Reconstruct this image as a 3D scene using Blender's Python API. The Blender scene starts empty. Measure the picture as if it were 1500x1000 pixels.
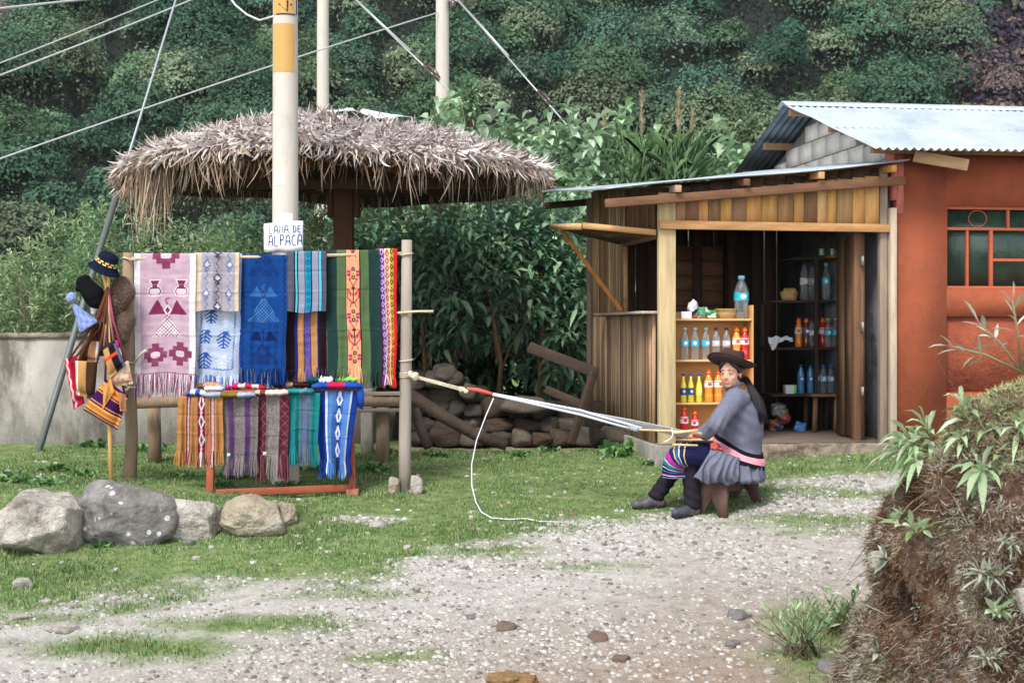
import bpy, math, random
import numpy as np
from mathutils import Vector, Matrix, noise as mnoise
random.seed(7); rng = np.random.default_rng(11)
SC = bpy.context.scene; COL = SC.collection
F = 2083.33; CAMH = 1.5
def P(px, py, D):
    "point seen at photo pixel (1500x1000) at depth D metres"
    return Vector(((px-750)/F*D, D, CAMH-(py-480)/F*D))
def lin(r, g, b, k=1.0):
    f = lambda c: (c/12.92 if c <= .04045 else ((c+.055)/1.055)**2.4)
    return (f(r/255)*k, f(g/255)*k, f(b/255)*k)
# ---------- value noise (vectorised) ----------
def _h(ix, iy, iz, s):
    n = (ix*374761393 + iy*668265263 + iz*2147483647 + s*974634777) & 0xffffffff
    n = ((n ^ (n >> 13))*1274126177) & 0xffffffff
    return ((n ^ (n >> 16)) & 0xffff)/65535.0
def vn(x, y, z=None, s=0):
    x = np.asarray(x, float); y = np.asarray(y, float); z = np.zeros_like(x) if z is None else np.asarray(z, float)
    ix, iy, iz = [np.floor(a).astype(np.int64) for a in (x, y, z)]
    fx, fy, fz = x-ix, y-iy, z-iz
    fx, fy, fz = [a*a*(3-2*a) for a in (fx, fy, fz)]
    r = 0
    for dx in (0, 1):
        for dy in (0, 1):
            for dz in (0, 1):
                w = (fx if dx else 1-fx)*(fy if dy else 1-fy)*(fz if dz else 1-fz)
                r = r + w*_h(ix+dx, iy+dy, iz+dz, s)
    return r*2-1
def fbm(x, y, z=None, o=4, s=0):
    x = np.asarray(x, float); y = np.asarray(y, float)
    r = 0; a = 1.0; t = 0
    for i in range(o):
        k = 2**i
        r = r + a*vn(x*k+i*17.3, y*k+i*5.1, None if z is None else np.asarray(z)*k, s+i); t += a; a *= .5
    return r/t
def sm(a, b, x):
    t = np.clip((np.asarray(x, float)-a)/(b-a), 0, 1); return t*t*(3-2*t)
# ---------- object plumbing ----------
def tag(o, label=None, cat=None, group=None, kind=None):
    if label: o['label'] = label
    if cat: o['category'] = cat
    if group: o['group'] = group
    if kind: o['kind'] = kind
    return o
def thing(name, loc, label, cat, group=None):
    o = bpy.data.objects.new(name, None); COL.objects.link(o); o.location = loc; o.empty_display_size = .05
    return tag(o, label, cat, group)
def wloc(o):
    v = Vector((0, 0, 0))
    while o is not None:
        v = v+Vector(o.location); o = o.parent
    return v
def np_obj(name, V, faces, mat, parent=None, cols=None, smooth=False, base=True):
    """faces: list of int arrays each (n,k); cols: (nf,3) or None"""
    V = np.asarray(V, float)
    if parent is not None: loc = Vector((0, 0, 0)); off = np.array(wloc(parent))
    elif base:
        off = np.array([(V[:, 0].min()+V[:, 0].max())/2, (V[:, 1].min()+V[:, 1].max())/2, V[:, 2].min()]); loc = Vector(off)
    else: off = np.zeros(3); loc = Vector((0, 0, 0))
    V = V-off
    me = bpy.data.meshes.new(name)
    nl = sum(f.size for f in faces); nf = sum(len(f) for f in faces)
    me.vertices.add(len(V)); me.vertices.foreach_set('co', V.ravel())
    me.loops.add(nl); me.loops.foreach_set('vertex_index', np.concatenate([f.ravel() for f in faces]).astype(np.int32))
    me.polygons.add(nf)
    st = []; c = 0
    for f in faces:
        k = f.shape[1]; st.append(c+np.arange(len(f))*k); c += f.size
    me.polygons.foreach_set('loop_start', np.concatenate(st).astype(np.int32))
    if smooth: me.polygons.foreach_set('use_smooth', np.ones(nf, bool))
    me.update(calc_edges=True); me.validate()
    if cols is not None and len(me.polygons) == nf:
        a = me.attributes.new('Col', 'FLOAT_COLOR', 'FACE')
        c4 = np.ones((nf, 4)); c4[:, :3] = cols; a.data.foreach_set('color', c4.ravel())
    o = bpy.data.objects.new(name, me); COL.objects.link(o)
    if mat is not None: me.materials.append(mat)
    if parent is not None: o.parent = parent
    o.location = loc
    return o
class MB:
    def __init__(s): s.v = []; s.f = []; s.c = []; s.cc = (1, 1, 1)
    def col(s, c): s.cc = c; return s
    def add(s, vs, fs, c=None):
        b = len(s.v); s.v += [tuple(v) for v in vs]
        for i, f in enumerate(fs):
            s.f.append(tuple(b+k for k in f)); s.c.append(c if c is not None else s.cc)
    def hexa(s, p, c=None):  # 8 points: bottom 4 ccw, top 4 ccw
        s.add(p, [(3, 2, 1, 0), (4, 5, 6, 7), (0, 1, 5, 4), (1, 2, 6, 5), (2, 3, 7, 6), (3, 0, 4, 7)], c)
    def box(s, a, b, M=None, c=None):
        x0, y0, z0 = a; x1, y1, z1 = b
        p = [Vector(q) for q in ((x0, y0, z0), (x1, y0, z0), (x1, y1, z0), (x0, y1, z0), (x0, y0, z1), (x1, y0, z1), (x1, y1, z1), (x0, y1, z1))]
        if M is not None: p = [M @ q for q in p]
        s.hexa(p, c)
    def bar(s, p0, p1, w, h, c=None, up=(0, 0, 1), w2=None, h2=None):
        "rectangular bar; w = horizontal-ish width, h = the other"
        p0 = Vector(p0); p1 = Vector(p1); d = (p1-p0).normalized(); up = Vector(up)
        if abs(d.dot(up)) > .97: up = Vector((0, 1, 0))
        a = d.cross(up).normalized(); b = a.cross(d).normalized()
        w2 = w if w2 is None else w2; h2 = h if h2 is None else h2
        q = []
        for (p, ww, hh) in ((p0, w, h), (p1, w2, h2)):
            q += [p-a*ww/2-b*hh/2, p+a*ww/2-b*hh/2, p+a*ww/2+b*hh/2, p-a*ww/2+b*hh/2]
        s.hexa(q, c)
    def loft(s, rings, c=None, cap=True):
        n = len(rings[0]); b = len(s.v); fs = []
        vs = [p for r in rings for p in r]
        for i in range(len(rings)-1):
            for k in range(n):
                k2 = (k+1) % n; fs.append((i*n+k, i*n+k2, (i+1)*n+k2, (i+1)*n+k))
        if cap: fs.append(tuple(reversed(range(n)))); fs.append(tuple((len(rings)-1)*n+k for k in range(n)))
        s.add(vs, fs, c)
    def tube(s, pts, r, n=8, c=None, cap=True):
        pts = [Vector(p) for p in pts]
        if not hasattr(r, '__len__'): r = [r]*len(pts)
        rings = []; prev = None
        for i, p in enumerate(pts):
            d = (pts[min(i+1, len(pts)-1)]-pts[max(i-1, 0)]).normalized()
            if prev is None:
                a = d.orthogonal().normalized()
            else:
                a = (prev-d*prev.dot(d)); a = a.normalized() if a.length > 1e-6 else d.orthogonal().normalized()
            prev = a; b = d.cross(a)
            rings.append([p+(a*math.cos(t)+b*math.sin(t))*r[i] for t in [2*math.pi*k/n for k in range(n)]])
        s.loft(rings, c, cap)
    def lathe(s, prof, n=20, M=None, c=None, cs=None, close=True):
        "prof list of (r,z)"
        M = M or Matrix.Identity(4); rings = []
        for (r, z) in prof:
            rings.append([M @ Vector((max(r, 1e-4)*math.cos(2*math.pi*k/n), max(r, 1e-4)*math.sin(2*math.pi*k/n), z)) for k in range(n)])
        s.loft(rings, c, close)
    def ell(s, ce, rad, M=None, n=14, m=9, c=None):
        M = M or Matrix.Identity(3); ce = Vector(ce); rings = []
        for j in range(m+1):
            th = math.pi*j/m; rr = max(math.sin(th), 1e-3); z = -math.cos(th)
            rings.append([ce+M @ Vector((rad[0]*rr*math.cos(2*math.pi*k/n), rad[1]*rr*math.sin(2*math.pi*k/n), rad[2]*z)) for k in range(n)])
        s.loft(rings, c, True)
    def cap(s, p0, p1, r0, r1, n=12, c=None):
        "tapered capsule"
        p0 = Vector(p0); p1 = Vector(p1); d = (p1-p0).normalized()
        pts = []; rs = []
        for a in (80, 50, 20):
            t = math.radians(a); pts.append(p0-d*r0*math.sin(t)); rs.append(r0*math.cos(t))
        pts.append(p0); rs.append(r0); pts.append(p1); rs.append(r1)
        for a in (20, 50, 80):
            t = math.radians(a); pts.append(p1+d*r1*math.sin(t)); rs.append(r1*math.cos(t))
        s.tube(pts, rs, n, c)
    def build(s, name, mat, parent=None, smooth=False, base=True):
        V = np.array(s.v, float); by = {}
        for f, c in zip(s.f, s.c): by.setdefault(len(f), ([], [])); by[len(f)][0].append(f); by[len(f)][1].append(c)
        faces = []; cols = []
        for k in by: faces.append(np.array(by[k][0], np.int64)); cols += by[k][1]
        return np_obj(name, V, faces, mat, parent, np.array(cols, float), smooth, base)
def bevel(o, w=.004, seg=2):
    m = o.modifiers.new('b', 'BEVEL'); m.width = w; m.segments = seg; m.limit_method = 'ANGLE'; return o
def remesh(mb, name, mat, parent, vox=.008, smooth_it=6, fac=.5, disp=None):
    me = bpy.data.meshes.new('tmp'); me.from_pydata(mb.v, [], mb.f); me.update()
    o = bpy.data.objects.new('tmp', me); COL.objects.link(o)
    r = o.modifiers.new('r', 'REMESH'); r.mode = 'VOXEL'; r.voxel_size = vox; r.adaptivity = 0
    if smooth_it:
        m = o.modifiers.new('s', 'SMOOTH'); m.iterations = smooth_it; m.factor = fac
    dg = bpy.context.evaluated_depsgraph_get(); dg.update()
    e = o.evaluated_get(dg); m2 = bpy.data.meshes.new_from_object(e)
    n = len(m2.vertices); V = np.empty(n*3); m2.vertices.foreach_get('co', V); V = V.reshape(-1, 3)
    N = np.empty(n*3); m2.vertices.foreach_get('normal', N); N = N.reshape(-1, 3)
    if disp is not None: V = V+N*disp(V, N)[:, None]
    fs = [tuple(p.vertices) for p in m2.polygons]
    q = np.array([f for f in fs if len(f) == 4], np.int64); t = np.array([f for f in fs if len(f) == 3], np.int64)
    bpy.data.objects.remove(o); bpy.data.meshes.remove(me); bpy.data.meshes.remove(m2)
    faces = [a for a in (q, t) if len(a)]
    return np_obj(name, V, faces, mat, parent, None, True)
def dup(root, loc, label=None, group=None, rz=0):
    r = root.copy(); COL.objects.link(r); r.location = loc; r.rotation_euler = (0, 0, rz)
    if label: r['label'] = label
    if group: r['group'] = group
    for ch in list(root.children):
        c = ch.copy(); COL.objects.link(c); c.parent = r
        for g in ch.children:
            d = g.copy(); COL.objects.link(d); d.parent = c
    return r
# ---------- materials ----------
class NT:
    def __init__(s, name):
        s.m = bpy.data.materials.new(name); s.m.use_nodes = True; s.t = s.m.node_tree; s.n = s.t.nodes
        s.b = s.n['Principled BSDF']; s.out = s.n['Material Output']
    def new(s, t, **k):
        n = s.n.new(t)
        for a, v in k.items():
            if hasattr(n, a) and not a[0].isupper(): setattr(n, a, v)
            else: n.inputs[a.replace('_', ' ')].default_value = v
        return n
    def L(s, a, b): s.t.links.new(a, b)
    def noise(s, scale, stretch=(1, 1, 1), detail=4, rough=.6, coord='Object'):
        tc = s.n.new('ShaderNodeTexCoord'); mp = s.n.new('ShaderNodeMapping'); mp.inputs['Scale'].default_value = stretch
        s.L(tc.outputs[coord], mp.inputs[0]); n = s.n.new('ShaderNodeTexNoise'); s.L(mp.outputs[0], n.inputs['Vector'])
        n.inputs['Scale'].default_value = scale; n.inputs['Detail'].default_value = detail; n.inputs['Roughness'].default_value = rough
        return n.outputs['Fac']
    def ramp(s, x, stops, interp='LINEAR'):
        r = s.n.new('ShaderNodeValToRGB'); r.color_ramp.interpolation = interp; e = r.color_ramp.elements
        while len(e) < len(stops): e.new(.5)
        for i, (p, c) in enumerate(stops):
            e[i].position = p; e[i].color = (*c, 1) if hasattr(c, '__len__') else (c, c, c, 1)
        s.L(x, r.inputs[0]); return r.outputs[0]
    def mix(s, f, a, b, mode='MIX'):
        m = s.n.new('ShaderNodeMix'); m.data_type = 'RGBA'; m.blend_type = mode
        for i, v in ((0, f), (6, a), (7, b)):
            if isinstance(v, (int, float)): m.inputs[i].default_value = v if i == 0 else (v, v, v, 1)
            elif isinstance(v, tuple): m.inputs[i].default_value = (*v, 1)
            else: s.L(v, m.inputs[i])
        return m.outputs[2]
    def attr(s): 
        a = s.n.new('ShaderNodeAttribute'); a.attribute_name = 'Col'; return a.outputs['Color']
    def bump(s, h, st=.3, dist=.01):
        b = s.n.new('ShaderNodeBump'); b.inputs['Strength'].default_value = st; b.inputs['Distance'].default_value = dist
        s.L(h, b.inputs['Height']); s.L(b.outputs[0], s.b.inputs['Normal'])
MATS = {}
def mat(name, base=(.5, .5, .5), col=False, var=.25, ns=12, st=(1, 1, 1), rough=.85, bump=.3, bs=60, bst=None, bd=.01, spec=.3,
        stain=None, stain_s=3, stain_t=(.5, .65), trans=0, metal=0, coat=0, glass=0):
    if name in MATS: return MATS[name]
    t = NT(name); n1 = t.noise(ns, st)
    c = t.attr() if col else base
    f = t.ramp(n1, [(.25, 1-var), (.75, 1+var)])
    c2 = t.mix(1.0, c, f, 'MULTIPLY')
    if stain is not None:
        n2 = t.noise(stain_s, st, 6, .7); k = t.ramp(n2, [(stain_t[0], 0.), (stain_t[1], 1.)]); c2 = t.mix(k, c2, stain)
    t.L(c2, t.b.inputs['Base Color']); t.b.inputs['Roughness'].default_value = rough; t.b.inputs['Specular IOR Level'].default_value = spec
    t.b.inputs['Metallic'].default_value = metal; t.b.inputs['Coat Weight'].default_value = coat
    if bump: t.bump(t.noise(bs, bst or st, 5, .65), bump, bd)
    if trans:
        tr = t.n.new('ShaderNodeBsdfTranslucent'); t.L(c2, tr.inputs[0]); ms = t.n.new('ShaderNodeMixShader'); ms.inputs[0].default_value = trans
        t.L(t.b.outputs[0], ms.inputs[1]); t.L(tr.outputs[0], ms.inputs[2]); t.L(ms.outputs[0], t.out.inputs[0])
    if glass:
        tr = t.n.new('ShaderNodeBsdfTransparent'); t.L(c2, tr.inputs[0]); ms = t.n.new('ShaderNodeMixShader'); ms.inputs[0].default_value = 1-glass
        t.L(tr.outputs[0], ms.inputs[1]); t.L(t.b.outputs[0], ms.inputs[2]); t.L(ms.outputs[0], t.out.inputs[0])
    MATS[name] = t.m; return t.m
# ---------- camera, sky, light ----------
cam = bpy.data.cameras.new('camera'); co = bpy.data.objects.new('camera', cam); COL.objects.link(co)
co.location = (0, 0, CAMH); co.rotation_euler = (math.pi/2, 0, 0)
cam.lens = 50; cam.sensor_width = 36; cam.shift_y = -20/1500; cam.clip_end = 2000; cam.clip_start = .1
cam.dof.use_dof = True; cam.dof.focus_distance = 10.7; cam.dof.aperture_fstop = 5.6
SC.camera = co
SUN_EL = math.radians(52); SUN_AZ = math.radians(205)   # compass-like, from +Y clockwise: behind the camera and to its left
w = bpy.data.worlds.new('World'); SC.world = w; w.use_nodes = True; nt = w.node_tree
bg = nt.nodes['Background']; sky = nt.nodes.new('ShaderNodeTexSky'); sky.sky_type = 'NISHITA'; sky.sun_disc = False
sky.sun_elevation = SUN_EL; sky.sun_rotation = SUN_AZ; sky.air_density = 1.2; sky.dust_density = 3.5; sky.altitude = 2500
mx = nt.nodes.new('ShaderNodeMix'); mx.data_type = 'RGBA'; mx.inputs[0].default_value = .78
hs = nt.nodes.new('ShaderNodeRGBToBW'); nt.links.new(sky.outputs[0], hs.inputs[0])
cb = nt.nodes.new('ShaderNodeCombineColor'); mul = []
for i, k in enumerate((1.22, 1.2, 1.22)):   # thin white overcast over the blue
    m_ = nt.nodes.new('ShaderNodeMath'); m_.operation = 'MULTIPLY'; m_.inputs[1].default_value = k
    nt.links.new(hs.outputs[0], m_.inputs[0]); nt.links.new(m_.outputs[0], cb.inputs[i])
nt.links.new(sky.outputs[0], mx.inputs[6]); nt.links.new(cb.outputs[0], mx.inputs[7]); nt.links.new(mx.outputs[2], bg.inputs[0])
bg.inputs[1].default_value = .15
sun = bpy.data.lights.new('sun', 'SUN'); sun.energy = 1.75; sun.angle = math.radians(18); sun.color = (1, .96, .9)
so = bpy.data.objects.new('sun', sun); COL.objects.link(so)
sd = Vector((math.sin(SUN_AZ)*math.cos(SUN_EL), math.cos(SUN_AZ)*math.cos(SUN_EL), math.sin(SUN_EL)))
so.rotation_euler = sd.to_track_quat('Z', 'Y').to_euler(); so.location = (0, 0, 30)
SC.view_settings.view_transform = 'Standard'; SC.view_settings.look = 'None'; SC.view_settings.exposure = 1.36; SC.view_settings.gamma = 1
SC.cycles.max_bounces = 6; SC.cycles.transparent_max_bounces = 16; SC.cycles.use_denoising = True
# ---------- terrain ----------
def gz(x, y):
    x = np.asarray(x, float); y = np.asarray(y, float)
    pl = -1.015+.11*np.minimum(y, 12.6); pl = np.maximum(pl, -.62)
    pl = pl+.055*np.clip(x-1.5, 0, 3)*sm(9.5, 12, y)
    tz = np.interp(x, [-6, -2.9, -2.2, -1.5, -.8], [.36, .335, .25, .18, -3])
    ye = np.interp(x, [-4, -3, -2.4, -1.8, -1.2], [9.55, 9.65, 9.8, 9.95, 10.2])
    pl = pl+np.maximum(tz-pl, 0)*sm(ye-.08, ye+.2, y)*(1-sm(13, 16, y))
    pl = pl+.022*fbm(x*.9, y*.9, o=3, s=3)+.010*fbm(x*4, y*4, o=3, s=8)
    return pl
def GP(px, py):
    D = np.linspace(5.2, 20, 1500); x = (px-750)/F*D; z = CAMH-(py-480)/F*D
    h = gz(x, D); i = np.argmax(h >= z); return Vector((x[i], D[i], float(h[i])))
def grass_mask(x, y):
    yb = np.interp(x, [-6, -2.9, -1.9, -.7, .25, 1.2, 1.8, 2.6, 3.2, 6], [7.9, 8.1, 8.7, 9.3, 10.0, 10.35, 10.75, 11.2, 11.9, 12.2])
    n = fbm(x*1.1, y*1.1, o=4, s=21); n2 = fbm(x*5, y*5, o=3, s=31)
    m = sm(-.38, .3, y-yb+.6*n+.28*n2)
    def blob(cx, cy, rx, ry, k=1.):
        return k*np.clip(1.3-np.sqrt(((x-cx)/rx)**2+((y-cy)/ry)**2)+.5*n+.35*n2, 0, 1)
    e = np.zeros_like(x)
    for b in ((-1.85, 7.5, .55, .22), (-1.45, 7.9, .5, .2), (-2.2, 7.55, .5, .2), (-.65, 7.35, .35, .14), (-.2, 9.45, .55, .22), (.35, 9.1, .5, .12, .6),
              (2.35, 10.25, .7, .22, .9), (2.8, 10.9, .8, .2), (2.1, 9.9, .4, .12, .5), (1.75, 7.9, .35, .5), (1.6, 7.2, .4, .5), (-2.7, 8.0, .4, .15, .8), (-1.0, 8.5, .5, .12, .6)):
        e = np.maximum(e, blob(*b))
    m = np.maximum(m, e)
    m = m*(1-.85*np.clip(1.2-np.sqrt(((x-2.75)/.75)**2+((y-11.35)/.22)**2)+.4*n2, 0, 1))   # stony strip beside the kiosk
    m = m*(1-.7*np.clip(1.1-np.sqrt(((x+1.1)/.35)**2+((y-10.3)/.14)**2)+.4*n2, 0, 1))
    m = m*(1-.9*sm(.35, .0, np.abs(y-13.3))*(x > -1.2)*(x < .9))
    return np.clip(m, 0, 1)
def spaced(a, b, fa, fb, fine, coarse):
    L = [fa]; 
    while L[-1] < fb: L.append(L[-1]+fine)
    s = fine
    while L[-1] < b: s *= coarse; L.append(L[-1]+s)
    s = fine; 
    while L[0] > a: s *= coarse; L.insert(0, L[0]-s)
    return np.array(L)
gx = spaced(-170, 170, -4.6, 4.6, .045, 1.22); gy = spaced(-40, 170, 6.0, 14.2, .045, 1.22)
X, Y = np.meshgrid(gx, gy); Z = gz(X, Y)
near = (np.abs(X) < 4.6)*(Y > 6)*(Y < 14.2)
Z = Z+near*.006*fbm(X*14, Y*14, o=2, s=77)
nx, ny = len(gx), len(gy); idx = np.arange(nx*ny).reshape(ny, nx)
Fq = np.stack([idx[:-1, :-1].ravel(), idx[:-1, 1:].ravel(), idx[1:, 1:].ravel(), idx[1:, :-1].ravel()], 1)
Vg = np.stack([X.ravel(), Y.ravel(), Z.ravel()], 1)
t = NT('ground_soil')
n1 = t.noise(2.2, detail=6); n2 = t.noise(55, detail=5, rough=.75); n3 = t.noise(9, detail=6, rough=.7)
dirt = t.ramp(n3, [(.3, lin(160, 154, 146, .78)), (.5, lin(192, 188, 181, .78)), (.7, lin(208, 205, 199, .8))])
dirt = t.mix(1.0, dirt, t.ramp(n2, [(.25, .62), (.75, 1.3)]), 'MULTIPLY')
grs = t.ramp(n3, [(.3, lin(72, 92, 52)), (.5, lin(106, 124, 76)), (.7, lin(140, 146, 104))])
grs = t.mix(1.0, grs, t.ramp(n2, [(.3, .6), (.7, 1.3)]), 'MULTIPLY')
a = t.attr(); sp = t.n.new('ShaderNodeSeparateColor'); t.L(a, sp.inputs[0])
brown = t.mix(1.0, dirt, lin(206, 182, 164), 'MULTIPLY')
dd = t.mix(sp.outputs[1], dirt, brown)
t.L(t.mix(sp.outputs[0], dd, grs), t.b.inputs['Base Color']); t.b.inputs['Roughness'].default_value = .95; t.b.inputs['Specular IOR Level'].default_value = .15
t.bump(n2, .6, .02)
ground = np_obj('ground', Vg, [Fq], t.m, None, None, True, base=False); tag(ground, kind='structure')
gm = grass_mask(Vg[:, 0], Vg[:, 1])
br = sm(-.3, 1.6, Vg[:, 0]*.35-(Vg[:, 1]-8.6)*.55+.5*fbm(Vg[:, 0]*.8, Vg[:, 1]*.8, s=5))*.9
br = np.maximum(br, .9*sm(12.2, 13.0, Vg[:, 1])*(Vg[:, 1] < 20))
ca = ground.data.attributes.new('Col', 'FLOAT_COLOR', 'POINT'); c4 = np.ones((len(Vg), 4)); c4[:, 0] = gm; c4[:, 1] = br; ca.data.foreach_set('color', c4.ravel())
# ---------- grass blades ----------
def blades(n, xr, yr, maskf, hmin, hmax, wd, seed, pal, lean=.6):
    r = np.random.default_rng(seed)
    x = r.uniform(*xr, n); y = r.uniform(*yr, n); m = maskf(x, y)
    k = r.random(n) < m; x = x[k]; y = y[k]; m = m[k]; n = len(x)
    z = gz(x, y); a = r.uniform(0, 6.283, n); h = r.uniform(hmin, hmax, n)*(.55+.6*m)*(1+.5*fbm(x*2.5, y*2.5, s=61))
    w = wd*r.uniform(.7, 1.3, n); la = r.uniform(0, 6.283, n); ll = lean*h*r.uniform(.2, 1.2, n)
    dx, dy = np.cos(a)*w/2, np.sin(a)*w/2; ox, oy = np.cos(la)*ll, np.sin(la)*ll
    b1 = np.stack([x-dx, y-dy, z-.008], 1); b2 = np.stack([x+dx, y+dy, z-.008], 1)
    mid1 = np.stack([x-dx*.7+ox*.35, y-dy*.7+oy*.35, z+h*.6], 1); mid2 = np.stack([x+dx*.7+ox*.35, y+dy*.7+oy*.35, z+h*.6], 1)
    tp = np.stack([x+ox, y+oy, z+h*.92], 1)
    V = np.stack([b1, b2, mid2, mid1, tp], 1).reshape(-1, 3); i0 = np.arange(n)*5
    q = np.stack([i0, i0+1, i0+2, i0+3], 1); tr = np.stack([i0+3, i0+2, i0+4], 1)
    pal = np.array(pal); c = pal[r.integers(0, len(pal), n)]*r.uniform(.75, 1.25, n)[:, None]*(1+.35*fbm(x*1.3, y*1.3, s=70))[:, None]
    return V, q, tr, c
gpal = [lin(80, 112, 60), lin(102, 134, 76), lin(122, 150, 92), lin(68, 98, 56), lin(140, 156, 104), lin(106, 140, 84), lin(154, 156, 116)]
gfun = lambda x, y: grass_mask(x, y)**1.5*np.clip(.55+.9*fbm(x*3, y*3, s=90), .12, 1)
V, q, tr, c = blades(330000, (-4.4, 4.2), (6.6, 13.6), gfun, .012, .034, .006, 1, gpal)
M_grass = mat('grass_blade', col=True, var=.1, bump=0, rough=.7, trans=.25, spec=.25)
go = np_obj('grass', V, [q, tr], M_grass, None, np.concatenate([c, c*1.1]), base=False)
tag(go, 'short green grass covering the yard and patching the road', 'grass', kind='stuff')
# ---------- gravel ----------
def gravel(n, seed):
    r = np.random.default_rng(seed); x = r.uniform(-4.2, 4.2, n); y = r.uniform(6.0, 12.6, n)
    m = grass_mask(x, y); dn = np.clip(.5+1.3*fbm(x*1.2, y*1.2, s=44)+.2, .10, 1)*(1-m*.975)
    dn = dn*np.clip(1.1-.5*np.clip(x-(y-8)*.7+.3*fbm(x*.8, y*.8, s=46), 0, 3), .22, 1)
    k = r.random(n) < dn; x, y = x[k], y[k]; n = len(x)
    s = .0045+.019*r.random(n)**3.0; s *= (1+.3*(y > 9)); z = gz(x, y)+s*.05
    base = np.array([(1, 0, 0), (.5, .87, 0), (-.5, .87, 0), (-1, 0, 0), (-.5, -.87, 0), (.5, -.87, 0)])
    low = base*[1, 1, 1]+[0, 0, -.35]; top = base*.62+[0, 0, .48]
    B = np.concatenate([low, top])[None]*(1+.32*r.uniform(-1, 1, (n, 12, 3)))
    a = r.uniform(0, 6.283, n); ca, sa = np.cos(a)[:, None], np.sin(a)[:, None]; ex = r.uniform(.6, 1.0, n)[:, None]; fl = r.uniform(.45, .95, n)[:, None]
    bx, by, bz = B[..., 0], B[..., 1]*ex, B[..., 2]*fl
    V = np.stack([x[:, None]+(bx*ca-by*sa)*s[:, None], y[:, None]+(bx*sa+by*ca)*s[:, None], z[:, None]+bz*s[:, None]], 2).reshape(-1, 3)
    i0 = (np.arange(n)*12)[:, None]
    q = np.concatenate([i0+np.array([k, (k+1) % 6, 6+(k+1) % 6, 6+k]) for k in range(6)]); t6 = i0+np.arange(6, 12)
    pal = np.array([lin(190, 187, 182), lin(176, 172, 165), lin(194, 191, 186), lin(158, 152, 144), lin(180, 175, 166), lin(122, 115, 108), lin(192, 188, 182)])*.78
    c = pal[r.integers(0, len(pal), n)]*r.uniform(.8, 1.12, n)[:, None]
    return V, q, t6, np.concatenate([np.tile(c, (6, 1)), c])
V, q, t6, c = gravel(150000, 5)
M_grav = mat('pebble', col=True, var=.15, ns=80, bump=.2, bs=200, rough=.9)
gr = np_obj('gravel', V, [q, t6], M_grav, None, c, base=False)
tag(gr, 'loose pale gravel and pebbles scattered over the dirt road', 'gravel', kind='stuff')
# ---------- rocks ----------
def rock_mesh(ce, rad, seed, npl=16, noise=.07, n=44, m=30, rot=0):
    r = np.random.default_rng(seed)
    th = np.linspace(0, math.pi, m+1)[:, None]; ph = np.linspace(0, 2*math.pi, n, endpoint=False)[None]
    d = np.stack([np.sin(th)*np.cos(ph), np.sin(th)*np.sin(ph), np.cos(th)+0*ph], 2)
    N = r.normal(size=(npl, 3)); N /= np.linalg.norm(N, axis=1)[:, None]; ax = np.array([[1, .1, .12], [-1, .1, .1], [.1, 1, .15], [0, -1, .12], [.1, 0, 1], [0, 0, -1.]])+r.normal(0, .16, (6, 3)); ax /= np.linalg.norm(ax, axis=1)[:, None]; N = np.concatenate([N, ax]); off = np.concatenate([r.uniform(.9, 1.25, npl), r.uniform(.86, .98, 4), [.80, .9]])
    dt = np.einsum('ijk,pk->ijp', d, N); rr = np.where(dt > .05, off/np.maximum(dt, .05), 9).min(2); rr = np.minimum(rr, 1.3)
    rr = rr*(1+noise*fbm(d[..., 0]*2.5+seed, d[..., 1]*2.5, d[..., 2]*2.5, 5, seed % 50))
    p = d*rr[..., None]; ca, sa = math.cos(rot), math.sin(rot)
    x, y, z = p[..., 0]*rad[0], p[..., 1]*rad[1], p[..., 2]*rad[2]
    V = np.stack([x*ca-y*sa+ce[0], x*sa+y*ca+ce[1], z+ce[2]], 2).reshape(-1, 3)
    idx = np.arange((m+1)*n).reshape(m+1, n); i2 = np.roll(idx, -1, 1)
    q = np.stack([idx[:-1].ravel(), idx[1:].ravel(), i2[1:].ravel(), i2[:-1].ravel()], 1)
    return V, q
def rock(ce, rad, seed, mt, label=None, group=None, name='rock', cat='rock', parent=None, **k):
    V, q = rock_mesh(ce, rad, seed, **k)
    o = np_obj(name, V, [q], mt, parent, None, True)
    if label: tag(o, label, cat, group)
    return o
M_rl = mat('pale_stone', lin(190, 184, 174, .85), var=.38, ns=7, bump=1., bs=22, bd=.05, stain=lin(104, 96, 84), stain_s=5, stain_t=(.48, .68))
M_rt = mat('tan_stone', lin(176, 164, 142, .88), var=.35, ns=8, bump=1., bs=22, bd=.05, stain=lin(186, 180, 168), stain_s=4, stain_t=(.5, .68))
M_rd = NT('dark_lichen_stone'); t = M_rd
c0 = t.ramp(t.noise(9, detail=6), [(.3, lin(76, 74, 70)), (.7, lin(134, 131, 126))])
vo = t.n.new('ShaderNodeTexVoronoi'); vo.inputs['Scale'].default_value = 13; tc = t.n.new('ShaderNodeTexCoord'); t.L(tc.outputs['Object'], vo.inputs['Vector'])
spots = t.ramp(vo.outputs['Distance'], [(.2, 1.), (.27, 0.)]); gate = t.ramp(t.noise(5), [(.5, 0.), (.56, 1.)])
t.L(t.mix(t.mix(1., spots, gate, 'MULTIPLY'), c0, lin(196, 196, 190)), t.b.inputs['Base Color']); t.b.inputs['Roughness'].default_value = .9; t.bump(t.noise(16, detail=6), .9, .03)
M_rd = M_rd.m
M_rb = mat('brown_stone', lin(104, 88, 78), var=.3, bump=.7, bs=25, bd=.02)
M_rg = mat('grey_stone', lin(112, 108, 108), var=.35, ns=9, bump=.8, bs=20, bd=.03, stain=lin(88, 78, 62), stain_s=4)
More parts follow.
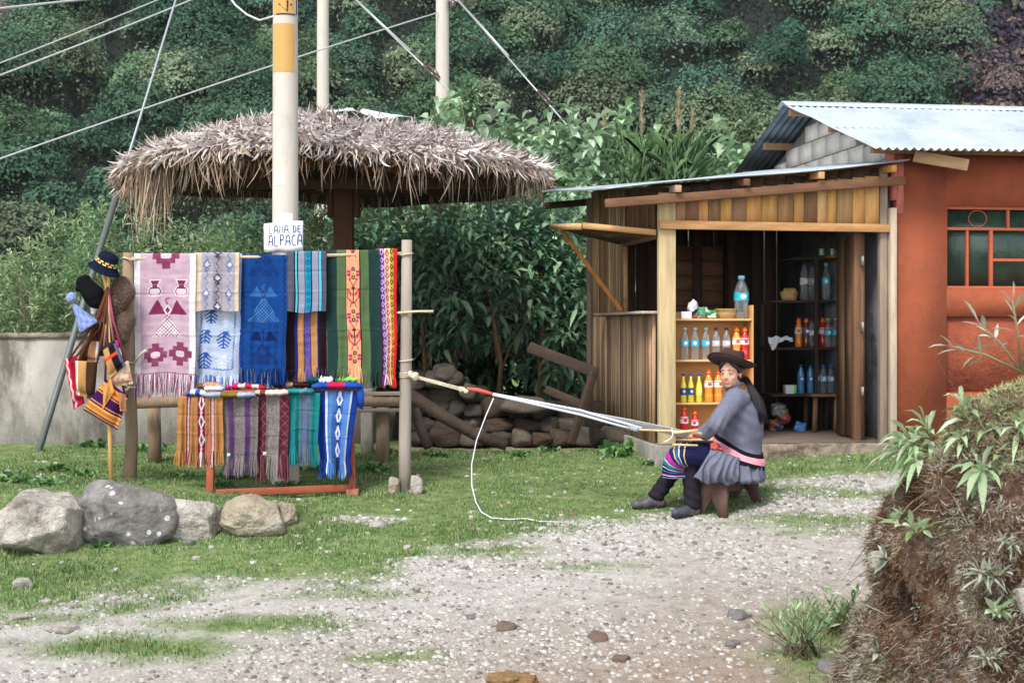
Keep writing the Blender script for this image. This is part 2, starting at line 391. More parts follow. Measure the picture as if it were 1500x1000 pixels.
def bould(px0, px1, pt, pb, D, seed, mt, label, ry=None, **k):
    s = D/F; cx = ((px0+px1)/2-750)*s; w = (px1-px0)*s/2; zt = CAMH-(pt-480)*s; zb = CAMH-(pb-480)*s-.04; h = (zt-zb)/2
    ry = ry or w*.7
    return rock((cx, D+ry*.6, zb+h), (w*1.02, ry*1.0, h*.98), seed, mt, label, 'boulders edging the grass terrace', 'boulder', 'boulder', n=120, m=80, npl=24, noise=.11, **k)
bould(-8, 112, 722, 812, 9.42, 3, M_rl, 'large pale boulder at the left end of the boulder row', .34)
bould(104, 242, 706, 798, 9.62, 8, M_rd, 'dark grey boulder speckled with white lichen', .30, rot=.3)
bould(238, 319, 730, 790, 9.78, 15, M_rl, 'pale boulder tapering downward beside the lichen-speckled boulder', .20)
bould(317, 409, 727, 787, 9.82, 22, M_rt, 'rounded tan boulder in front of the red trestle leg', .22)
bould(404, 434, 735, 768, 10.05, 28, M_rt, 'smallest tan stone at the right end of the boulder row', .1)
RK = [(742, 920, 30, 'b', 'reddish brown flat stone lying in the middle of the gravel'), (1083, 903, 36, 'd', 'dark grey stone on the road left of the earth bank'),
      (876, 935, 32, 'b', 'brown grey stone half sunk in the dirt road'), (908, 967, 26, 'b', 'flat brown stone near the bottom edge of the road'),
      (1074, 945, 22, 'd', 'small dark stone below the dark grey one on the road'), (34, 857, 34, 'l', 'white stone on the grass below the leftmost boulder'),
      (67, 883, 18, 'l', 'small pale stone where grass meets gravel at far left'), (288, 818, 14, 'l', 'small pale stone on grass under the boulder row'),
      (362, 965, 20, 'l', 'pale flat stone in the grass patch near the bottom'), (554, 771, 26, 'l', 'pale stone in the bank of grass between rack and road'),
      (507, 760, 18, 'l', 'pale stone half buried in grass right of the small tan boulder'), (596, 803, 16, 'l', 'whitish stone on grass below the loom post'),
      (92, 921, 50, 'l', 'broad white slab stone flush with the road at left'), (30, 905, 36, 'l', 'flat pale slab at the left edge of the road'),
      (278, 797, 20, 'd', 'grey stone tucked under the tapering pale boulder'), (1215, 980, 42, 'd', 'grey rounded stone at the foot of the earth bank'),
      (720, 649, 30, 't', 'tan stone on the grass before the dry stone wall'), (1128, 985, 22, 'l', 'pale stone in grass left of the bank foot'),
      (170, 878, 16, 'l', 'small white stone at the lower edge of the left grass'), (840, 753, 14, 'b', 'small brown stone on grass left of the sitting woman'),
      (977, 738, 12, 't', 'small tan stone beside the rope end'), (690, 905, 16, 'd', 'small grey stone in gravel up-left of the reddish stone')]
for i, (px, py, w_, k, lb) in enumerate(RK):
    p = GP(px, py); r_ = w_/2*p.y/F; flat = .22 if w_ > 45 or 'slab' in lb else .55
    rock((p.x, p.y, p.z+r_*flat*.25), (r_, r_*.8, r_*flat), 100+i, dict(b=M_rb, d=M_rg, l=M_rl, t=M_rt)[k], lb, 'loose stones on the yard and road', n=26, m=18, npl=12, rot=i)
# stones wedged at the loom post foot
rock((P(577, 712, 11.1).x, 11.12, .27), (.045, .05, .075), 61, M_rt, 'upright stone wedged at the left of the loom post foot', 'stones around the loom post foot', n=26, m=18)
rock((P(610, 712, 11.1).x, 11.1, .27), (.05, .045, .085), 64, M_rl, 'pointed pale stone wedged at the right of the loom post foot', 'stones around the loom post foot', n=26, m=18)
p = GP(748, 996); V, q = rock_mesh((p.x, p.y, p.z), (.14, .09, .035), 71, 22, .5)
tag(np_obj('earth_clod', V, [q], mat('yellow_earth', lin(150, 118, 78), var=.3, ns=40, bump=1, bs=60, bd=.03), None, None, True), 'crumbly yellow brown clod of earth at the bottom edge', 'clod')
# ---------- concrete yard wall ----------
M_conc = mat('weathered_concrete', lin(158, 154, 146, .85), var=.32, ns=3.5, st=(1, 1, .4), bump=.6, bs=30, bst=(1, 1, 1), stain=lin(84, 80, 72), stain_s=3.2, stain_t=(.44, .66))
M_conc2 = mat('dark_concrete_cap', lin(150, 138, 120, .8), var=.35, ns=8, bump=.8, bs=40, stain=lin(84, 72, 60), stain_s=6, stain_t=(.45, .6))
wl = thing('concrete_wall', (-3.2, 13.9, .3), 'low grey weathered concrete wall behind the textile stall', 'wall')
m = MB(); m.box((-6.2, 13.78, -.1), (-1.36, 13.95, 1.40)); m.build('wall_panel', M_conc, wl)
rows = []
N_ = 60
for i in range(N_+1):
    x = -6.2+4.86*i/N_; zt = 1.452+.012*mnoise.noise(Vector((x*2, 0, 0))); y0 = 13.76+.008*mnoise.noise(Vector((x*5, 3, 0)))
    rows.append([Vector((x, y0, 1.402)), Vector((x, 13.97, 1.402)), Vector((x, 13.97, zt)), Vector((x, y0+.01, zt))])
m = MB(); m.loft(rows); m.build('coping', M_conc2, wl)
# ---------- hillside ----------
hx = np.arange(-110, 111, 2.2); hy = np.arange(54, 175, 2.2)
def hz(x, y): return np.clip((y-57)*1.22, -1.5, 160)+3.2*fbm(x*.07, y*.07, o=4, s=12)+1.0*vn(x*.3, y*.3, s=14)
X, Y = np.meshgrid(hx, hy); Z = hz(X, Y); Z[0] = -2
nx, ny = len(hx), len(hy); idx = np.arange(nx*ny).reshape(ny, nx)
Fq = np.stack([idx[:-1, :-1].ravel(), idx[:-1, 1:].ravel(), idx[1:, 1:].ravel(), idx[1:, :-1].ravel()], 1)
M_hill = mat('shaded_hill_undergrowth', lin(22, 32, 28), var=.5, ns=.6, bump=.8, bs=2, bd=.4, stain=lin(28, 30, 26), stain_s=.3, stain_t=(.5, .65))  # very dark slope colour stands for the shade between tree crowns
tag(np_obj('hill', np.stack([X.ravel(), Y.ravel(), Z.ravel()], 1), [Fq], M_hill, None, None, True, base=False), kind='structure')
def cards(C, R, n_each, size, colr, seed, squash=.85, facing=1.15, aspect=1.5):
    "leaf-clump cards over crown surfaces: C (k,3) centres, R (k,) radii, colr (k,3)"
    r = np.random.default_rng(seed); k = len(C); n = int(n_each.sum()); ci = np.repeat(np.arange(k), n_each)
    d = r.normal(size=(n, 3)); d /= np.linalg.norm(d, axis=1)[:, None]; d[:, 2] = np.where(r.random(n) < .7, np.abs(d[:, 2]), d[:, 2])
    cc = C[ci]; lump = 1+.45*fbm(d[:, 0]*2.9+ci*3.7, d[:, 1]*2.9, d[:, 2]*2.9, 3, 9)
    rad = R[ci]*lump*r.uniform(.78, 1.04, n)
    p = cc+d*rad[:, None]*np.array([1, 1, squash])
    nn = d*facing+r.normal(size=(n, 3))*.42; nn[:, 2] += .15; nn /= np.linalg.norm(nn, axis=1)[:, None]
    a = np.cross(nn, r.normal(size=(n, 3))); a /= np.linalg.norm(a, axis=1)[:, None]; b = np.cross(nn, a)
    s = size*r.uniform(.6, 1.4, n)[:, None]
    V = np.stack([p-a*s*aspect, p-b*s*.55+nn*s*.15, p+a*s*aspect*r.uniform(.6, 1, n)[:, None], p+b*s*.55+nn*s*.15], 1).reshape(-1, 3)
    q = np.arange(n*4).reshape(-1, 4)
    cl = colr[ci]*r.uniform(.65, 1.35, n)[:, None]
    return V, q, cl
r = np.random.default_rng(5)
pts = []
for gy_ in np.arange(56, 95, 1.6):
    for gx_ in np.arange(-40, 40.1, 1.95): pts.append((gx_+r.uniform(-1, 1), gy_+r.uniform(-.8, .8)))
pts = np.array(pts); k = len(pts)
R = .9+1.6*r.random(k)**1.5*(1+.5*fbm(pts[:, 0]*.12, pts[:, 1]*.12, s=2)); C = np.stack([pts[:, 0], pts[:, 1], hz(pts[:, 0], pts[:, 1])+R*.35], 1)
pal = np.array([lin(66, 96, 74), lin(84, 110, 80), lin(106, 120, 94), lin(54, 86, 72), lin(80, 104, 84), lin(74, 106, 90), lin(96, 110, 82), lin(122, 118, 104)])*1.15
ci = pal[np.clip(((fbm(pts[:, 0]*.16, pts[:, 1]*.16, s=55)*.9+.42)*7+r.normal(size=k)*1.7).astype(int), 0, 7)]
# bare purple-brown scree at the upper right of the slope
bare = (((pts[:, 0]/pts[:, 1]-.345)/.035)**2+((C[:, 2]-1.5)/pts[:, 1]-.155)**2/.055**2) < 1.25
bare = bare | ((pts[:, 0]/pts[:, 1] > .345) & ((C[:, 2]-1.5)/pts[:, 1] > .16) & ((C[:, 2]-1.5)/pts[:, 1] < .225))
keep = ~(bare & (r.random(k) < .75)); ci[bare] = np.array(lin(112, 98, 96)); R[bare] *= .55
C, R, ci, pp = C[keep], R[keep], ci[keep], pts[keep]
vis = (np.abs(pp[:, 0]) < pp[:, 1]*.40+3); ne = np.where(vis, (760*R**1.8).astype(int)+140, 120)
V, q, cl = cards(C, R, ne, .08, ci*r.uniform(.7, 1.25, len(ci))[:, None], 3, aspect=1.3, squash=1.0)
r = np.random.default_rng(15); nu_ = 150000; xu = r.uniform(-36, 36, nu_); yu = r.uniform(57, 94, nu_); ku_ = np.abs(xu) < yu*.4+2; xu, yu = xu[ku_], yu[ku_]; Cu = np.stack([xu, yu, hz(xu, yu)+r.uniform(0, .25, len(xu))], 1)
cu_ = pal[np.clip(((fbm(xu*.5, yu*.5, s=58)+.5)*8).astype(int), 0, 7)]*.22; Vu, qu, clu = cards(Cu, np.full(len(xu), .22), np.ones(len(xu), int), .10, cu_, 9)  # crown palette cut far down, so shade in the gaps is painted
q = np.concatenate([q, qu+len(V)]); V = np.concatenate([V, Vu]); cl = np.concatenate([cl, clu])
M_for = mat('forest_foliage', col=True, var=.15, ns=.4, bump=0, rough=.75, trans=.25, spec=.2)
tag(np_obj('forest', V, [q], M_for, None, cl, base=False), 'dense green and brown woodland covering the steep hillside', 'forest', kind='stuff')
# scree patch
r = np.random.default_rng(6); n = 260
u_, v_ = r.uniform(.31, .41, n), r.uniform(.09, .225, n)
ys = 60/(1.0); D = np.full(n, 72.)
for _ in range(12): D = D+((CAMH+v_*D)-hz(u_*D, D))*-.35*-1/1.22*1.0 if False else D
Ds = np.linspace(57, 140, 800)
D = np.array([Ds[np.argmax(hz(a_*Ds, Ds) >= CAMH+b_*Ds)] for a_, b_ in zip(u_, v_)])
C = np.stack([u_*D, D, hz(u_*D, D)], 1); R = r.uniform(.5, 1.3, n); cp = np.array([lin(66, 56, 70), lin(84, 74, 82), lin(112, 98, 88), lin(52, 48, 62)])[r.integers(0, 4, n)]
V, q, cl = cards(C, R, np.full(n, 120), .17, cp, 8, squash=.6, aspect=1.1)
tag(np_obj('burnt_undergrowth', V, [q], M_for, None, cl, base=False), 'dark purple brown bare patch on the upper right hillside', 'undergrowth', kind='stuff')
# ---------- wooden kiosk (local frame u right, v back, w up) ----------
KO = (1.26, 12.2); CA, SA = math.cos(math.radians(8)), math.sin(math.radians(8))
def K(u, v, w): return Vector((KO[0]+CA*u-SA*v, KO[1]+SA*u+CA*v, w))
KM = Matrix(((CA, -SA, 0, KO[0]), (SA, CA, 0, KO[1]), (0, 0, 1, 0), (0, 0, 0, 1)))
def kb(m, u0, u1, v0, v1, w0, w1, c=None): m.box((u0, v0, w0), (u1, v1, w1), KM, c)
def wood(name, ax, var=.32, rough=.8, **k):
    st = {'x': (.12, 1, 1), 'y': (1, .12, 1), 'z': (1, 1, .1)}[ax]
    return mat(name, col=True, var=var, ns=22, st=st, rough=rough, bump=.45, bs=60, bd=.006, **k)
WZ = wood('timber_upright', 'z', stain=lin(70, 56, 46), stain_s=9, stain_t=(.6, .78)); WX = wood('timber_level', 'x'); WY = wood('timber_deep', 'y')
c_new = lin(198, 172, 134, .85); c_hon = lin(184, 142, 92, .85); c_gry = lin(140, 124, 108, .9); c_brn = lin(112, 82, 58, .9); c_dk = lin(70, 52, 40, .9); c_tan = lin(165, 130, 92, .9)
def jit(c, a=.2): 
    k = 1+random.uniform(-a, a); return tuple(x*k*(1+random.uniform(-.06, .06)) for x in c)
def vary(*cs): return jit(random.choice(cs), .22)
kt = K(1.05, 1.5, .33)
kiosk = thing('wooden_kiosk', kt, 'small open-fronted plank kiosk with a tin lean-to roof and drinks inside', 'kiosk')
def roofw(u, v): return 2.655+.125*(u+.5)*(.98)*.85+.085*(v+.2)    # underside height of the lean-to roof
m = MB(); kb(m, -.04, 2.13, -.03, 3.06, 0, .495); o = m.build('plinth', M_conc, kiosk); bevel(o, .015)
m = MB(); kb(m, .16, 2.12, -.17, -.032, .2, .502); o = m.build('door_sill', M_conc2, kiosk); bevel(o, .02)
m = MB(); kb(m, .03, 2.1, .0, 3.0, .497, .505); m.build('floor', mat('earth_floor', lin(96, 84, 74), ns=8, bump=.3), kiosk)
# corner posts
def post(u0, u1, v0, v1, w0, w1, c, name='post', mt=None):
    m = MB(); kb(m, u0, u1, v0, v1, w0, w1, c); o = m.build(name, mt or WZ, kiosk); bevel(o, .006); return o
post(0, .15, 0, .07, .497, 2.66, jit(c_new, .05)); post(-.045, .03, 2.95, 3.03, .36, 2.88, c_gry)
post(1.99, 2.06, .0, .07, .497, 2.9, c_gry); post(2.065, 2.125, -.05, .02, .45, 2.55, lin(172, 156, 138))
post(1.80, 1.86, .12, .2, .497, 2.42, c_brn)
# lintel and front gable boards
m = MB(); m.hexa([K(.0, -.042, 2.345), K(2.13, -.042, 2.335), K(2.13, -.003, 2.335), K(.0, -.003, 2.345), K(.0, -.042, 2.42), K(2.13, -.042, 2.405), K(2.13, -.003, 2.405), K(.0, -.003, 2.42)], jit(c_hon, .03))
bevel(m.build('lintel', WX, kiosk), .004)
m = MB(); u = .155
random.seed(21)
while u < 1.96:
    w_ = min(random.uniform(.075, .15), 1.985-u); c = vary(lin(206, 158, 98, .9), lin(198, 148, 88, .9), lin(200, 160, 108, .9), c_tan, lin(134, 102, 74)) 
    kb(m, u, u+w_-.005, .0+random.uniform(0, .006), .02, 2.40, roofw(u, 0)-.09, c); u += w_
m.build('gable_boards', WZ, kiosk)
m = MB(); u = .0
while u < 2.1:
    w_ = random.uniform(.1, .2); kb(m, u, min(u+w_-.006, 2.12), .03, .045, roofw(u, 0)-.12, roofw(u, 0)-.02, jit(c_dk, .3)); u += w_
m.build('eave_boards', WZ, kiosk)
m = MB(); m.bar(K(-.5, -.14, 2.545), K(2.15, -.14, 2.78), .06, .075, jit(c_brn, .1)); bevel(m.build('front_rafter', WX, kiosk), .006)
m = MB(); m.bar(K(-.5, 3.1, 2.80), K(2.1, 3.1, 3.05), .06, .07, c_dk); bevel(m.build('back_rafter', WX, kiosk), .006)
for u, c in ((.12, lin(170, 140, 120)), (.72, c_brn), (1.38, lin(190, 150, 100)), (2.03, lin(190, 140, 70))):
    m = MB(); m.bar(K(u, -.21, roofw(u, -.21)-.045), K(u, 3.2, roofw(u, 3.2)-.045), .05, .06, c); bevel(m.build('purlin', WY, kiosk), .004)
# left wall
m = MB(); v = .16
def lw(m, v0, v1, w0, w1, c): kb(m, -.012+random.uniform(-.004, .004), .012, v0, v1, w0, w1, c)
random.seed(4)
while v < 2.94:
    w_ = min(random.uniform(.07, .13), 2.95-v); c = vary(lin(166, 138, 108), lin(160, 144, 126), lin(130, 102, 76), lin(178, 152, 118))
    lw(m, v, v+w_-.004, .5, 1.615, c)
    if v > 1.3: lw(m, v, v+w_-.004, 1.62, roofw(0, v)-.03, vary(lin(178, 146, 106), lin(168, 140, 108), lin(132, 100, 70)))
    else: lw(m, v, v+w_-.004, 2.32, roofw(0, v)-.03, jit(c_brn, .25))
    v += w_
m.build('side_wall', WZ, kiosk)
m = MB(); kb(m, -.02, .02, .1, 1.34, 2.27, 2.325, c_brn); kb(m, -.02, .02, 1.30, 1.345, 1.64, 2.268, c_tan); m.build('window_frame', WY, kiosk)
m = MB(); kb(m, -.13, .10, .08, 2.2, 1.622, 1.645, lin(168, 158, 146)); bevel(m.build('window_shelf', WY, kiosk), .003)
fl = MB(); fl.hexa([K(-.66, .05, 2.355), K(-.03, .05, 2.30), K(-.03, 1.5, 2.30), K(-.66, 1.5, 2.45), K(-.66, .05, 2.38), K(-.03, .05, 2.325), K(-.03, 1.5, 2.325), K(-.66, 1.5, 2.475)], c_brn)
fo = fl.build('window_flap', WY, kiosk)
m = MB(); m.bar(K(-.675, .03, 2.365), K(-.675, 1.52, 2.462), .02, .055, lin(190, 150, 104)); m.bar(K(-.66, .028, 2.372), K(-.02, .028, 2.318), .02, .05, lin(186, 144, 96)); m.build('flap_edge', WX, fo)
m = MB(); m.bar(K(-.60, 1.42, 2.43), K(-.04, 1.30, 1.66), .028, .04, lin(170, 112, 54)); bevel(m.build('flap_strut', WZ, kiosk), .003)
# back wall with slits, some level boards
m = MB(); u = .03; random.seed(9)
while u < 2.1:
    w_ = min(random.uniform(.12, .2), 2.12-u); g = random.choice((.003, .004, .012)); kb(m, u, u+w_-g, 3.0, 3.02, .5, roofw(u, 3)-.02, jit(c_dk, .3)); u += w_
m.build('back_wall', WZ, kiosk)
m = MB()
for i in range(6): kb(m, .86, 1.42, 2.90, 2.93, 1.42+i*.16, 1.42+i*.16+.153, jit(lin(142, 104, 76), .2))  # board colour lightened to stand for light from the side opening
m.build('level_boards', WX, kiosk)
m = MB()
for u in (1.02, 1.4): kb(m, u, u+.09, 2.6, 2.66, .5, 2.9, c_dk)
m.build('inner_stud', WZ, kiosk)
m = MB(); kb(m, 2.08, 2.12, .08, 2.98, .5, 2.86, (1, 1, 1)); m.build('plaster_wall', mat('grey_render', lin(118, 118, 122, .8), var=.3, ns=4, bump=.5, bs=25, stain=lin(60, 60, 64), stain_s=2.5), kiosk)
dr = MB(); random.seed(3)
for i in range(3): kb(dr, 1.86+i*.0, 1.895, .12+i*.2, .12+i*.2+.193, .52, 2.33, jit(c_brn, .15))
do = dr.build('plank_door', WZ, kiosk)
for w_ in (.9, 1.47, 2.05): m = MB(); kb(m, 1.85, 1.86, .05, .118, w_, w_+.08); m.build('hinge', mat('dull_steel', lin(160, 155, 150), metal=.6, rough=.5, bump=.1), do)
def tin(name, corner, nu, nv, mt, parent, amp=.009, pitch=.076, along='u', length=3.4, sag=.0):
    "corrugated sheet; corner(s,t)->Vector; ridges run along the other axis"
    top = []; 
    for j in range(nv+1):
        for i in range(nu+1):
            s, t = i/nu, j/nv; p = corner(s, t); a = (s if along == 's' else t)*length
            top.append(p+Vector((0, 0, amp*math.sin(2*math.pi*a/pitch)+sag*mnoise.noise(Vector((s*4, t*4, 1))))))
    V = np.array([tuple(p) for p in top]); n = len(V); V2 = V-[0, 0, .0015]
    idx = np.arange(n).reshape(nv+1, nu+1)
    q = np.stack([idx[:-1, :-1].ravel(), idx[:-1, 1:].ravel(), idx[1:, 1:].ravel(), idx[1:, :-1].ravel()], 1)
    e = np.concatenate([idx[0], idx[1:, -1], idx[-1, -2::-1], idx[-2:0:-1, 0]]); e2 = np.roll(e, -1)
    s_ = np.stack([e, e+n, e2+n, e2], 1)
    return np_obj(name, np.concatenate([V, V2]), [q, q[:, ::-1]+n, s_], mt, parent, None, True)
M_tin = mat('galvanised_tin', lin(186, 196, 204, .95), var=.14, ns=2.2, st=(1, .25, 1), rough=.42, metal=.2, bump=.12, bs=5, bd=.01, stain=lin(150, 164, 174), stain_s=1.6, stain_t=(.45, .7))
M_tin2 = mat('dark_blue_tin', lin(110, 124, 134, .8), var=.2, ns=4, rough=.5, metal=.5, bump=.1, stain=lin(70, 84, 90), stain_s=3)  # darker blue-grey tin for the back slope
def ksurf(s, t):
    u = -.5+2.68*s; v = -.2+3.4*t; return K(u, v, roofw(u, v)+.012+.02*math.sin(s*7+t)*.5)
tin('tin_roof', ksurf, 40, 360, M_tin, kiosk, along='t', length=3.4)
# ---------- red house ----------
house = thing('red_house', K(4.3, 2.2, .35), 'rust red plastered house with a corrugated tin roof, right of the kiosk', 'house')
M_red = mat('red_plaster', lin(156, 82, 54, .85), var=.16, ns=2.5, bump=.45, bs=26, bd=.012, rough=.92, stain=lin(122, 66, 46), stain_s=2.6, stain_t=(.46, .7))
M_red2 = mat('rough_red_plaster', lin(146, 76, 54, .85), var=.3, ns=7, bump=1., bs=14, bd=.03, rough=.95)
VR = 2.0; WE = 3.02; RS = .312
def hr(v): return WE+RS*(v+.3) if v < VR else WE+RS*(VR+.3)-.29*(v-VR)   # roof underside height at depth v
m = MB()
W0, W1, W2, W3 = 2.6, 4.0, 1.845, 2.58   # window u0,u1,w0,w1
kb(m, 2.135, W0, -.01, .16, .1, 3.06); kb(m, W0, W1, -.01, .16, W3, 3.06); kb(m, W0, W1, -.01, .16, 1.60, W2); kb(m, W0-.02, W1, .03, .16, .93, 1.60); kb(m, W0, W1, -.01, .16, .1, .93); kb(m, W1, 6.6, -.01, .16, .1, 3.06)
kb(m, W0, W0+.0, -.01, .0, .93, 1.6)
m.build('front_wall', M_red, house)
m = MB(); kb(m, W0-.03, W1, .022, .029, .93, 1.60); m.build('recessed_panel', M_red2, house)
# gable of concrete blocks
m = MB(); random.seed(13)
nbh = .205; w_ = .35; r_ = 0
MOR = []
while w_ < 4.0:
    v = .17-(.2 if r_ % 2 else 0)
    while v < 4.6:
        a, b = max(v, .17), min(v+.385, 4.6); top = min(w_+nbh-.014, min(hr(a), hr(b))-.05)
        if b-a > .05 and top-w_ > .05 and w_ > 2.2:
            k = random.uniform(1.3, 1.5); kb(m, 2.14, 2.16+.0, a, b-.014, w_, top, tuple(x*k for x in lin(186, 180, 170)))
        v += .4
    w_ += nbh; r_ += 1
m.build('block_facing', mat('concrete_block', col=True, var=.14, ns=18, bump=.6, bs=90), house)
m = MB()
sec = [(.165, .1), (4.6, .1), (4.6, hr(4.6)-.06), (VR, hr(VR)-.06), (.165, hr(.165)-.06)]
A_ = [K(2.155, v, w) for v, w in sec]; B_ = [K(2.30, v, w) for v, w in sec]
m.add(A_+B_, [(4, 3, 2, 1, 0), (5, 6, 7, 8, 9)]+[(i, (i+1) % 5, 5+(i+1) % 5, 5+i) for i in range(5)]); m.build('gable_wall', mat('mortar', lin(140, 132, 122), var=.2, ns=20, bump=.5), house)
m = MB(); kb(m, 2.1, 2.134, -.02, .17, 2.62, 3.06); kb(m, 2.134, 2.20, -.014, -.011, 2.5, 3.06); m.build('corner_trim', mat('faded_pink_paint', lin(190, 110, 100), ns=5), house)
m = MB(); kb(m, 2.4, 6.6, 4.5, 4.6, .1, 3.0); kb(m, 6.5, 6.6, .17, 4.5, .1, 3.1); m.build('rear_wall', M_conc, house)
def hs_f(s, t): u = 1.78+5.1*s; v = -.42+(VR+.42+.02)*t; return K(u, v, WE+RS*(v+.3)+.03+.006*math.sin(s*9))
def hs_b(s, t): u = 1.80+5.1*s; v = VR-.02+(3.1)*t; return K(u, v, WE+RS*(VR+.3)+.028-.29*(v-VR))
rf = tin('front_roof', hs_f, 540, 14, M_tin, house, along='s', length=5.1, amp=.012, sag=.012)
tin('back_roof', hs_b, 540, 14, M_tin2, house, along='s', length=5.1, amp=.012)
def hs_l(s, t): u = 1.79+5.1*s; v = -.43+1.0*t; return K(u, v, WE+RS*(v+.3)+.036+.006*math.sin(s*9))
tin('lower_sheet', hs_l, 540, 8, M_tin, rf, along='s', length=5.1, amp=.012, sag=.008)
m = MB(); pz = WE+RS*(VR+.3)+.05
m.add([K(1.77, VR-.16, pz-.055), K(6.9, VR-.16, pz-.055), K(6.9, VR, pz+.012), K(1.77, VR, pz+.012), K(1.77, VR+.16, pz-.05), K(6.9, VR+.16, pz-.05),
       K(1.77, VR-.16, pz-.058), K(6.9, VR-.16, pz-.058), K(6.9, VR, pz+.009), K(1.77, VR, pz+.009), K(1.77, VR+.16, pz-.053), K(6.9, VR+.16, pz-.053)],
      [(0, 1, 2, 3), (3, 2, 5, 4), (9, 8, 7, 6), (10, 11, 8, 9), (0, 3, 9, 6), (3, 4, 10, 9), (6, 7, 1, 0), (4, 5, 11, 10)]); m.build('ridge_cap', M_tin, house)
for v, u1 in ((-.12, 6.7), (.9, 2.4), (VR+.02, 6.7), (2.85, 2.4), (3.6, 2.4)):
    m = MB(); w_ = hr(v)-.045+(.02 if v < VR else 0); m.bar(K(1.86, v, w_), K(u1, v, w_), .07, .07, jit(lin(150, 112, 80), .15)); bevel(m.build('roof_timber', WX, house), .005)
m = MB(); m.bar(K(2.23, -.16, 2.99), K(2.66, -.30, 2.90), .05, .10, lin(170, 140, 104)); bevel(m.build('eave_bracket', WX, house), .005)
wf = MB(); fr = (1, 1, 1)
d0, d1 = .03, .07; bw = .022
def wb(u0, u1, w0, w1): kb(wf, u0, u1, d0, d1, w0, w1)
wb(W0, W1, W3-.03, W3); wb(W0, W1, W2, W2+.025); wb(W0, W0+.025, W2+.025, W3-.03); wb(W1-.025, W1, W2+.025, W3-.03)
wb(W0+.025, W1-.025, 2.365, 2.39)
for u in (W0+.205, ): wb(u, u+bw, W2+.025, 2.365)
wb(W0+.425, W0+.455, W2+.025, 2.365); wb(W0+.455, W1-.03, 2.09, 2.115); wb(W0+.59, W0+.612, 2.39, W3-.03); wb(W0+.9, W0+.92, W2+.025, 2.09)
win = wf.build('window', mat('red_frame_paint', lin(170, 88, 60), var=.12, rough=.6, bump=.15), house); bevel(win, .003)
m = MB(); kb(m, W0+.0, W1, .075, .08, W2, W3)
pn = NT('dark_green_glass'); c0 = pn.ramp(pn.noise(6, detail=6), [(.3, lin(20, 40, 34)), (.7, lin(44, 70, 56))]); pn.L(c0, pn.b.inputs['Base Color']); pn.b.inputs['Roughness'].default_value = .3; pn.bump(pn.noise(30), .4, .01)  # mottled dark green pane colour
m.build('glass', pn.m, win)
m = MB(); cc = K(W0+.32, .055, 2.47); pts = [cc+Vector((CA*math.cos(a)*.085, SA*math.cos(a)*.085, math.sin(a)*.072)) for a in np.linspace(0, 6.283, 25)]
m.tube(pts, .004, 6); m.build('grille_ring', mat('red_frame_paint'), win)
# ---------- thatched umbrella ----------
UC = Vector((P(492, 300, 14.2).x, 14.2, .35)); UR = 2.1
umb = thing('thatched_umbrella', UC, 'round straw-thatched sunshade on one thick timber post, behind the textile stall', 'sunshade')
prr = [0, .12, .5, .9, 1.36, 1.75, 2.0, 2.18]; prz = [3.60, 3.56, 3.47, 3.40, 3.30, 3.17, 3.07, 2.97]
def uz(r, a=0): return np.interp(r, prr, prz)+.035*np.sin(a*3+1)*np.minimum(r, 1)+.02*np.sin(a*7)
m = MB(); m.bar((UC.x+.08, UC.y, .1), (UC.x+.08, UC.y, 3.4), .19, .19, lin(74, 48, 30)); bevel(m.build('post', WZ, umb), .01)
for s in (-1, 1): m = MB(); m.bar((UC.x+.08+s*.13, UC.y-.02, 2.6), (UC.x+.08+s*.13, UC.y-.02, 3.05), .055, .12, lin(70, 44, 26)); bevel(m.build('post_cheek', WZ, umb), .006)
for i in range(8):
    a = math.pi*i/4+.25; e = UC+Vector((math.cos(a)*1.95, math.sin(a)*1.95, 2.64)); m = MB(); m.bar(UC+Vector((0, 0, 2.82)), e, .07, .10, jit(lin(118, 72, 36), .15)); m.build('rafter', WX, umb)
m = MB(); m.tube([UC+Vector((math.cos(a)*1.55, math.sin(a)*1.55, 2.66)) for a in np.linspace(0, 6.283, 9)], .045, 6, lin(70, 48, 32)); m.build('ring_beam', WX, umb)
m = MB(); m.bar((UC.x-1.9, UC.y-.55, 2.88), (UC.x+1.9, UC.y-.55, 2.88), .09, .10, lin(66, 46, 32)); bevel(m.build('cross_beam', WX, umb), .006)
na, nr = 72, 14; V = []
for j in range(nr+1):
    for i in range(na):
        a = 2*math.pi*i/na; r_ = 2.06*j/nr+.01; V.append((UC.x+r_*math.cos(a), UC.y+r_*math.sin(a), float(uz(r_, a))-.03))
V = np.array(V); Vb = V-[0, 0, .09]; idx = np.arange(len(V)).reshape(nr+1, na); i2 = np.roll(idx, -1, 1)
q = np.stack([idx[:-1].ravel(), idx[1:].ravel(), i2[1:].ravel(), i2[:-1].ravel()], 1); n = len(V)
rim = np.stack([idx[-1], idx[-1]+n, i2[-1]+n, i2[-1]], 1)
np_obj('thatch_bed', np.concatenate([V, Vb]), [q, q[:, ::-1]+n, rim], mat('thatch_bed', lin(66, 54, 46), var=.4, ns=30, bump=1, bs=60, bd=.03), umb)
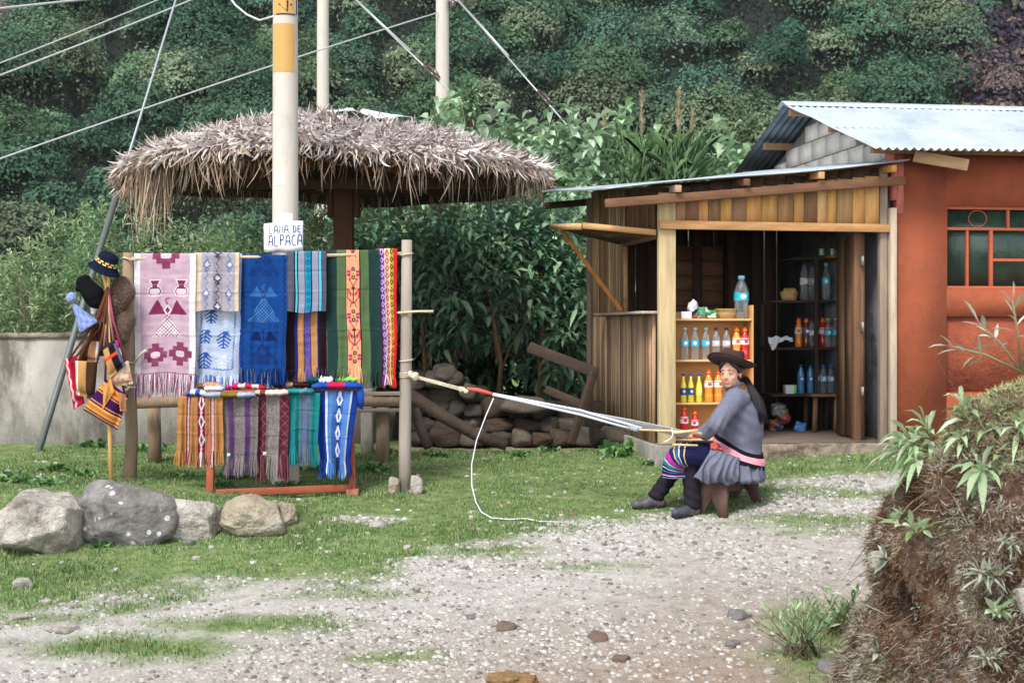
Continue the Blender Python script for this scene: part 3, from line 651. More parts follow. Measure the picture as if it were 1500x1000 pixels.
def strips(n, rfun, seed, lmin, lmax, wmin, wmax, pal, zo=0., hang=0., tw=.5, curl=.3, amask=None):
    r = np.random.default_rng(seed); a = r.uniform(0, 2*math.pi, n)
    if amask is not None: k = r.random(n) < amask(a); a = a[k]; n = len(a)
    rd = rfun(r, n); L = r.uniform(lmin, lmax, n); W = r.uniform(wmin, wmax, n)
    er = np.stack([np.cos(a), np.sin(a), 0*a], 1); et = np.stack([-np.sin(a), np.cos(a), 0*a], 1)
    slope = (uz(rd+.05, a)-uz(rd-.05, a))/.1; slope = np.clip(slope, -1.2, 0)
    down = er+np.stack([0*a, 0*a, slope], 1); down /= np.linalg.norm(down, axis=1)[:, None]
    nrm = np.cross(et, down); nrm *= np.sign(nrm[:, 2])[:, None]
    d0 = down*(1-hang)+np.array([0, 0, -1])*hang+et*r.normal(0, tw, n)[:, None]+nrm*r.uniform(0, .3, n)[:, None]*(1-hang); d0 /= np.linalg.norm(d0, axis=1)[:, None]
    base = np.stack([UC.x+rd*np.cos(a), UC.y+rd*np.sin(a), uz(rd, a)+zo+r.uniform(0, .05, n)*(1-hang)], 1)
    side = np.cross(d0, nrm); side /= np.linalg.norm(side, axis=1)[:, None]
    ang = r.uniform(0, 3.14, n)[:, None]; side = side*np.cos(ang)+nrm*np.sin(ang)
    pts = [base]; d = d0.copy(); cur = r.normal(0, curl, (n, 3)); cur[:, 2] -= .35*curl
    for s in range(4): pts.append(pts[-1]+d*(L/4)[:, None]); d = d+cur*.5; d /= np.linalg.norm(d, axis=1)[:, None]
    ws = [.6, 1, .95, .7, .15]; rows = []
    for p, w_ in zip(pts, ws): rows += [p-side*(W*w_/2)[:, None], p+side*(W*w_/2)[:, None]]
    V = np.stack(rows, 1).reshape(-1, 3); i0 = (np.arange(n)*10)[:, None]
    q = np.concatenate([i0+np.array([2*s, 2*s+1, 2*s+3, 2*s+2]) for s in range(4)])
    pal = np.array(pal); c = pal[r.integers(0, len(pal), n)]*r.uniform(.7, 1.25, n)[:, None]
    return V, q, np.tile(c, (4, 1))
P_top = [lin(200, 190, 186), lin(212, 204, 200), lin(180, 166, 158), lin(224, 218, 214), lin(128, 108, 100)]
P_frg = [lin(172, 150, 128), lin(150, 126, 104), lin(190, 170, 150), lin(126, 102, 84), lin(180, 164, 152)]
M_straw = mat('straw', col=True, var=.15, ns=30, bump=0, rough=.8, trans=.15, spec=.25)
V, q, c = strips(21000, lambda r, n: np.sqrt(r.uniform(.01, 1, n))*2.08, 31, .09, .24, .013, .030, P_top, tw=.8, curl=.9)
np_obj('thatch', V, [q], M_straw, umb, c)
V1, q1, c1 = strips(5000, lambda r, n: r.uniform(1.9, 2.12, n), 32, .09, .23, .010, .022, P_frg+P_top, zo=-.02, hang=.5, tw=.5, curl=.5, amask=lambda a: np.clip(.75+.5*np.sin(a*9)*np.sin(a*23+1), .25, 1))
V2, q2, c2 = strips(20000, lambda r, n: r.uniform(1.75, 2.1, n), 33, .12, .42, .007, .016, P_frg, zo=-.06, hang=.85, tw=.3, curl=.3, amask=lambda a: np.exp(-((np.mod(a, 6.283)-3.78)/.13)**2)*.2+np.exp(-((np.mod(a, 6.283)-4.3)/.12)**2)*.12)
V3, q3, c3 = strips(800, lambda r, n: r.uniform(1.8, 2.08, n), 34, .2, .42, .007, .014, P_frg, zo=-.05, hang=.9, tw=.2, curl=.15)
V4, q4, c4_ = strips(11000, lambda r, n: r.uniform(1.8, 2.1, n), 35, .35, .85, .008, .016, P_frg, zo=-.06, hang=.94, tw=.14, curl=.14, amask=lambda a: np.exp(-((np.mod(a, 6.283)-3.84)/.085)**2)*.5)
V3 = np.concatenate([V3, V4]); q3 = np.concatenate([q3, q4+len(V3)-len(V4)]); c3 = np.concatenate([c3, c4_])
np_obj('fringe', np.concatenate([V1, V2, V3]), [np.concatenate([q1, q2+len(V1), q3+len(V1)+len(V2)])], M_straw, umb, np.concatenate([c1, c2, c3]))
# torn white sheet near the peak
rows = []
for i in range(25):
    a = -math.pi/2-.75+1.75*i/24; row = []
    for j in range(6):
        r_ = .12+.62*j/5*(.75+.35*mnoise.noise(Vector((i*.5, 0, 0)))); row.append((UC.x+r_*math.cos(a)*1.25+.16, UC.y+r_*math.sin(a), float(uz(r_, a))+.095+.02*mnoise.noise(Vector((i*.7, j*.9, 2)))))
    rows.append(row)
V = np.array(rows).reshape(-1, 3); idx = np.arange(150).reshape(25, 6); q = np.stack([idx[:-1, :-1].ravel(), idx[1:, :-1].ravel(), idx[1:, 1:].ravel(), idx[:-1, 1:].ravel()], 1)
np_obj('plastic_sheet', V, [q], mat('white_plastic', lin(225, 228, 232), rough=.4, bump=.2, bs=10, var=.06), umb, None, True)
# ---------- concrete utility poles ----------
M_pole = mat('pole_concrete', lin(196, 190, 180, .92), var=.09, ns=5, bump=.35, bs=40, stain=lin(158, 150, 140), stain_s=3, st=(1, 1, .4), stain_t=(.55, .75))
M_ylw = mat('yellow_pole_paint', lin(206, 164, 96, .8), var=.08, ns=6, bump=.15, rough=.7); M_blk = mat('black_paint', lin(30, 26, 24), bump=0)
def pole(px, pyb, D, wpx_hi, wpx_lo, ztop, label):
    b = P(px, pyb, D); r0 = wpx_lo/2*D/F; r1 = wpx_hi/2*D/F; z5 = CAMH+480*D/F
    k = (r1-r0)/(z5-b.z); t = thing('utility_pole', (b.x, D, b.z), label, 'utility pole')
    m = MB(); n_ = 30; zs = np.linspace(b.z-.2, ztop, n_+1)
    m.tube([(b.x, D, z) for z in zs], [max(r0+k*(z-b.z), .05) for z in zs], 28); m.build('shaft', M_pole, t, True); return t, b, r0, k
pl, pb, r0, k = pole(418, 712, 11.5, 36, 40, 6.5, 'thick concrete pole with painted yellow bands rising through the textile stall')
def zr(z): return r0+k*(z-pb.z)
def band(name, y0, y1, a0, a1, mt, parent, pr=.002):
    z0, z1 = P(0, y1, 11.4).z, P(0, y0, 11.4).z; m = MB(); n_ = 20; vs = []
    for j in range(5):
        z = z0+(z1-z0)*j/4
        for i in range(n_+1):
            a = math.radians(a0+(a1-a0)*i/n_); vs.append((pb.x+(zr(z)+pr)*math.cos(a), 11.5+(zr(z)+pr)*math.sin(a), z))
    m.add(vs, [(j*(n_+1)+i, j*(n_+1)+i+1, (j+1)*(n_+1)+i+1, (j+1)*(n_+1)+i) for j in range(4) for i in range(n_)]); return m.build(name, mt, parent, True)
band('yellow_band', 34, 105, 210, 325, M_ylw, pl); nb = band('number_plate', -75, 21, 210, 322, M_ylw, pl)
def strokes(m, lines, org, ex, ey, sx, sy, r, c=None, nrm=None):
    for ln in lines:
        pts = [org+ex*(p[0]*sx)+ey*(p[1]*sy) for p in ln]; m.tube(pts, r, 6, c)
LET = {'L': [[(.1, 1), (.1, 0), (.8, 0)]], 'A': [[(0, 0), (.12, .8), (.3, 1), (.7, 1), (.85, .8), (.95, 0)], [(.06, .42), (.9, .42)]], 'N': [[(.08, 0), (.08, 1), (.85, 0), (.85, 1)]],
       'D': [[(.1, 0), (.1, 1), (.55, .95), (.85, .6), (.8, .25), (.5, 0), (.1, 0)]], 'E': [[(.8, 1), (.12, 1), (.12, 0), (.85, 0)], [(.12, .5), (.7, .5)]],
       'P': [[(.1, 0), (.1, 1), (.6, 1), (.88, .78), (.6, .52), (.1, .48)]], 'C': [[(.85, .95), (.45, 1), (.12, .7), (.1, .3), (.4, 0), (.85, .04)]],
       'O': [[(.5, 1), (.12, .75), (.12, .25), (.5, 0), (.88, .25), (.88, .75), (.5, 1)]], 'B': [[(.1, 0), (.1, 1), (.6, 1), (.8, .75), (.55, .52), (.1, .52)], [(.55, .52), (.88, .27), (.6, 0), (.1, 0)]],
       '4': [[(.62, 0), (.62, 1), (.05, .32), (.95, .32)]]}
m = MB(); yf = 11.5-zr(4.0)-.0035
s_ = 11.4/F
for i in range(2):
    org = Vector((P(420-2, 0, 11.4).x, 0, 0))
    for ln in LET['4']:
        pts = []
        for (a, b) in ln:   # number painted sideways
            px = 427-b*19; py = 17-a*17-i*20; q_ = P(px, py, 11.4); dx = q_.x-pb.x; rr = zr(q_.z)+.003; pts.append((q_.x, 11.5-math.sqrt(max(rr*rr-dx*dx, 0)), q_.z))
        m.tube(pts, .0075, 6)
pts = []
for px in range(404, 434, 3): q_ = P(px, 20.5, 11.4); dx = q_.x-pb.x; rr = zr(q_.z)+.002; pts.append((q_.x, 11.5-math.sqrt(max(rr*rr-dx*dx, 0)), q_.z))
m.tube(pts, .005, 6); pts = []
for py in range(20, -70, -8): q_ = P(432.5, py, 11.4); dx = q_.x-pb.x; rr = zr(q_.z)+.002; pts.append((q_.x, 11.5-math.sqrt(max(rr*rr-dx*dx, 0)), q_.z))
m.tube(pts, .004, 6); m.build('number', M_blk, nb)
band('paper_scrap', 252, 271, 228, 275, mat('old_paper', lin(214, 222, 196), bump=.2, var=.08), pl, .003)
band('paper_strip', 312, 326, 232, 312, mat('white_paper', lin(228, 226, 222), var=.05, bump=.2), pl, .003)
# the sign is a bent sheet of card taped on the pole
sg = MB(); ys = 11.5-.118
M_sign = NT('sign_card'); t = M_sign; ns_ = t.noise(14, detail=5); t.L(t.ramp(ns_, [(.35, lin(232, 234, 238)), (.7, lin(214, 220, 226))]), t.b.inputs['Base Color']); t.b.inputs['Roughness'].default_value = .5; t.bump(ns_, .3, .01); M_sign = M_sign.m
def sp_(px, py): 
    q_ = P(px, py, 11.38); q_.y = ys+.0+.10*max(0, (abs(px-416)-14)/14)**1.3*.35; return q_
g_ = []
for j in range(7):
    for i in range(21):
        px = 385+58*i/20; py0 = 327-4*i/20*(1 if i > 5 else .5); py1 = 368+1*math.sin(i*.6); py = py0+(py1-py0)*j/6; g_.append(sp_(px, py))
V = np.array([tuple(v) for v in g_]); V2 = V+[0, .004, 0]; idx = np.arange(147).reshape(7, 21); n = 147
q = np.stack([idx[:-1, :-1].ravel(), idx[1:, :-1].ravel(), idx[1:, 1:].ravel(), idx[:-1, 1:].ravel()], 1)
e = np.concatenate([idx[0], idx[1:, -1], idx[-1, -2::-1], idx[-2:0:-1, 0]]); e2 = np.roll(e, -1)
sign = np_obj('sign', np.concatenate([V, V2]), [q, q[:, ::-1]+n, np.stack([e2, e2+n, e+n, e], 1)], M_sign, None, None, True)
tag(sign, 'white hand-lettered card sign reading LANA DE ALPACA taped to the concrete pole', 'sign')
def hand(word, px0, px1, yb, yt, r, wob=.6):
    m = MB(); n_ = len(word); w_ = (px1-px0)/n_
    for i, ch in enumerate(word):
        if ch == ' ': continue
        for ln in LET[ch]:
            pts = []
            for (a, b) in ln:
                q_ = sp_(px0+w_*(i+a*.78), yb+(yt-yb)*b-.6*i/n_*3+math.sin(i*2.3)*wob); q_.y -= .0035; pts.append(q_)
            m.tube(pts, r, 6)
    return m
M_ink = mat('blue_ink', lin(38, 58, 130), bump=0, rough=.6, var=.2); M_ink2 = mat('grey_blue_ink', lin(60, 70, 120), bump=0, rough=.6, var=.2)
hand('LANA', 394, 424, 342, 330.5, .003).build('lettering', M_ink2, sign); hand('DE', 429, 442, 340, 330, .003).build('lettering', M_ink, sign); hand('ALPACA', 393, 444, 360, 345, .0036).build('lettering', M_ink, sign)
p2, *_ = pole(473, 520, 25, 17, 20, 9.5, 'slim distant concrete pole rising behind the thatch peak')
p3, *_ = pole(648, 520, 22, 19, 22, 7.15, 'distant concrete pole with insulators, right of the thatch peak')
m = MB(); q_ = P(664, 2, 22)
for (px, py) in ((664, 8), (677, 4)): m.ell(P(px, py, 21.9), (.055, .055, .085))
m.build('insulator', mat('brown_ceramic', lin(70, 56, 52), rough=.25, coat=.6, bump=0), p3)
m = MB(); m.ell(P(690, -2, 21.9), (.12, .07, .07)); m.bar(P(650, 2, 22), P(690, 2, 21.9), .05, .05); m.build('bracket', mat('dull_steel'), p3)
M_wire = mat('bare_wire', lin(196, 196, 196), bump=0, rough=.5, metal=.3, var=.05); M_steel = mat('steel_cable', lin(170, 176, 178), bump=0, rough=.4, metal=.5, var=.05)
def wire(a, b, r, label, mt=M_wire, sag=.0, n=16, group='overhead wires', name='overhead_wire', cat='wire'):
    a = Vector(a); b = Vector(b); m = MB(); pts = [a.lerp(b, i/n)-Vector((0, 0, sag*4*(i/n)*(1-i/n))) for i in range(n+1)]; m.tube(pts, r, 6)
    return tag(m.build(name, mt), label, cat, group)
wire(P(-250, 40, 16), P(450, -36, 26), .017, 'short pale wire crossing the top left corner')
wire(P(-250, 186, 18), P(470, -105, 28), .010, 'upper of two close wires slanting up at top left', sag=.1)
wire(P(-250, 202, 18), P(500, -95, 28), .013, 'lower of two close wires slanting up at top left', sag=.1)
wire(P(-250, 322, 14), P(641, 19, 21.9), .010, 'long pale wire running from far left to the insulator pole', sag=-.05)
m = MB(); m.tube([P(330, -12, 12), P(345, 8, 11.9), P(362, 22, 11.8), P(380, 30, 11.7), P(388, 28, 11.6), P(402, 24, 11.45)], .009, 8); m.build('curled_cable', M_wire); tag(bpy.data.objects['curled_cable'], 'short white cable end curling beside the yellow-banded pole', 'cable')
A_ = P(55, 666, 12.9); B_ = P(190, 222, 14.95); d_ = (B_-A_)
guy = thing('guy_anchor', A_, 'slanting steel guy wire in a grey pipe rising from the grass beside the hats', 'guy wire')
m = MB(); m.tube([A_-d_*.03, A_+d_*.2, A_+d_*.5, A_+d_*.84], .031, 12); m.build('pipe', mat('grey_pipe', lin(98, 104, 102), rough=.55, metal=.3, var=.2, ns=5, bump=.1), guy, True)
m = MB(); m.tube([A_+d_*.82, A_+d_*1.0, A_+d_*3.2], .013, 8); m.build('cable', M_steel, guy)
def stay(a, b, ins, label):
    t = thing('stay_wire', b, label, 'stay wire', 'stay wires by the distant poles'); m = MB(); m.tube([a, b], .012, 6)
    a2, b2 = Vector(a), Vector(b); d = (b2-a2).normalized(); up = d.cross(Vector((0, 1, 0))).normalized()
    m.tube([a2, a2+(b2-a2)*.42+up*.02], .017, 6); m.build('cable', M_steel, t)
    for k_ in ins: m = MB(); c_ = a2.lerp(b2, k_); m.tube([c_-d*.15+up*.035, c_-d*.05+up*.05, c_+d*.05+up*.05, c_+d*.15+up*.035], [.012, .024, .024, .012], 8); m.tube([c_-d*.18, c_+d*.18], .020, 6); m.build('insulator', mat('brown_ceramic'), t)
stay(P(505, -15, 20.5), P(740, 212, 19), (.56,), 'stay wire crossing in front of the insulator pole'); stay(P(670, 0, 21.6), P(858, 215, 19), (.70,), 'stay wire running down right from the insulator pole into the bushes')
# ---------- woven textiles ----------
M_cloth = mat('wool_cloth', col=True, var=.10, ns=25, bump=.5, bs=350, bd=.003, rough=.95, spec=.1, trans=.06)
M_frin = mat('wool_fringe', col=True, var=.15, ns=60, bump=0, rough=.95, spec=.1)
A = lambda *c: np.array(lin(*c, .72))
class Pat:
    def __init__(s, W, H, base):
        s.W, s.H = W, H; s.x = None; s.base = base; s.ops = []
    def add(s, f, c): s.ops.append((f, A(*c))); return s
    def st(s, a, b, c, y0=-99, y1=999): return s.add(lambda x, y: (x >= a) & (x < b) & (y >= y0) & (y < y1), c)
    def dia(s, cx, cy, w, h, c, ring=None):
        def f(x, y):
            d = abs(x-cx)/w+abs(y-cy)/h; return (d < 1) if ring is None else (d < 1) & (d > ring)
        return s.add(f, c)
    def tri(s, ax, ay, bx0, bx1, by, c, lat=None, lc=None):
        def f(x, y):
            t = (y-ay)/(by-ay); return (t >= 0) & (t <= 1) & (x >= ax+(bx0-ax)*t) & (x <= ax+(bx1-ax)*t)
        s.add(f, c)
        if lat: s.add(lambda x, y: f(x, y) & (((x+y) % lat < 1.1) | ((x-y) % lat < 1.1)), lc)
        return s
    def seg(s, x0, y0, x1, y1, w, c):
        def f(x, y):
            dx, dy = x1-x0, y1-y0; t = np.clip(((x-x0)*dx+(y-y0)*dy)/(dx*dx+dy*dy), 0, 1); return np.hypot(x-x0-t*dx, y-y0-t*dy) < w
        return s.add(f, c)
    def zig(s, x0, y0, y1, amp, per, w, c, horiz=False):
        def f(x, y):
            if horiz: x, y = y, x
            z = x0+amp*(np.abs(((y/per) % 1)-.5)*4-1); return (abs(x-z) < w) & (y >= y0) & (y < y1)
        return s.add(f, c)
    def ell(s, cx, cy, a, b, c, ring=None):
        return s.add(lambda x, y: (((x-cx)/a)**2+((y-cy)/b)**2 < 1) & (((x-cx)/a)**2+((y-cy)/b)**2 > (ring or -1)), c)
    def ev(s, x, y):
        c = np.empty(x.shape+(3,)); c[:] = A(*s.base)
        for f, k in s.ops: c[f(x, y)] = k
        return c
def rope_z(px): return 371-(px-192)*.0176
def rope_D(px): return 10.95+(px-192)/398*.25
def shawl(name, label, px0, px1, ytop, ybot, pat, D=None, fringe=28, fcols=None, cat='shawl', group=None, seed=0, folds=3, amp=.012, back=.22, skew=0, taper=0, dy=0, sw=.9, top_px=None):
    """cloth hung over a rail; px0..px1 at the top edge, ybot = lower edge of the weave, fringe px below"""
    W = px1-px0; H = ybot-ytop; D = D if D is not None else rope_D((px0+px1)/2); s = D/F
    nxp = int(W/ sw); nyp = int(H/sw); x = np.linspace(0, W, nxp+1); r = random.Random(seed)
    nb = int(nyp*back); ys = np.concatenate([np.linspace(-back*H, 0, nb+1)[:-1], np.linspace(0, H, nyp+1)])
    Xp, Yp = np.meshgrid(x, ys); T = np.clip(Yp/H, 0, 1)
    u = Xp/W; ph = r.uniform(0, 6)
    cx = px0+Xp+skew*T+(u-.5)*taper*T+1.2*np.sin(Yp*.05+seed)*T
    fold = .004*(np.exp(-((Yp-H*.34)/1.6)**2)-np.exp(-((Yp-H*.67)/1.6)**2)+.7*np.exp(-((Xp-W*.5)/1.4)**2)*T)+.0065*vn(Xp*.12+seed*9, Yp*.045, s=5)*np.clip(T*4, 0, 1)+.003*vn(Xp*.05, Yp*.16+seed, s=6)+1.25*amp*(.25+.75*T)*(np.sin(u*folds*6.283+ph+.4*np.sin(Yp*.02))+.4*np.sin(u*folds*2.3*6.283+ph*2))
    hem = 1.5*np.sin(u*7+seed)*T
    front = Yp >= 0
    R = .016
    wx = (cx-750)*s; yy = np.where(front, D-R-.012*T+fold-.002, D+R+.006); py = np.where(front, ytop+Yp+hem+1.4*np.sin(u*3.1+seed*1.7)*np.clip(1-T*3, 0, 1), ytop-Yp)
    # roll over the rail
    near_ = np.abs(Yp)*s < R*1.5; th = np.clip(Yp*s/R, -1.5, 1.5)
    yy = np.where(near_, D-R*np.sin(th)+fold*near_*.2, yy); zz = CAMH-(py-480)*s; zz = np.where(near_, CAMH-(ytop-480)*s-R*(1-np.cos(th)), zz)
    yy = yy-dy
    V = np.stack([wx, yy, zz], 2).reshape(-1, 3); ny_, nx_ = Xp.shape; idx = np.arange(ny_*nx_).reshape(ny_, nx_)
    q = np.stack([idx[:-1, :-1].ravel(), idx[1:, :-1].ravel(), idx[1:, 1:].ravel(), idx[:-1, 1:].ravel()], 1)
    fx = (Xp[:-1, :-1]+Xp[1:, 1:])/2; fy = np.abs((Yp[:-1, :-1]+Yp[1:, 1:])/2)
    c = pat.ev(fx, fy); c = c*(1+.05*np.random.default_rng(seed).normal(size=fx.shape))[..., None]; c = c.reshape(-1, 3)
    o = np_obj(name, V, [q], M_cloth, None, np.clip(c, 0.003, 1), True); tag(o, label, cat, group)
    if fringe:
        n = int(W*1.9); rr = np.random.default_rng(seed+1); rows = []; cc = []
        bot = V.reshape(ny_, nx_, 3)[-1]
        for layer in range(2):
            fxs = np.sort(rr.uniform(0, W, n)); bx = np.interp(fxs, x, bot[:, 0]); by = np.interp(fxs, x, bot[:, 1]); bz = np.interp(fxs, x, bot[:, 2])
            L = fringe*s*rr.uniform(.8, 1.06, n)*(1+.08*np.sin(fxs*.3)); w_ = rr.uniform(.7, 1.3, n)*s; cl = (np.round(fxs/5)*5-fxs)*s*.8
            dx = rr.normal(0, 1.2, n)*s+cl; o_ = rr.normal(0, .004, n)-.002*layer
            for k_, (t_, ww) in enumerate(((0, 1), (.4, 1), (.75, 1), (1, .5))):
                px_ = bx+dx*math.sin(t_*1.57); pz = bz-L*t_+.003; py_ = by+o_*t_*3-.004*t_
                rows.append((layer, np.stack([px_-w_*ww/2, py_, pz], 1), np.stack([px_+w_*ww/2, py_-.001, pz], 1)))
            src = pat.ev(fxs, np.full(n, H-.5)) if fcols is None else np.array([A(*k) for k in fcols])[rr.integers(0, len(fcols), n)]
            cc.append(src*rr.uniform(.7, 1.2, n)[:, None])
        Vs = []; qs = []; cols = []; off = 0
        for layer in range(2):
            rw = [a for a in rows if a[0] == layer]; st_ = np.stack([p for a in rw for p in (a[1], a[2])], 1).reshape(-1, 3); Vs.append(st_); i0 = (np.arange(n)*8)[:, None]+off
            for k_ in range(3): qs.append(i0+np.array([2*k_, 2*k_+1, 2*k_+3, 2*k_+2])); cols.append(cc[layer])
            off += len(st_)
        np_obj('fringe', np.concatenate(Vs), [np.concatenate(qs)], M_frin, o, np.concatenate(cols))
    return o
# ----- stall frame: two posts, rail, sticks
st = thing('stall_post', P(190, 712, 10.98), 'rough barked pole holding the left end of the shawl rail', 'post', 'posts of the shawl stall')
b = P(190, 712, 10.98); m = MB(); m.tube([(b.x, 10.98, .2), (b.x+.015, 10.98, .7), (b.x-.01, 10.98, 1.3), (b.x-.012, 10.98, 2.08)], [.052, .047, .05, .04], 12); m.build('shaft', mat('bark_brown', lin(132, 112, 92), var=.35, ns=10, st=(1, 1, .2), bump=.9, bs=30, bd=.02), st, True)
for z_ in (2.03, 1.24, 1.05): m = MB(); m.tube([(b.x+.055*math.cos(a), 10.98+.055*math.sin(a), z_+.01*math.sin(a*2)) for a in np.linspace(0, 6.283, 17)], .006, 5); m.build('binding', mat('twine', lin(196, 184, 164), var=.3, ns=60, bump=.4, bs=200), st)
m = MB()
m.tube([(b.x+.05, 10.93, 1.24), (b.x+.12, 10.9, 1.31), (b.x+.15, 10.9, 1.33)], .012, 6); m.build('twig_stub', mat('twine'), st); m = MB(); m.tube([(b.x+.02, 10.92, 1.05), (b.x-.04, 10.9, 1.0), (b.x-.09, 10.9, .97)], .010, 6)
M_twine = mat('twine'); m.build('twig_stub', M_twine, st)
st = thing('loom_post', P(595, 719, 11.2), 'straight grey timber post right of the shawls, with the loom tied to it', 'post', 'posts of the shawl stall')
b2 = P(595, 719, 11.2); m = MB(); m.tube([(b2.x-.01, 11.2, .1), (b2.x-.01, 11.2, .6), (b2.x, 11.2, 1.4), (b2.x+.005, 11.2, 2.19)], [.052, .049, .046, .041], 14); m.build('shaft', mat('grey_driftwood', lin(152, 142, 132), var=.22, ns=12, st=(1, 1, .08), bump=.6, bs=40, bst=(1, 1, .1), bd=.012), st, True)
for z_ in (1.135, 1.12, 1.15, 2.08, 1.245): m = MB(); m.tube([(b2.x+.052*math.cos(a), 11.2+.052*math.sin(a), z_+.008*math.sin(a+1)) for a in np.linspace(0, 6.283, 17)], .006, 5); m.build('binding', M_twine, st)
M_stick = mat('peeled_stick', lin(190, 172, 140), var=.2, ns=14, st=(.2, 1, 1), bump=.3)
m = MB(); m.tube([P(188, 379, 10.96), P(400, 376, 11.08), P(598, 371, 11.19)], .013, 8); tag(m.build('shawl_rail', M_stick), 'thin peeled pole carrying the row of upper shawls', 'rail')
m = MB(); m.tube([P(552, 458, 11.21), P(585, 458, 11.15), P(610, 456, 11.12), P(635, 456, 11.1)], [.009, .010, .009, .011], 8); tag(m.build('cross_stick', M_stick), 'short peeled stick lashed level across the loom post', 'stick')
# ----- motifs
def chakana(p, cx, cy, s, c, cin=(226, 205, 214)):
    for (a, b) in ((1, .3), (.68, .62), (.3, 1)): p.add(lambda x, y, a=a, b=b: (abs(x-cx) < s*a) & (abs(y-cy) < s*b), c)
    p.add(lambda x, y: (abs(x-cx) < s) & (abs(y-cy) < s) & (((x-y) % 3.1) < .9) & ((abs(x-cx) < s*.3) | (abs(y-cy) < s*.3) | ((abs(x-cx) < s*.68) & (abs(y-cy) < s*.62))), (168, 104, 134))
    p.add(lambda x, y: (abs(x-cx)*.5+abs(y-cy) < s*.36) & (abs(x-cx) < s*.38) & (abs(y-cy) < s*.27), cin)
def condor(p, cx, y0, s, c, c2, lat=3.6, head=None):
    p.tri(cx-14*s, y0, cx-28*s, cx-2*s, y0+21*s, c); p.tri(cx+13*s, y0, cx+3*s, cx+28*s, y0+21*s, c)
    p.dia(cx, y0+15*s, 6*s, 9*s, head or c2); p.dia(cx, y0+15*s, 3.4*s, 5*s, c)
    p.seg(cx, y0+7*s, cx-3*s, y0, .9, c); p.seg(cx-3*s, y0, cx+2, y0-2, .9, c)
    p.tri(cx, y0+20*s, cx-22*s, cx+21*s, y0+52*s, c2 if lat > 5 else c, lat, c if lat > 5 else c2)
bur = (130, 48, 84)
p = Pat(91, 177, (206, 178, 194)); p.add(lambda x, y: ((x*1.0 % 2 < 1) ^ (y % 2 < 1)), (198, 166, 184)); p.st(-1, 8.5, (238, 232, 238)).st(82, 99, (236, 232, 236)).st(8.5, 9.5, (200, 176, 192))
chakana(p, 47, 3, 20, bur); condor(p, 50, 68, 1.05, bur, (240, 228, 234), 5.4); chakana(p, 31, 149, 17, bur); chakana(p, 68, 147, 17, bur)
for cx in (31, 70):
    def pot(x, y, cx=cx, e=0): return ((abs(x-cx) < 7+e-np.clip((y-40)*.5, 0, 3)) & (y > 40-e) & (y < 51)) | ((y >= 50) & (y < 62+e) & (abs(x-cx) < 9.5+e-np.abs(y-56)*.5))
    p.add(lambda x, y, f=pot: f(x, y, e=1.6), (238, 230, 236)); p.add(lambda x, y, f=pot: f(x, y), bur)
    p.add(lambda x, y, cx=cx: (y > 52) & (y < 60.5) & (abs(x-cx) < 8-np.abs(y-56)*.5), (230, 214, 224)); p.st(cx-7, cx+7, (180, 130, 154), 45.5, 46.6)
p.zig(176, -9, 99, 1.2, 4, .8, bur, True)
shawl('shawl', 'pink and white woven shawl with burgundy bird, pots and stepped crosses', 197, 288, 371, 548, p, fringe=33, fcols=[(226, 206, 218), (214, 188, 204), (130, 48, 84), (240, 232, 238), (180, 130, 154)], seed=1, amp=.007, folds=2, taper=-3, sw=.8)
p = Pat(66, 84, (176, 172, 182)); p.add(lambda x, y: (x % 2 < 1) ^ (y % 2 < 1), (168, 164, 176)); p.st(0, 8, (222, 200, 172)).st(8, 10, (196, 190, 196)).st(59, 67, (226, 202, 174)).st(26, 41, (158, 150, 160))
gb = (112, 122, 168); dk = (70, 64, 92)
for cx, c, o_ in ((17, gb, 0), (33, dk, 20), (50, gb, 2)):
    for cy in ((18, 60) if o_ != 20 else (0, 38, 80)):
        p.dia(cx, cy, 6, 8, c); p.dia(cx, cy, 4, 5, (206, 204, 210)); p.dia(cx, cy+7, 4.5, 4, c, .5); p.seg(cx-5, cy+3, cx+5, cy+3, .8, c)
    p.zig(cx, -5, 84, 2.5, 11, .7, c)
    for cy in ((18, 60) if o_ != 20 else (0, 38, 80)): p.dia(cx, cy, 3, 4, (214, 212, 216))
shawl('shawl', 'short grey shawl with beige edges and dark diamond motifs above the light blue one', 288, 352, 370, 455, p, fringe=0, seed=2, amp=.006, folds=2, dy=.03)
p = Pat(75, 176, (190, 204, 226)); p.add(lambda x, y: (x % 2 < 1) ^ (y % 2 < 1), (178, 194, 220)); p.st(0, 9, (206, 218, 238)).st(66, 76, (168, 188, 222)).st(3, 4.2, (150, 172, 214)).st(69, 70, (214, 224, 240))
bl = (52, 92, 168)
p.zig(12, 82, 170, 1.2, 4.4, .7, bl).zig(61, 82, 170, 1.2, 4.4, .7, bl).zig(169, 12, 61, 1.2, 4.4, .7, bl, True)
for cx, cy, sc, c in ((26, 92, 1, bl), (19, 123, .9, bl), (46, 126, 1.15, bl), (20, 158, 1.1, bl), (46, 92, .8, (214, 220, 232)), (46, 158, .9, (216, 222, 234))):
    p.add(lambda x, y, cx=cx, cy=cy, sc=sc: (abs(x-cx) < 10*sc-np.abs(y-cy)*.5) & (abs(y-cy) < 11*sc) & (((np.abs(x-cx)-y) % 6) < 3.6) | ((abs(x-cx) < 1.3) & (abs(y-cy) < 10*sc)), c) if False else p.add(lambda x, y, cx=cx, cy=cy, sc=sc: (abs(y-cy) < 11*sc) & ((abs(x-cx) < 1.2) | ((abs(x-cx) < (10-np.abs(y-cy)*.35)*sc) & (((np.abs(x-cx)*.7-y+cy+60) % 5.4) < 2.9))), c); p.dia(cx+3, cy-8*sc, 4, 4, c)
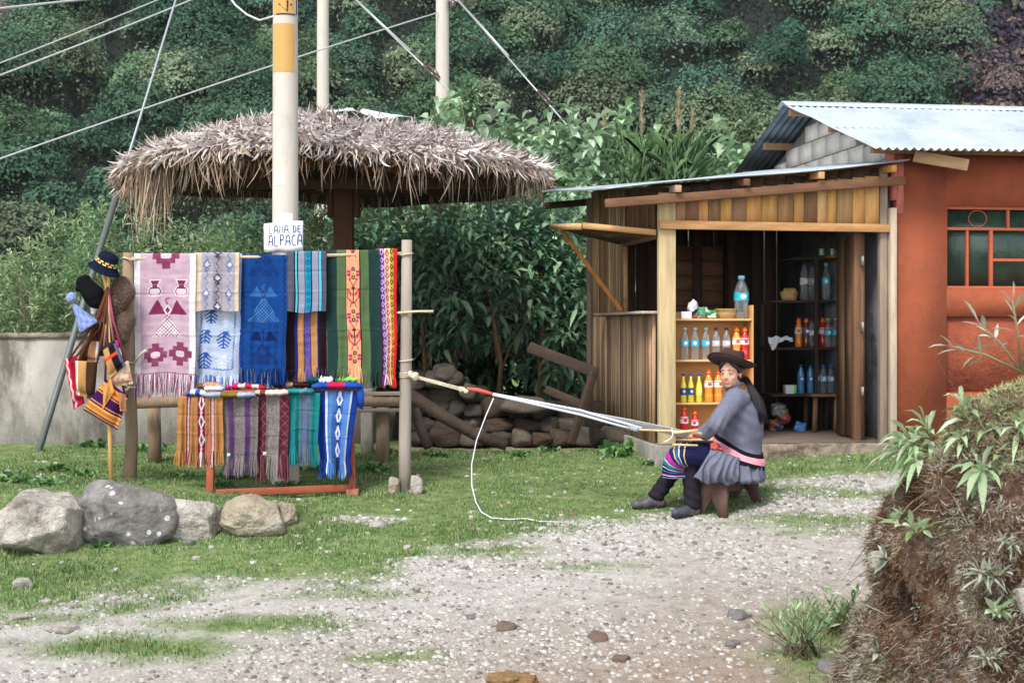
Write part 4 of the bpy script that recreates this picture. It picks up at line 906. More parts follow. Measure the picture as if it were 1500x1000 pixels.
shawl('shawl', 'light blue fringed shawl with blue bird motifs hanging below the grey one', 285, 354, 371, 550, p, fringe=20, fcols=[(200, 214, 236), (176, 196, 230), (70, 108, 180), (220, 230, 244)], seed=3, amp=.008, folds=2, dy=-.035, skew=-5, back=.2)
p = Pat(69, 172, (24, 72, 142)); p.add(lambda x, y: (x % 2 < 1) ^ (y % 2 < 1), (20, 66, 134)); nv = (14, 38, 96); lt = (80, 132, 188)
p.zig(4, -9, 172, 1.8, 9, .8, nv).zig(64, -9, 172, 1.8, 9, .8, nv)
p.tri(34, 0-14, 10, 58, 32, nv, 3.8, (24, 72, 142)); condor(p, 34, 46, .72, (52, 108, 170), lt, 3.6); p.tri(34, 62, 12, 58, 98, (24, 72, 142), 5.2, lt)
condor(p, 35, 110, .72, nv, (24, 72, 142), 3.6); p.tri(35, 125, 14, 58, 160, nv, 4.4, (24, 72, 142)); p.dia(34, 58, 4, 7, nv, .5)
shawl('shawl', 'royal blue fringed shawl with bird figures in darker and paler blue', 353, 421, 373, 540, p, fringe=26, fcols=[(20, 62, 130), (14, 44, 104), (30, 84, 156), (12, 30, 80)], seed=4, amp=.010, folds=2.5, skew=-1)
p = Pat(57, 88, (84, 88, 110)); p.st(0, 11, (92, 92, 108)).st(11, 12.4, (10, 20, 40)).st(12.4, 15.6, (90, 196, 216)).st(15.6, 17.2, (10, 20, 40)).st(17.2, 26, (150, 154, 176)).st(26, 27.6, (10, 30, 50)).st(27.6, 35.6, (30, 148, 180)).st(35.6, 37.2, (10, 30, 50)).st(37.2, 46, (150, 154, 178)).st(46, 47.4, (10, 20, 40)).st(47.4, 50.6, (90, 196, 216)).st(50.6, 52, (10, 20, 40))
for k_ in range(8): p.dia(31.6, 6+k_*11, 3.2, 5, (16, 96, 140), .5)
shawl('shawl', 'short grey shawl striped black, white and turquoise, right of the royal blue one', 421, 479, 368, 457, p, fringe=0, seed=5, amp=.007, folds=2, dy=.03)
p = Pat(57, 150, (36, 20, 26)); p.st(13, 16, (30, 40, 130)).st(17, 26, (190, 140, 90)).st(26, 27, (20, 14, 40)).st(27, 35, (112, 88, 160)).st(35, 36, (20, 14, 40)).st(36, 46, (190, 140, 90)).st(46, 49, (24, 30, 96))
for k_ in range(12): p.dia(31, 6+k_*13, 3.4, 6, (60, 70, 170), .45)
shawl('shawl', 'nearly black shawl with tan and purple stripes, below the turquoise-striped one', 421, 480, 369, 538, Pat(57, 169, (36, 20, 26)) if False else p, fringe=20, seed=6, amp=.009, folds=2.5, dy=-.035, skew=-3, back=.2)
p = Pat(78, 172, (34, 62, 60)); p.st(15, 29, (92, 116, 78)).st(48, 62, (88, 112, 74)).st(28, 29.2, (40, 30, 30)).st(48.5, 49.5, (40, 30, 30)).st(29.2, 48.5, (236, 170, 128)); mg = (206, 50, 110); db = (92, 60, 60); rd = (196, 60, 84)
def bfly(cy):
    c = 39
    p.seg(c, cy-10, c, cy+12, 1.3, db); p.dia(c, cy-10, 3, 4, db)
    for s in (-1, 1): p.seg(c, cy-12, c+s*5, cy-22, .7, rd); p.dia(c+s*5, cy-23, 2.2, 3, rd); p.seg(c+s*2, cy, c+s*8, cy-8, 1, rd); p.seg(c+s*8, cy-8, c+s*8.2, cy+4, 1, rd); p.seg(c+s*8, cy+4, c+s*1.5, cy+12, 1, rd); p.seg(c+s*3.5, cy+2, c+s*6, cy-3, .8, rd); p.seg(c+s*2, cy+12, c+s*4.5, cy+18, .8, rd)
def flw(cy):
    c = 39
    for s in (-1, 1): p.ell(c, cy+s*6, 3, 3.4, db); p.ell(c+s*6.3, cy-2.4, 3.1, 2.2, mg); p.ell(c+s*6.3, cy+2.4, 3.1, 2.2, mg); p.ell(c, cy+s*6, 1.2, 1.4, (214, 160, 120))
    p.ell(c, cy, 2.5, 3, (214, 190, 120)); p.ell(c, cy, 1, 1, db)
bfly(-8); flw(34); bfly(66); flw(97); bfly(128); flw(158)
shawl('shawl', 'dark green shawl with a peach centre band of red butterflies and flowers', 478, 556, 366, 540, p, fringe=24, seed=7, amp=.010, folds=2.2, skew=3, taper=2)
p = Pat(29, 185, (212, 36, 44)); p.st(3, 11, (116, 70, 170)).st(11, 19, (232, 206, 176)).st(19, 25, (196, 172, 60))
for k_ in range(17):
    cy = 5+k_*11
    p.dia(7, cy, 3.8, 4.4, (214, 190, 226)); p.dia(7, cy, 1.8, 2, (90, 30, 130)); p.dia(15, cy+2, 3.6, 4.6, (214, 60, 70)); p.dia(15, cy+2, 1.6, 2, (240, 220, 190)); p.dia(22, cy, 2.8, 4.5, (40, 40, 24)); p.dia(22, cy, 1.3, 1.8, (210, 190, 70))
p.add(lambda x, y: (y > 100) & (x > 19) & (x < 25) & ((x+y) % 6 < 2), (220, 80, 30))
shawl('sash', 'narrow red, purple and yellow patterned sash at the right end of the rail', 552, 582, 364, 550, p, fringe=16, seed=8, amp=.014, folds=1.5, cat='sash', dy=.012, skew=4, taper=-9)
# ----- red trestle with scarves
M_redw = mat('red_stained_wood', lin(150, 80, 54), var=.25, ns=14, st=(.15, 1, 1), bump=.3, bs=60, rough=.55)
tl = P(307, 733, 10.8); tr = P(517, 722, 11.1); tt = thing('scarf_trestle', (tl+tr)/2, 'low red-stained wooden trestle draped with scarves', 'trestle')
zt_ = 1.0; back_ = Vector((-.06, .34, 0))
for nm, b_, tx in (('l', tl, 300), ('r', tr, 503)):
    top = P(tx+6, 580, b_.y-.02)+Vector((0, .12, 0)); m = MB(); m.bar(b_+Vector((0, 0, -.0)), top, .055, .04, w2=.05); bevel(m.build('leg', M_redw, tt), .004)
    m = MB(); m.bar(b_+back_*.9, top+Vector((0, .03, 0)), .045, .035); bevel(m.build('leg', M_redw, tt), .004)
    m = MB(); m.box((b_.x-.05, b_.y-.04, b_.z-.05), (b_.x+.045, b_.y+.05, b_.z+.035)); bevel(m.build('foot', mat('pink_end_grain', lin(168, 110, 92), bump=.3), tt), .006)
m = MB(); m.bar(P(316, 722, 10.8), P(514, 714, 11.09), .03, .055); bevel(m.build('stretcher', M_redw, tt), .004)
ra, rb = P(268, 578, 10.9), P(528, 572, 11.13); m = MB(); m.bar(ra, rb, .05, .05); m.bar(ra+Vector((0, .2, 0)), rb+Vector((0, .2, 0)), .05, .05); bevel(m.build('top_rail', M_redw, tt), .004)
def Dl(px): return 10.86+(px-268)/260*.24
G2 = 'scarves draped on the red trestle'
p = Pat(66, 80, (186, 132, 80)); p.add(lambda x, y: (x+y*2) % 5 < 1, (176, 122, 72)); p.st(13, 19, (90, 20, 50)).st(14.5, 17.5, (226, 206, 206)).st(29, 40, (120, 24, 62)).st(47, 53.5, (90, 20, 50)).st(48.5, 52, (226, 206, 206))
p.add(lambda x, y: (x > 14.5) & (x < 17.5) & ((x*1.3+y) % 3 < 1.2), (150, 60, 90)); p.add(lambda x, y: (x > 48.5) & (x < 52) & ((x*1.3+y) % 3 < 1.2), (150, 60, 90))
for k_ in range(4): p.dia(34.5, 10+k_*26, 5, 13, (230, 212, 214)); p.dia(34.5, 10+k_*26, 2.5, 7, (120, 24, 62)); p.dia(34.5, 23+k_*26, 3, 4, (220, 170, 180))
shawl('scarf', 'tan fringed scarf with burgundy and white stripes, first from the left on the trestle', 263, 328, 580, 661, p, D=Dl(295), fringe=22, seed=11, cat='scarf', group=G2, amp=.014, folds=4, dy=.03, taper=3, skew=-1)
p = Pat(54, 96, (116, 106, 108)); p.add(lambda x, y: _h(x.astype(np.int64)*7, y.astype(np.int64)*3, x.astype(np.int64)*0, 2) > .6, (142, 134, 132)); p.st(8, 17, (104, 76, 116)).st(34, 42, (100, 70, 116))
shawl('scarf', 'grey brown scarf with two faint purple stripes on the trestle', 326, 380, 580, 668, p, D=Dl(350), fringe=28, seed=12, cat='scarf', group=G2, amp=.014, folds=2, dy=.03, taper=-6, skew=2)
p = Pat(50, 86, (124, 114, 112)); p.add(lambda x, y: _h(x.astype(np.int64)*7, y.astype(np.int64)*3, x.astype(np.int64)*0, 3) > .6, (150, 142, 138)); p.st(0, 15, (104, 44, 58)).st(35, 52, (104, 44, 58))
p.add(lambda x, y: ((x < 15) | (x > 35)) & ((((x+y) % 14) < 1) | (((x-y) % 14) < 1)), (150, 104, 112))
shawl('scarf', 'maroon edged grey scarf with the longest fringe on the trestle', 376, 424, 577, 666, p, D=Dl(400), fringe=36, seed=13, cat='scarf', group=G2, amp=.013, folds=2, dy=.03)
p = Pat(50, 76, (34, 128, 130)); p.st(19, 35, (102, 116, 142)).st(21, 22.5, (60, 118, 134)).st(30, 31.5, (80, 110, 146)).st(0, 3, (26, 108, 112))
shawl('scarf', 'teal scarf with a blue grey middle on the trestle', 421, 470, 575, 653, p, D=Dl(445), fringe=28, seed=14, cat='scarf', group=G2, amp=.015, folds=2.5, dy=.03, taper=-4)
p = Pat(64, 96, (24, 66, 160)); p.st(15, 34, (86, 136, 206)).st(34, 36, (24, 66, 160)).st(14.5, 18, (226, 232, 244)).st(31, 42, (60, 104, 190)).st(42, 52, (86, 136, 206)).st(52, 55, (220, 228, 244)).st(55, 66, (28, 60, 150))
for k_ in range(4): p.dia(36.5, 12+k_*25, 5, 13, (228, 232, 246)); p.dia(36.5, 12+k_*25, 2, 6, (60, 104, 190)); p.dia(36.5, 24+k_*25, 3.4, 4, (24, 40, 90))
shawl('scarf', 'bright blue scarf with white diamond band, last on the right of the trestle', 463, 528, 572, 672, p, D=Dl(497), fringe=26, seed=15, cat='scarf', group=G2, amp=.022, folds=2.2, dy=.035, taper=-22, skew=-4)
for px, py in ((335, 666), (388, 664)):
    q_ = P(px, py, 10.80); m = MB(); m.box((q_.x-.012, q_.y-.003, q_.z-.012), (q_.x+.012, q_.y, q_.z+.012)); tag(m.build('price_sticker', mat('green_sticker', lin(176, 232, 170), bump=0)), f'small pale green sticker on the {"grey brown" if px < 360 else "maroon edged"} scarf', 'sticker')
# rolled woollens lying along the top of the trestle
def roll(label, px0, px1, y, r_px, cols, dyo=0, cat='folded woollen', bend=0, puff=0, seed=0, name='folded_woollen'):
    n = 24; nn = 14; r_px = r_px*.88; m = MB(); rr = random.Random(seed); D = Dl((px0+px1)/2)-.02+dyo; s = D/F; rings = []
    for i in range(n+1):
        t_ = i/n; px = px0+(px1-px0)*t_; yy = y+bend*math.sin(t_*3.14)+1.3*mnoise.noise(Vector((t_*5, seed, 0))); cen = P(px, yy, D); k = (.6+.4*math.sin(min(t_, 1-t_)*12) if min(t_, 1-t_) < .13 else 1)
        rings.append([cen+Vector((rr.uniform(-.2, .2)*s, math.cos(a)*r_px*2.3*s*k, math.sin(a)*r_px*s*k*(1+puff*1.3*mnoise.noise(Vector((t_*9, a*1.3, seed)))+.25*mnoise.noise(Vector((t_*22, a*2, seed+5)))))) for a in [6.283*k2/nn for k2 in range(nn)]])
    for i in range(n):
        c = lin(*cols[int(i/n*len(cols))], .9); m.loft([rings[i], rings[i+1]], jit(c, .05), False)
    m.loft([rings[0], [sum(rings[0], Vector())/nn]*nn], lin(*cols[0], .9), False); m.loft([[sum(rings[-1], Vector())/nn]*nn, rings[-1]], lin(*cols[-1], .9), False)
    return tag(m.build(name, M_cloth, None, True), label, cat, 'rolled woollens along the top of the trestle')
W_, B_, T_ = (232, 234, 242), (50, 80, 180), (190, 140, 100)
roll('blue and white checked roll at the left end of the trestle top', 273, 302, 577, 4.6, [B_, W_, B_, W_], bend=-3, seed=1)
roll('tan brown folded woollen behind the checked roll', 290, 328, 566, 5, [(120, 80, 60), T_, T_, (170, 150, 150)], .14, bend=-2, puff=.6, seed=2)
roll('pale blue grey woollen lying beside the blue checked roll', 300, 328, 569, 4.5, [(206, 212, 226), (190, 200, 220)], .07, puff=.3, seed=3)
roll('grey and olive rolled woollen hanging over the grey brown scarf', 299, 374, 578, 4.6, [(150, 164, 184), (150, 164, 184), (118, 100, 40), (124, 106, 44), (160, 172, 192), (150, 164, 186)], -.05, puff=.3, seed=4)
roll('magenta and red folded woollen with a checked end', 330, 390, 567, 4.5, [(190, 30, 110), (206, 36, 90), (226, 200, 200), (206, 36, 70), (220, 210, 210), (200, 30, 60)], .12, puff=.5, bend=-2, seed=5)
roll('cream rolled woollen with a brown stripe over the maroon scarf', 374, 422, 575, 4.6, [(214, 176, 160), (110, 60, 60), (232, 212, 202), (234, 216, 206), (230, 208, 196), (232, 212, 200)], -.04, puff=.2, seed=6)
roll('dark brown folded woollen with a pale label', 400, 460, 563, 5, [(60, 34, 40), (64, 36, 40), (206, 170, 150), (60, 30, 34), (50, 28, 30), (44, 24, 30)], .16, puff=.4, seed=7)
roll('teal green roll above the teal scarf', 420, 460, 573, 4.6, [(24, 128, 126), (30, 136, 132), (96, 130, 150), (24, 120, 120)], -.02, puff=.2, seed=8)
roll('blue roll with a red middle at the right end of the trestle top', 457, 530, 566, 5.4, [(40, 80, 160), (30, 70, 160), (190, 30, 80), (196, 34, 84), (34, 76, 166), (30, 70, 160)], -.03, puff=.2, bend=-2, seed=9)
roll('dark teal pompom hat lying behind the blue and red roll', 452, 476, 556, 6.5, [(10, 84, 92), (12, 90, 96)], .12, 'hat', puff=1.1, seed=10, name='knit_hat')
roll('white fluffy knit hat between the teal and green ones', 468, 488, 557, 5.5, [(228, 232, 240)], .06, 'hat', puff=.8, seed=11, name='knit_hat')
roll('lime green fluffy knit hat on the trestle top', 491, 528, 556, 5, [(120, 190, 90), (134, 204, 100)], .08, 'hat', puff=1.3, seed=12, name='knit_hat')
# drop of the folded blue blanket at the trestle end
m = MB(); m.loft([[P(522, 566, 11.0)+Vector((0, 0, 0)), P(533, 567, 11.0), P(533, 567, 11.2), P(522, 566, 11.2)], [P(524, 585, 10.98), P(534, 588, 10.98), P(534, 588, 11.2), P(524, 585, 11.2)], [P(526, 597, 10.99), P(531, 600, 10.99), P(531, 600, 11.16), P(526, 597, 11.16)]], lin(30, 66, 140)); tag(m.build('blanket_end', M_cloth, None, True), 'dark blue blanket end hanging off the right tip of the trestle', 'blanket')
# ----- log bench behind the shawls
bn = thing('log_bench', P(400, 650, 12.2), 'rough bench of logs and planks in shade behind the shawl stall', 'bench')
M_bark = mat('bark_brown'); wl1 = P(196, 590, 12.0); wl2 = P(592, 588, 12.2)
m = MB(); m.tube([wl1, wl1.lerp(wl2, .3)+Vector((0, 0, .015)), wl1.lerp(wl2, .7), wl2], [.05, .045, .045, .04], 10); m.build('log_rail', M_bark, bn, True)
m = MB(); m.bar(P(470, 577, 12.3), P(600, 576, 12.4), .2, .03, c_gry); bevel(m.build('plank', WX, bn), .004)
m = MB(); m.bar(P(480, 601, 12.1), P(592, 600, 12.2), .16, .028, lin(120, 110, 100)); bevel(m.build('plank', WX, bn), .004)
for px in (225, 400, 560):
    m = MB(); q_ = P(px, 592, 12.2); m.tube([(q_.x, 12.25, .28), (q_.x, 12.2, q_.z-.02)], .06, 8); m.build('leg', M_bark, bn, True)
m = MB(); m.box((P(530, 0, 12.9).x, 12.8, .3), (P(547, 0, 12.9).x, 12.95, .95)); bevel(m.build('concrete_stub', M_conc, None), .01); tag(bpy.data.objects['concrete_stub'], 'stubby yellowish concrete block in shade behind the blue scarf', 'block')
# ---------- hats and bags on a forked stick ----------
M_knit = mat('knit_wool', col=True, var=.14, ns=50, bump=1., bs=240, bd=.008, rough=1, spec=.05)
M_fur = mat('brown_fur', lin(108, 88, 78), var=.4, ns=30, bump=1, bs=160, bd=.02, rough=1, spec=.05)
D0 = 10.75; fs_ = thing('forked_stick', P(162, 712, D0), 'pale forked stick standing upright, hung with bags and topped by a hat', 'stick stand')
m = MB(); m.tube([P(163, 716, D0), P(161, 640, D0), P(163, 520, D0), P(160, 440, D0)], [.018, .017, .016, .016], 8); m.tube([P(160, 442, D0), P(151, 398, D0)], [.013, .015], 8); m.tube([P(160, 442, D0), P(158, 425, D0), P(160, 398, D0-.02)], [.012, .013, .013], 8); m.build('shaft', mat('yellow_stick', lin(198, 160, 96), var=.2, ns=20, st=(1, 1, .2), bump=.3), fs_, True)
def S(v): return v*D0/F
# bucket hat
def hatprof(prof, cen, tilt, fwd, colf, name, label, mt=M_knit, n=36, sx=1, sy=1):
    R_ = Matrix.Rotation(math.radians(tilt), 3, 'Y') @ Matrix.Rotation(math.radians(fwd), 3, 'X'); vs = []; fs = []; cs = []
    for j, (r_, z) in enumerate(prof):
        for i in range(n):
            a = 6.283*i/n; v = R_ @ Vector((r_*sx*math.cos(a), r_*sy*math.sin(a), z)); vs.append(cen+v)
    V = np.array([tuple(v) for v in vs]); idx = np.arange(len(V)).reshape(len(prof), n); i2 = np.roll(idx, -1, 1)
    q = np.stack([idx[:-1].ravel(), i2[:-1].ravel(), i2[1:].ravel(), idx[1:].ravel()], 1); jj, ii = np.meshgrid(range(len(prof)-1), range(n), indexing='ij')
    c = np.array([colf(j/(len(prof)-1), i/n) for j, i in zip(jj.ravel(), ii.ravel())])
    o = np_obj(name, V, [q], mt, None, c, True); md = o.modifiers.new('s', 'SOLIDIFY'); md.thickness = .004; md.offset = -1
    if label: tag(o, label, 'hat', 'hats hung at the left of the stall')
    return o
pf = [(.002, .108), (.03, .106), (.055, .098), (.068, .085), (.074, .06), (.078, .045), (.081, .035), (.084, .025), (.087, .015), (.092, .005), (.105, -.012), (.122, -.03), (.124, -.033)]
pf2 = []
for a, b_ in zip(pf[:-1], pf[1:]): pf2 += [a, ((a[0]+b_[0])/2, (a[1]+b_[1])/2)]
pf2.append(pf[-1])
def bk(t_, u_):
    j = int(t_*(len(pf2)-1)); i = int(u_*36)
    if j in (9, 10) and i % 3 != 0: return lin(226, 190, 110)
    if j in (12, 13) and (i+1) % 3 != 0: return lin(230, 198, 120)
    return lin(24, 30, 48)
hatprof(pf2, P(154, 386, D0-.01)+Vector((0, 0, -.02)), 27, 12, bk, 'bucket_hat', 'navy black bucket hat with two rows of yellow dashes on the forked stick')
# black hat + white lining beneath
m = MB(); m.cap(P(122, 414, D0+.02), P(137, 432, D0+.02), S(11), S(16)); m.cap(P(126, 410, D0+.03), P(122, 410, D0+.03), S(8), S(7)); m.ell(P(114, 423, D0), (S(4), S(4), S(5)))
m.cap(P(134, 430, D0+.02), P(140, 440, D0+.02), S(14), S(13)); o = remesh(m, 'knit_hat', mat('black_wool', lin(22, 22, 26), var=.2, bump=1, bs=200, bd=.01, rough=1, spec=.05), None, .005, 6); tag(o, 'black knitted hat drooping left of the forked stick', 'hat', 'hats hung at the left of the stall')
m = MB(); m.cap(P(140, 443, D0+.03), P(137, 458, D0+.03), S(10), S(4)); o = remesh(m, 'knit_hat', mat('white_wool', lin(214, 210, 204), var=.1, bump=.8, bs=200, rough=1), None, .005, 4); tag(o, 'white knitted hat tip just under the black one', 'hat', 'hats hung at the left of the stall')
# chullo in light blue with a pompom
prof = [(.004, .19), (.016, .183), (.024, .16), (.034, .12), (.048, .08), (.062, .045), (.072, .02), (.076, .0), (.077, -.012)]
def bc(t_, u_): k = .8+.28*(math.sin(u_*44+t_*22)*math.sin(t_*40+u_*10)); return tuple(x*k for x in lin(140, 158, 214))
ch_ = hatprof(prof, P(130, 478, D0-.02), -33, 6, bc, 'knit_hat', 'light blue knitted hat with a pompom, lowest of the hats'); m = MB()
m.ell(P(105, 436, D0-.02), (S(8), S(8), S(8))); V_ = remesh(m, 'pompom', mat('blue_wool', lin(158, 176, 224), var=.2, ns=80, bump=1, bs=200, bd=.02, rough=1), ch_, .004, 1, disp=lambda V, N: .006*fbm(V[:, 0]*140, V[:, 1]*140, V[:, 2]*140, 2, 4))
# two furry hats tied to the left post
for (c, lb, sd_) in ((((178, 418, 172, 440, 13, 15), (170, 448, 186, 428, 14, 12), (160, 445, 163, 458, 10, 11)), 'brown furry hat tied highest on the barked pole', 3), (((184, 468, 172, 492, 14, 15), (176, 480, 168, 500, 13, 10)), 'brown furry hat tied lower on the barked pole', 5)):
    m = MB()
    for (x0, y0, x1, y1, r0_, r1_) in c: m.cap(P(x0, y0, 10.85), P(x1, y1, 10.83), S(r0_), S(r1_))
    o = remesh(m, 'fur_hat', M_fur, None, .005, 4, disp=lambda V, N: .008*fbm(V[:, 0]*90, V[:, 1]*90, V[:, 2]*90, 3, 4)); tag(o, lb, 'hat', 'hats hung at the left of the stall')
    rr = np.random.default_rng(sd_); me = o.data; nv_ = len(me.vertices); V_ = np.empty(nv_*3); me.vertices.foreach_get('co', V_); V_ = V_.reshape(-1, 3); N_ = np.empty(nv_*3); me.vertices.foreach_get('normal', N_); N_ = N_.reshape(-1, 3)
    k = rr.integers(0, nv_, 4200); b_ = V_[k]+np.array(o.location); d_ = N_[k]+rr.normal(0, .5, (4200, 3))+[0, 0, -.6]; d_ /= np.linalg.norm(d_, axis=1)[:, None]; sd2 = np.cross(d_, [0, 1, .1]); sd2 /= np.linalg.norm(sd2, axis=1)[:, None]
    V3 = np.stack([b_-sd2*.0018, b_+sd2*.0018, b_+d_*rr.uniform(.008, .02, 4200)[:, None]], 1).reshape(-1, 3)
    np_obj('fur', V3, [np.arange(len(V3)).reshape(-1, 3)], M_frin, o, np.array([lin(120, 98, 86), lin(90, 72, 64), lin(140, 118, 104)])[rr.integers(0, 3, 4200)])
# bags: puffed quads
def bag(corners, colf, D, label, puff=.05, straps=(), scol=(92, 52, 40), flap=None, nx_=36, ny_=36, name='woven_bag', sw_=.009):
    """corners: tl,tr,br,bl pixels; colf(u,v)"""
    tl_, tr_, br_, bl_ = [Vector((c[0], c[1], 0)) for c in corners]; Vf = []; 
    for side in (-1, 1):
        for j in range(ny_+1):
            for i in range(nx_+1):
                u, v = i/nx_, j/ny_; p_ = (tl_*(1-u)+tr_*u)*(1-v)+(bl_*(1-u)+br_*u)*v
                e = (max(0, 1-abs(2*u-1)**3.2)*max(0, 1-abs(2*min(v+.12, 1)-1)**3.2))**.5; q_ = P(p_.x, p_.y, D)
                fold_ = .007*mnoise.noise(Vector((u*3, v*3, D*9)))+.004*math.sin(u*9+v*4+D*7)
                Vf.append((q_.x, D+side*(puff*e)+(fold_ if side < 0 else 0), q_.z))
    n = (nx_+1)*(ny_+1); idx = np.arange(n).reshape(ny_+1, nx_+1); q0 = np.stack([idx[:-1, :-1].ravel(), idx[1:, :-1].ravel(), idx[1:, 1:].ravel(), idx[:-1, 1:].ravel()], 1)
    e = np.concatenate([idx[0], idx[1:, -1], idx[-1, -2::-1], idx[-2:0:-1, 0]]); e2 = np.roll(e, -1)
    cf = np.array([lin(*colf((i+.5)/nx_, (j+.5)/ny_), .9) for j in range(ny_) for i in range(nx_)])
    cols = np.concatenate([cf, cf, np.tile(cf[0], (len(e), 1))]); o = np_obj(name, np.array(Vf), [q0, q0[:, ::-1]+n, np.stack([e2, e2+n, e+n, e], 1)], M_cloth, None, cols, True); tag(o, label, 'bag', 'bags hung from the forked stick')
    for st_ in straps:
        m = MB(); pts = [P(x, y, dd) for (x, y, dd) in st_]; 
        rings = []
        for i, p_ in enumerate(pts):
            d = (pts[min(i+1, len(pts)-1)]-pts[max(i-1, 0)]).normalized(); sd_ = d.cross(Vector((0, 1, 0))).normalized(); rings.append([p_-sd_*sw_, p_+Vector((0, -.002, 0)), p_+sd_*sw_, p_+Vector((0, .002, 0))])
        m.loft(rings, lin(*scol)); m.build('strap', M_cloth, o, True)
    return o
T0 = (158, 420)
def b1c(u, v): return (170, 28, 50) if u > .42 else (214, 190, 198) if .18+.05*math.sin(v*30) < u < .34+.05*math.sin(v*30) else (190, 50, 72)
def strp(x, y, mids=()): return [(T0[0], T0[1], D0-.015), *[(a, b_, D0-.02) for a, b_ in mids], (x, y, D0-.03)]
bag([(94, 527), (112, 520), (124, 590), (108, 600)], b1c, D0+.03, 'red bag with a white zigzag edge, leftmost of the hanging bags', .03, [strp(100, 528, [(140, 470)]), strp(112, 522, [(146, 480)])], (100, 60, 44))
def b2c(u, v): return (190, 150, 104) if u < .1 else (222, 220, 226) if u < .2 else (184, 136, 84) if u < .58 else (70, 48, 34)
bag([(110, 528), (143, 530), (138, 586), (112, 578)], b2c, D0-.04, 'tan, white and dark brown striped bag in the middle of the bundle', .05, [strp(114, 530, [(138, 478)]), strp(142, 532, [(152, 480)])], (120, 70, 46))
def b3c(u, v):
    c = (34, 24, 28)
    if v > .52: c = (186, 140, 90)
    if .4 < u < .5: c = (214, 70, 48) if v > .05 else c
    if v < .14: c = (96, 96, 120)
    if u < .12: c = (48, 40, 44)
    return c
bag([(150, 508), (168, 498), (184, 534), (160, 556)], lambda u, v: b3c(v, 1-u), D0-.10, 'tilted plaid bag in black, tan and red at the upper right of the bundle', .035, [strp(152, 508, [(156, 470)]), strp(166, 500, [(160, 460)])], (176, 140, 120))
bag([(160, 540), (188, 528), (195, 562), (160, 568)], lambda u, v: (214, 184, 158) if mnoise.noise(Vector((u*7, v*7, 1))) < .28 else (196, 140, 120), D0-.05, 'plain beige bag with faint scroll pattern behind the plaid bag', .035, [strp(184, 530, [(166, 470)]), strp(172, 534, [(164, 480)])], (150, 70, 90))
def b5c(u, v):
    t_ = u
    for a, b_, c in ((.0, .05, (80, 30, 90)), (.05, .10, (196, 150, 90)), (.10, .14, (70, 24, 80)), (.14, .2, (244, 150, 60)), (.2, .28, (180, 120, 60)), (.28, .34, (250, 160, 80)), (.34, .38, (70, 24, 80)), (.38, .42, (180, 140, 80)), (.42, .66, (62, 20, 74)), (.66, .70, (190, 140, 70)), (.7, .74, (62, 20, 74)), (.74, .8, (250, 140, 50)), (.8, .88, (176, 116, 60)), (.88, .94, (250, 150, 60))):
        if a <= t_ < b_: return c
    return (62, 20, 74)
bag([(122, 600), (156, 556), (188, 580), (172, 630)], b5c, D0-.06, 'purple bag with orange stripes, lowest in the hanging bundle', .05, [strp(154, 560, [(156, 500)]), strp(184, 584, [(166, 540), (162, 480)])], (110, 60, 80), nx_=60)
bag([(152, 566), (162, 556), (168, 572), (150, 600)], lambda u, v: (250, 150, 60) if (u < .2 or u > .8) else (190, 140, 80), D0-.115, 'small orange edged pouch lying over the purple striped bag', .012)
bag([(172, 574), (184, 578), (186, 602), (176, 602)], lambda u, v: (240, 130, 50) if (u < .15) else (150, 110, 80), D0-.11, 'narrow brown pouch with an orange edge at the right of the bundle', .012)
bag([(128, 498), (146, 500), (146, 530), (116, 528)], lambda u, v: (60, 40, 34) if u < .4 else (150, 112, 80) if u < .8 else (200, 196, 206), D0+.02, 'dark brown bag mostly hidden behind the striped middle bag', .03, [strp(130, 500, [(148, 460)])], (90, 50, 36))
bag([(136, 478), (156, 470), (160, 520), (132, 524)], lambda u, v: (84, 54, 40) if int(u*6) % 2 else (62, 40, 32), D0+.05, 'small dark brown bag high in the bundle, behind the straps', .03, [strp(140, 480), strp(154, 474)], (96, 60, 42))
m = MB(); m.ell(P(170, 505, D0-.07), (S(4), S(3), S(7))); tag(remesh(m, 'tassel', mat('magenta_wool', lin(220, 30, 140), bump=.8, bs=200), None, .004, 2), 'bright magenta tassel above the plaid bag', 'tassel')
# ---------- bookcase, shelves and goods ----------
c_or = lin(206, 142, 78, .85)
M_orx = mat('varnished_board', lin(206, 150, 86, .85), var=.16, ns=10, st=(.2, 1, 1), rough=.5, bump=.15)
bk0 = K(.50, .36, .505); bcase = thing('bookcase', bk0, 'honey-coloured wooden bookcase of drinks just inside the kiosk door', 'bookcase')
U0, U1, V0, V1 = .175, .905, .2, .44; zt = [.505, .80, 1.165, 1.535]
SH = [.53, .845, 1.22, 1.58]
def kpart(name, mt, par, *b, bv=.002): m = MB(); kb(m, *b); return bevel(m.build(name, mt, par), bv)
kpart('side_panel', M_orx, bcase, U0, U0+.018, V0, V1, .506, 1.70); kpart('side_panel', M_orx, bcase, U1-.018, U1, V0, V1, .506, 1.70)
kpart('back_panel', M_orx, bcase, U0+.019, U1-.019, V1-.012, V1-.002, .52, 1.64)
for z in SH: kpart('shelf', mat('pale_shelf', lin(214, 176, 122, .9), var=.12, ns=10, st=(.2, 1, 1), rough=.5, bump=.1), bcase, U0+.019, U1-.019, V0+.002, V1-.013, z-.018, z)
M_pet = mat('clear_plastic', (.92, .95, .96), var=.03, bump=.5, bs=25, bd=.02, rough=.08, spec=.8, glass=.2)
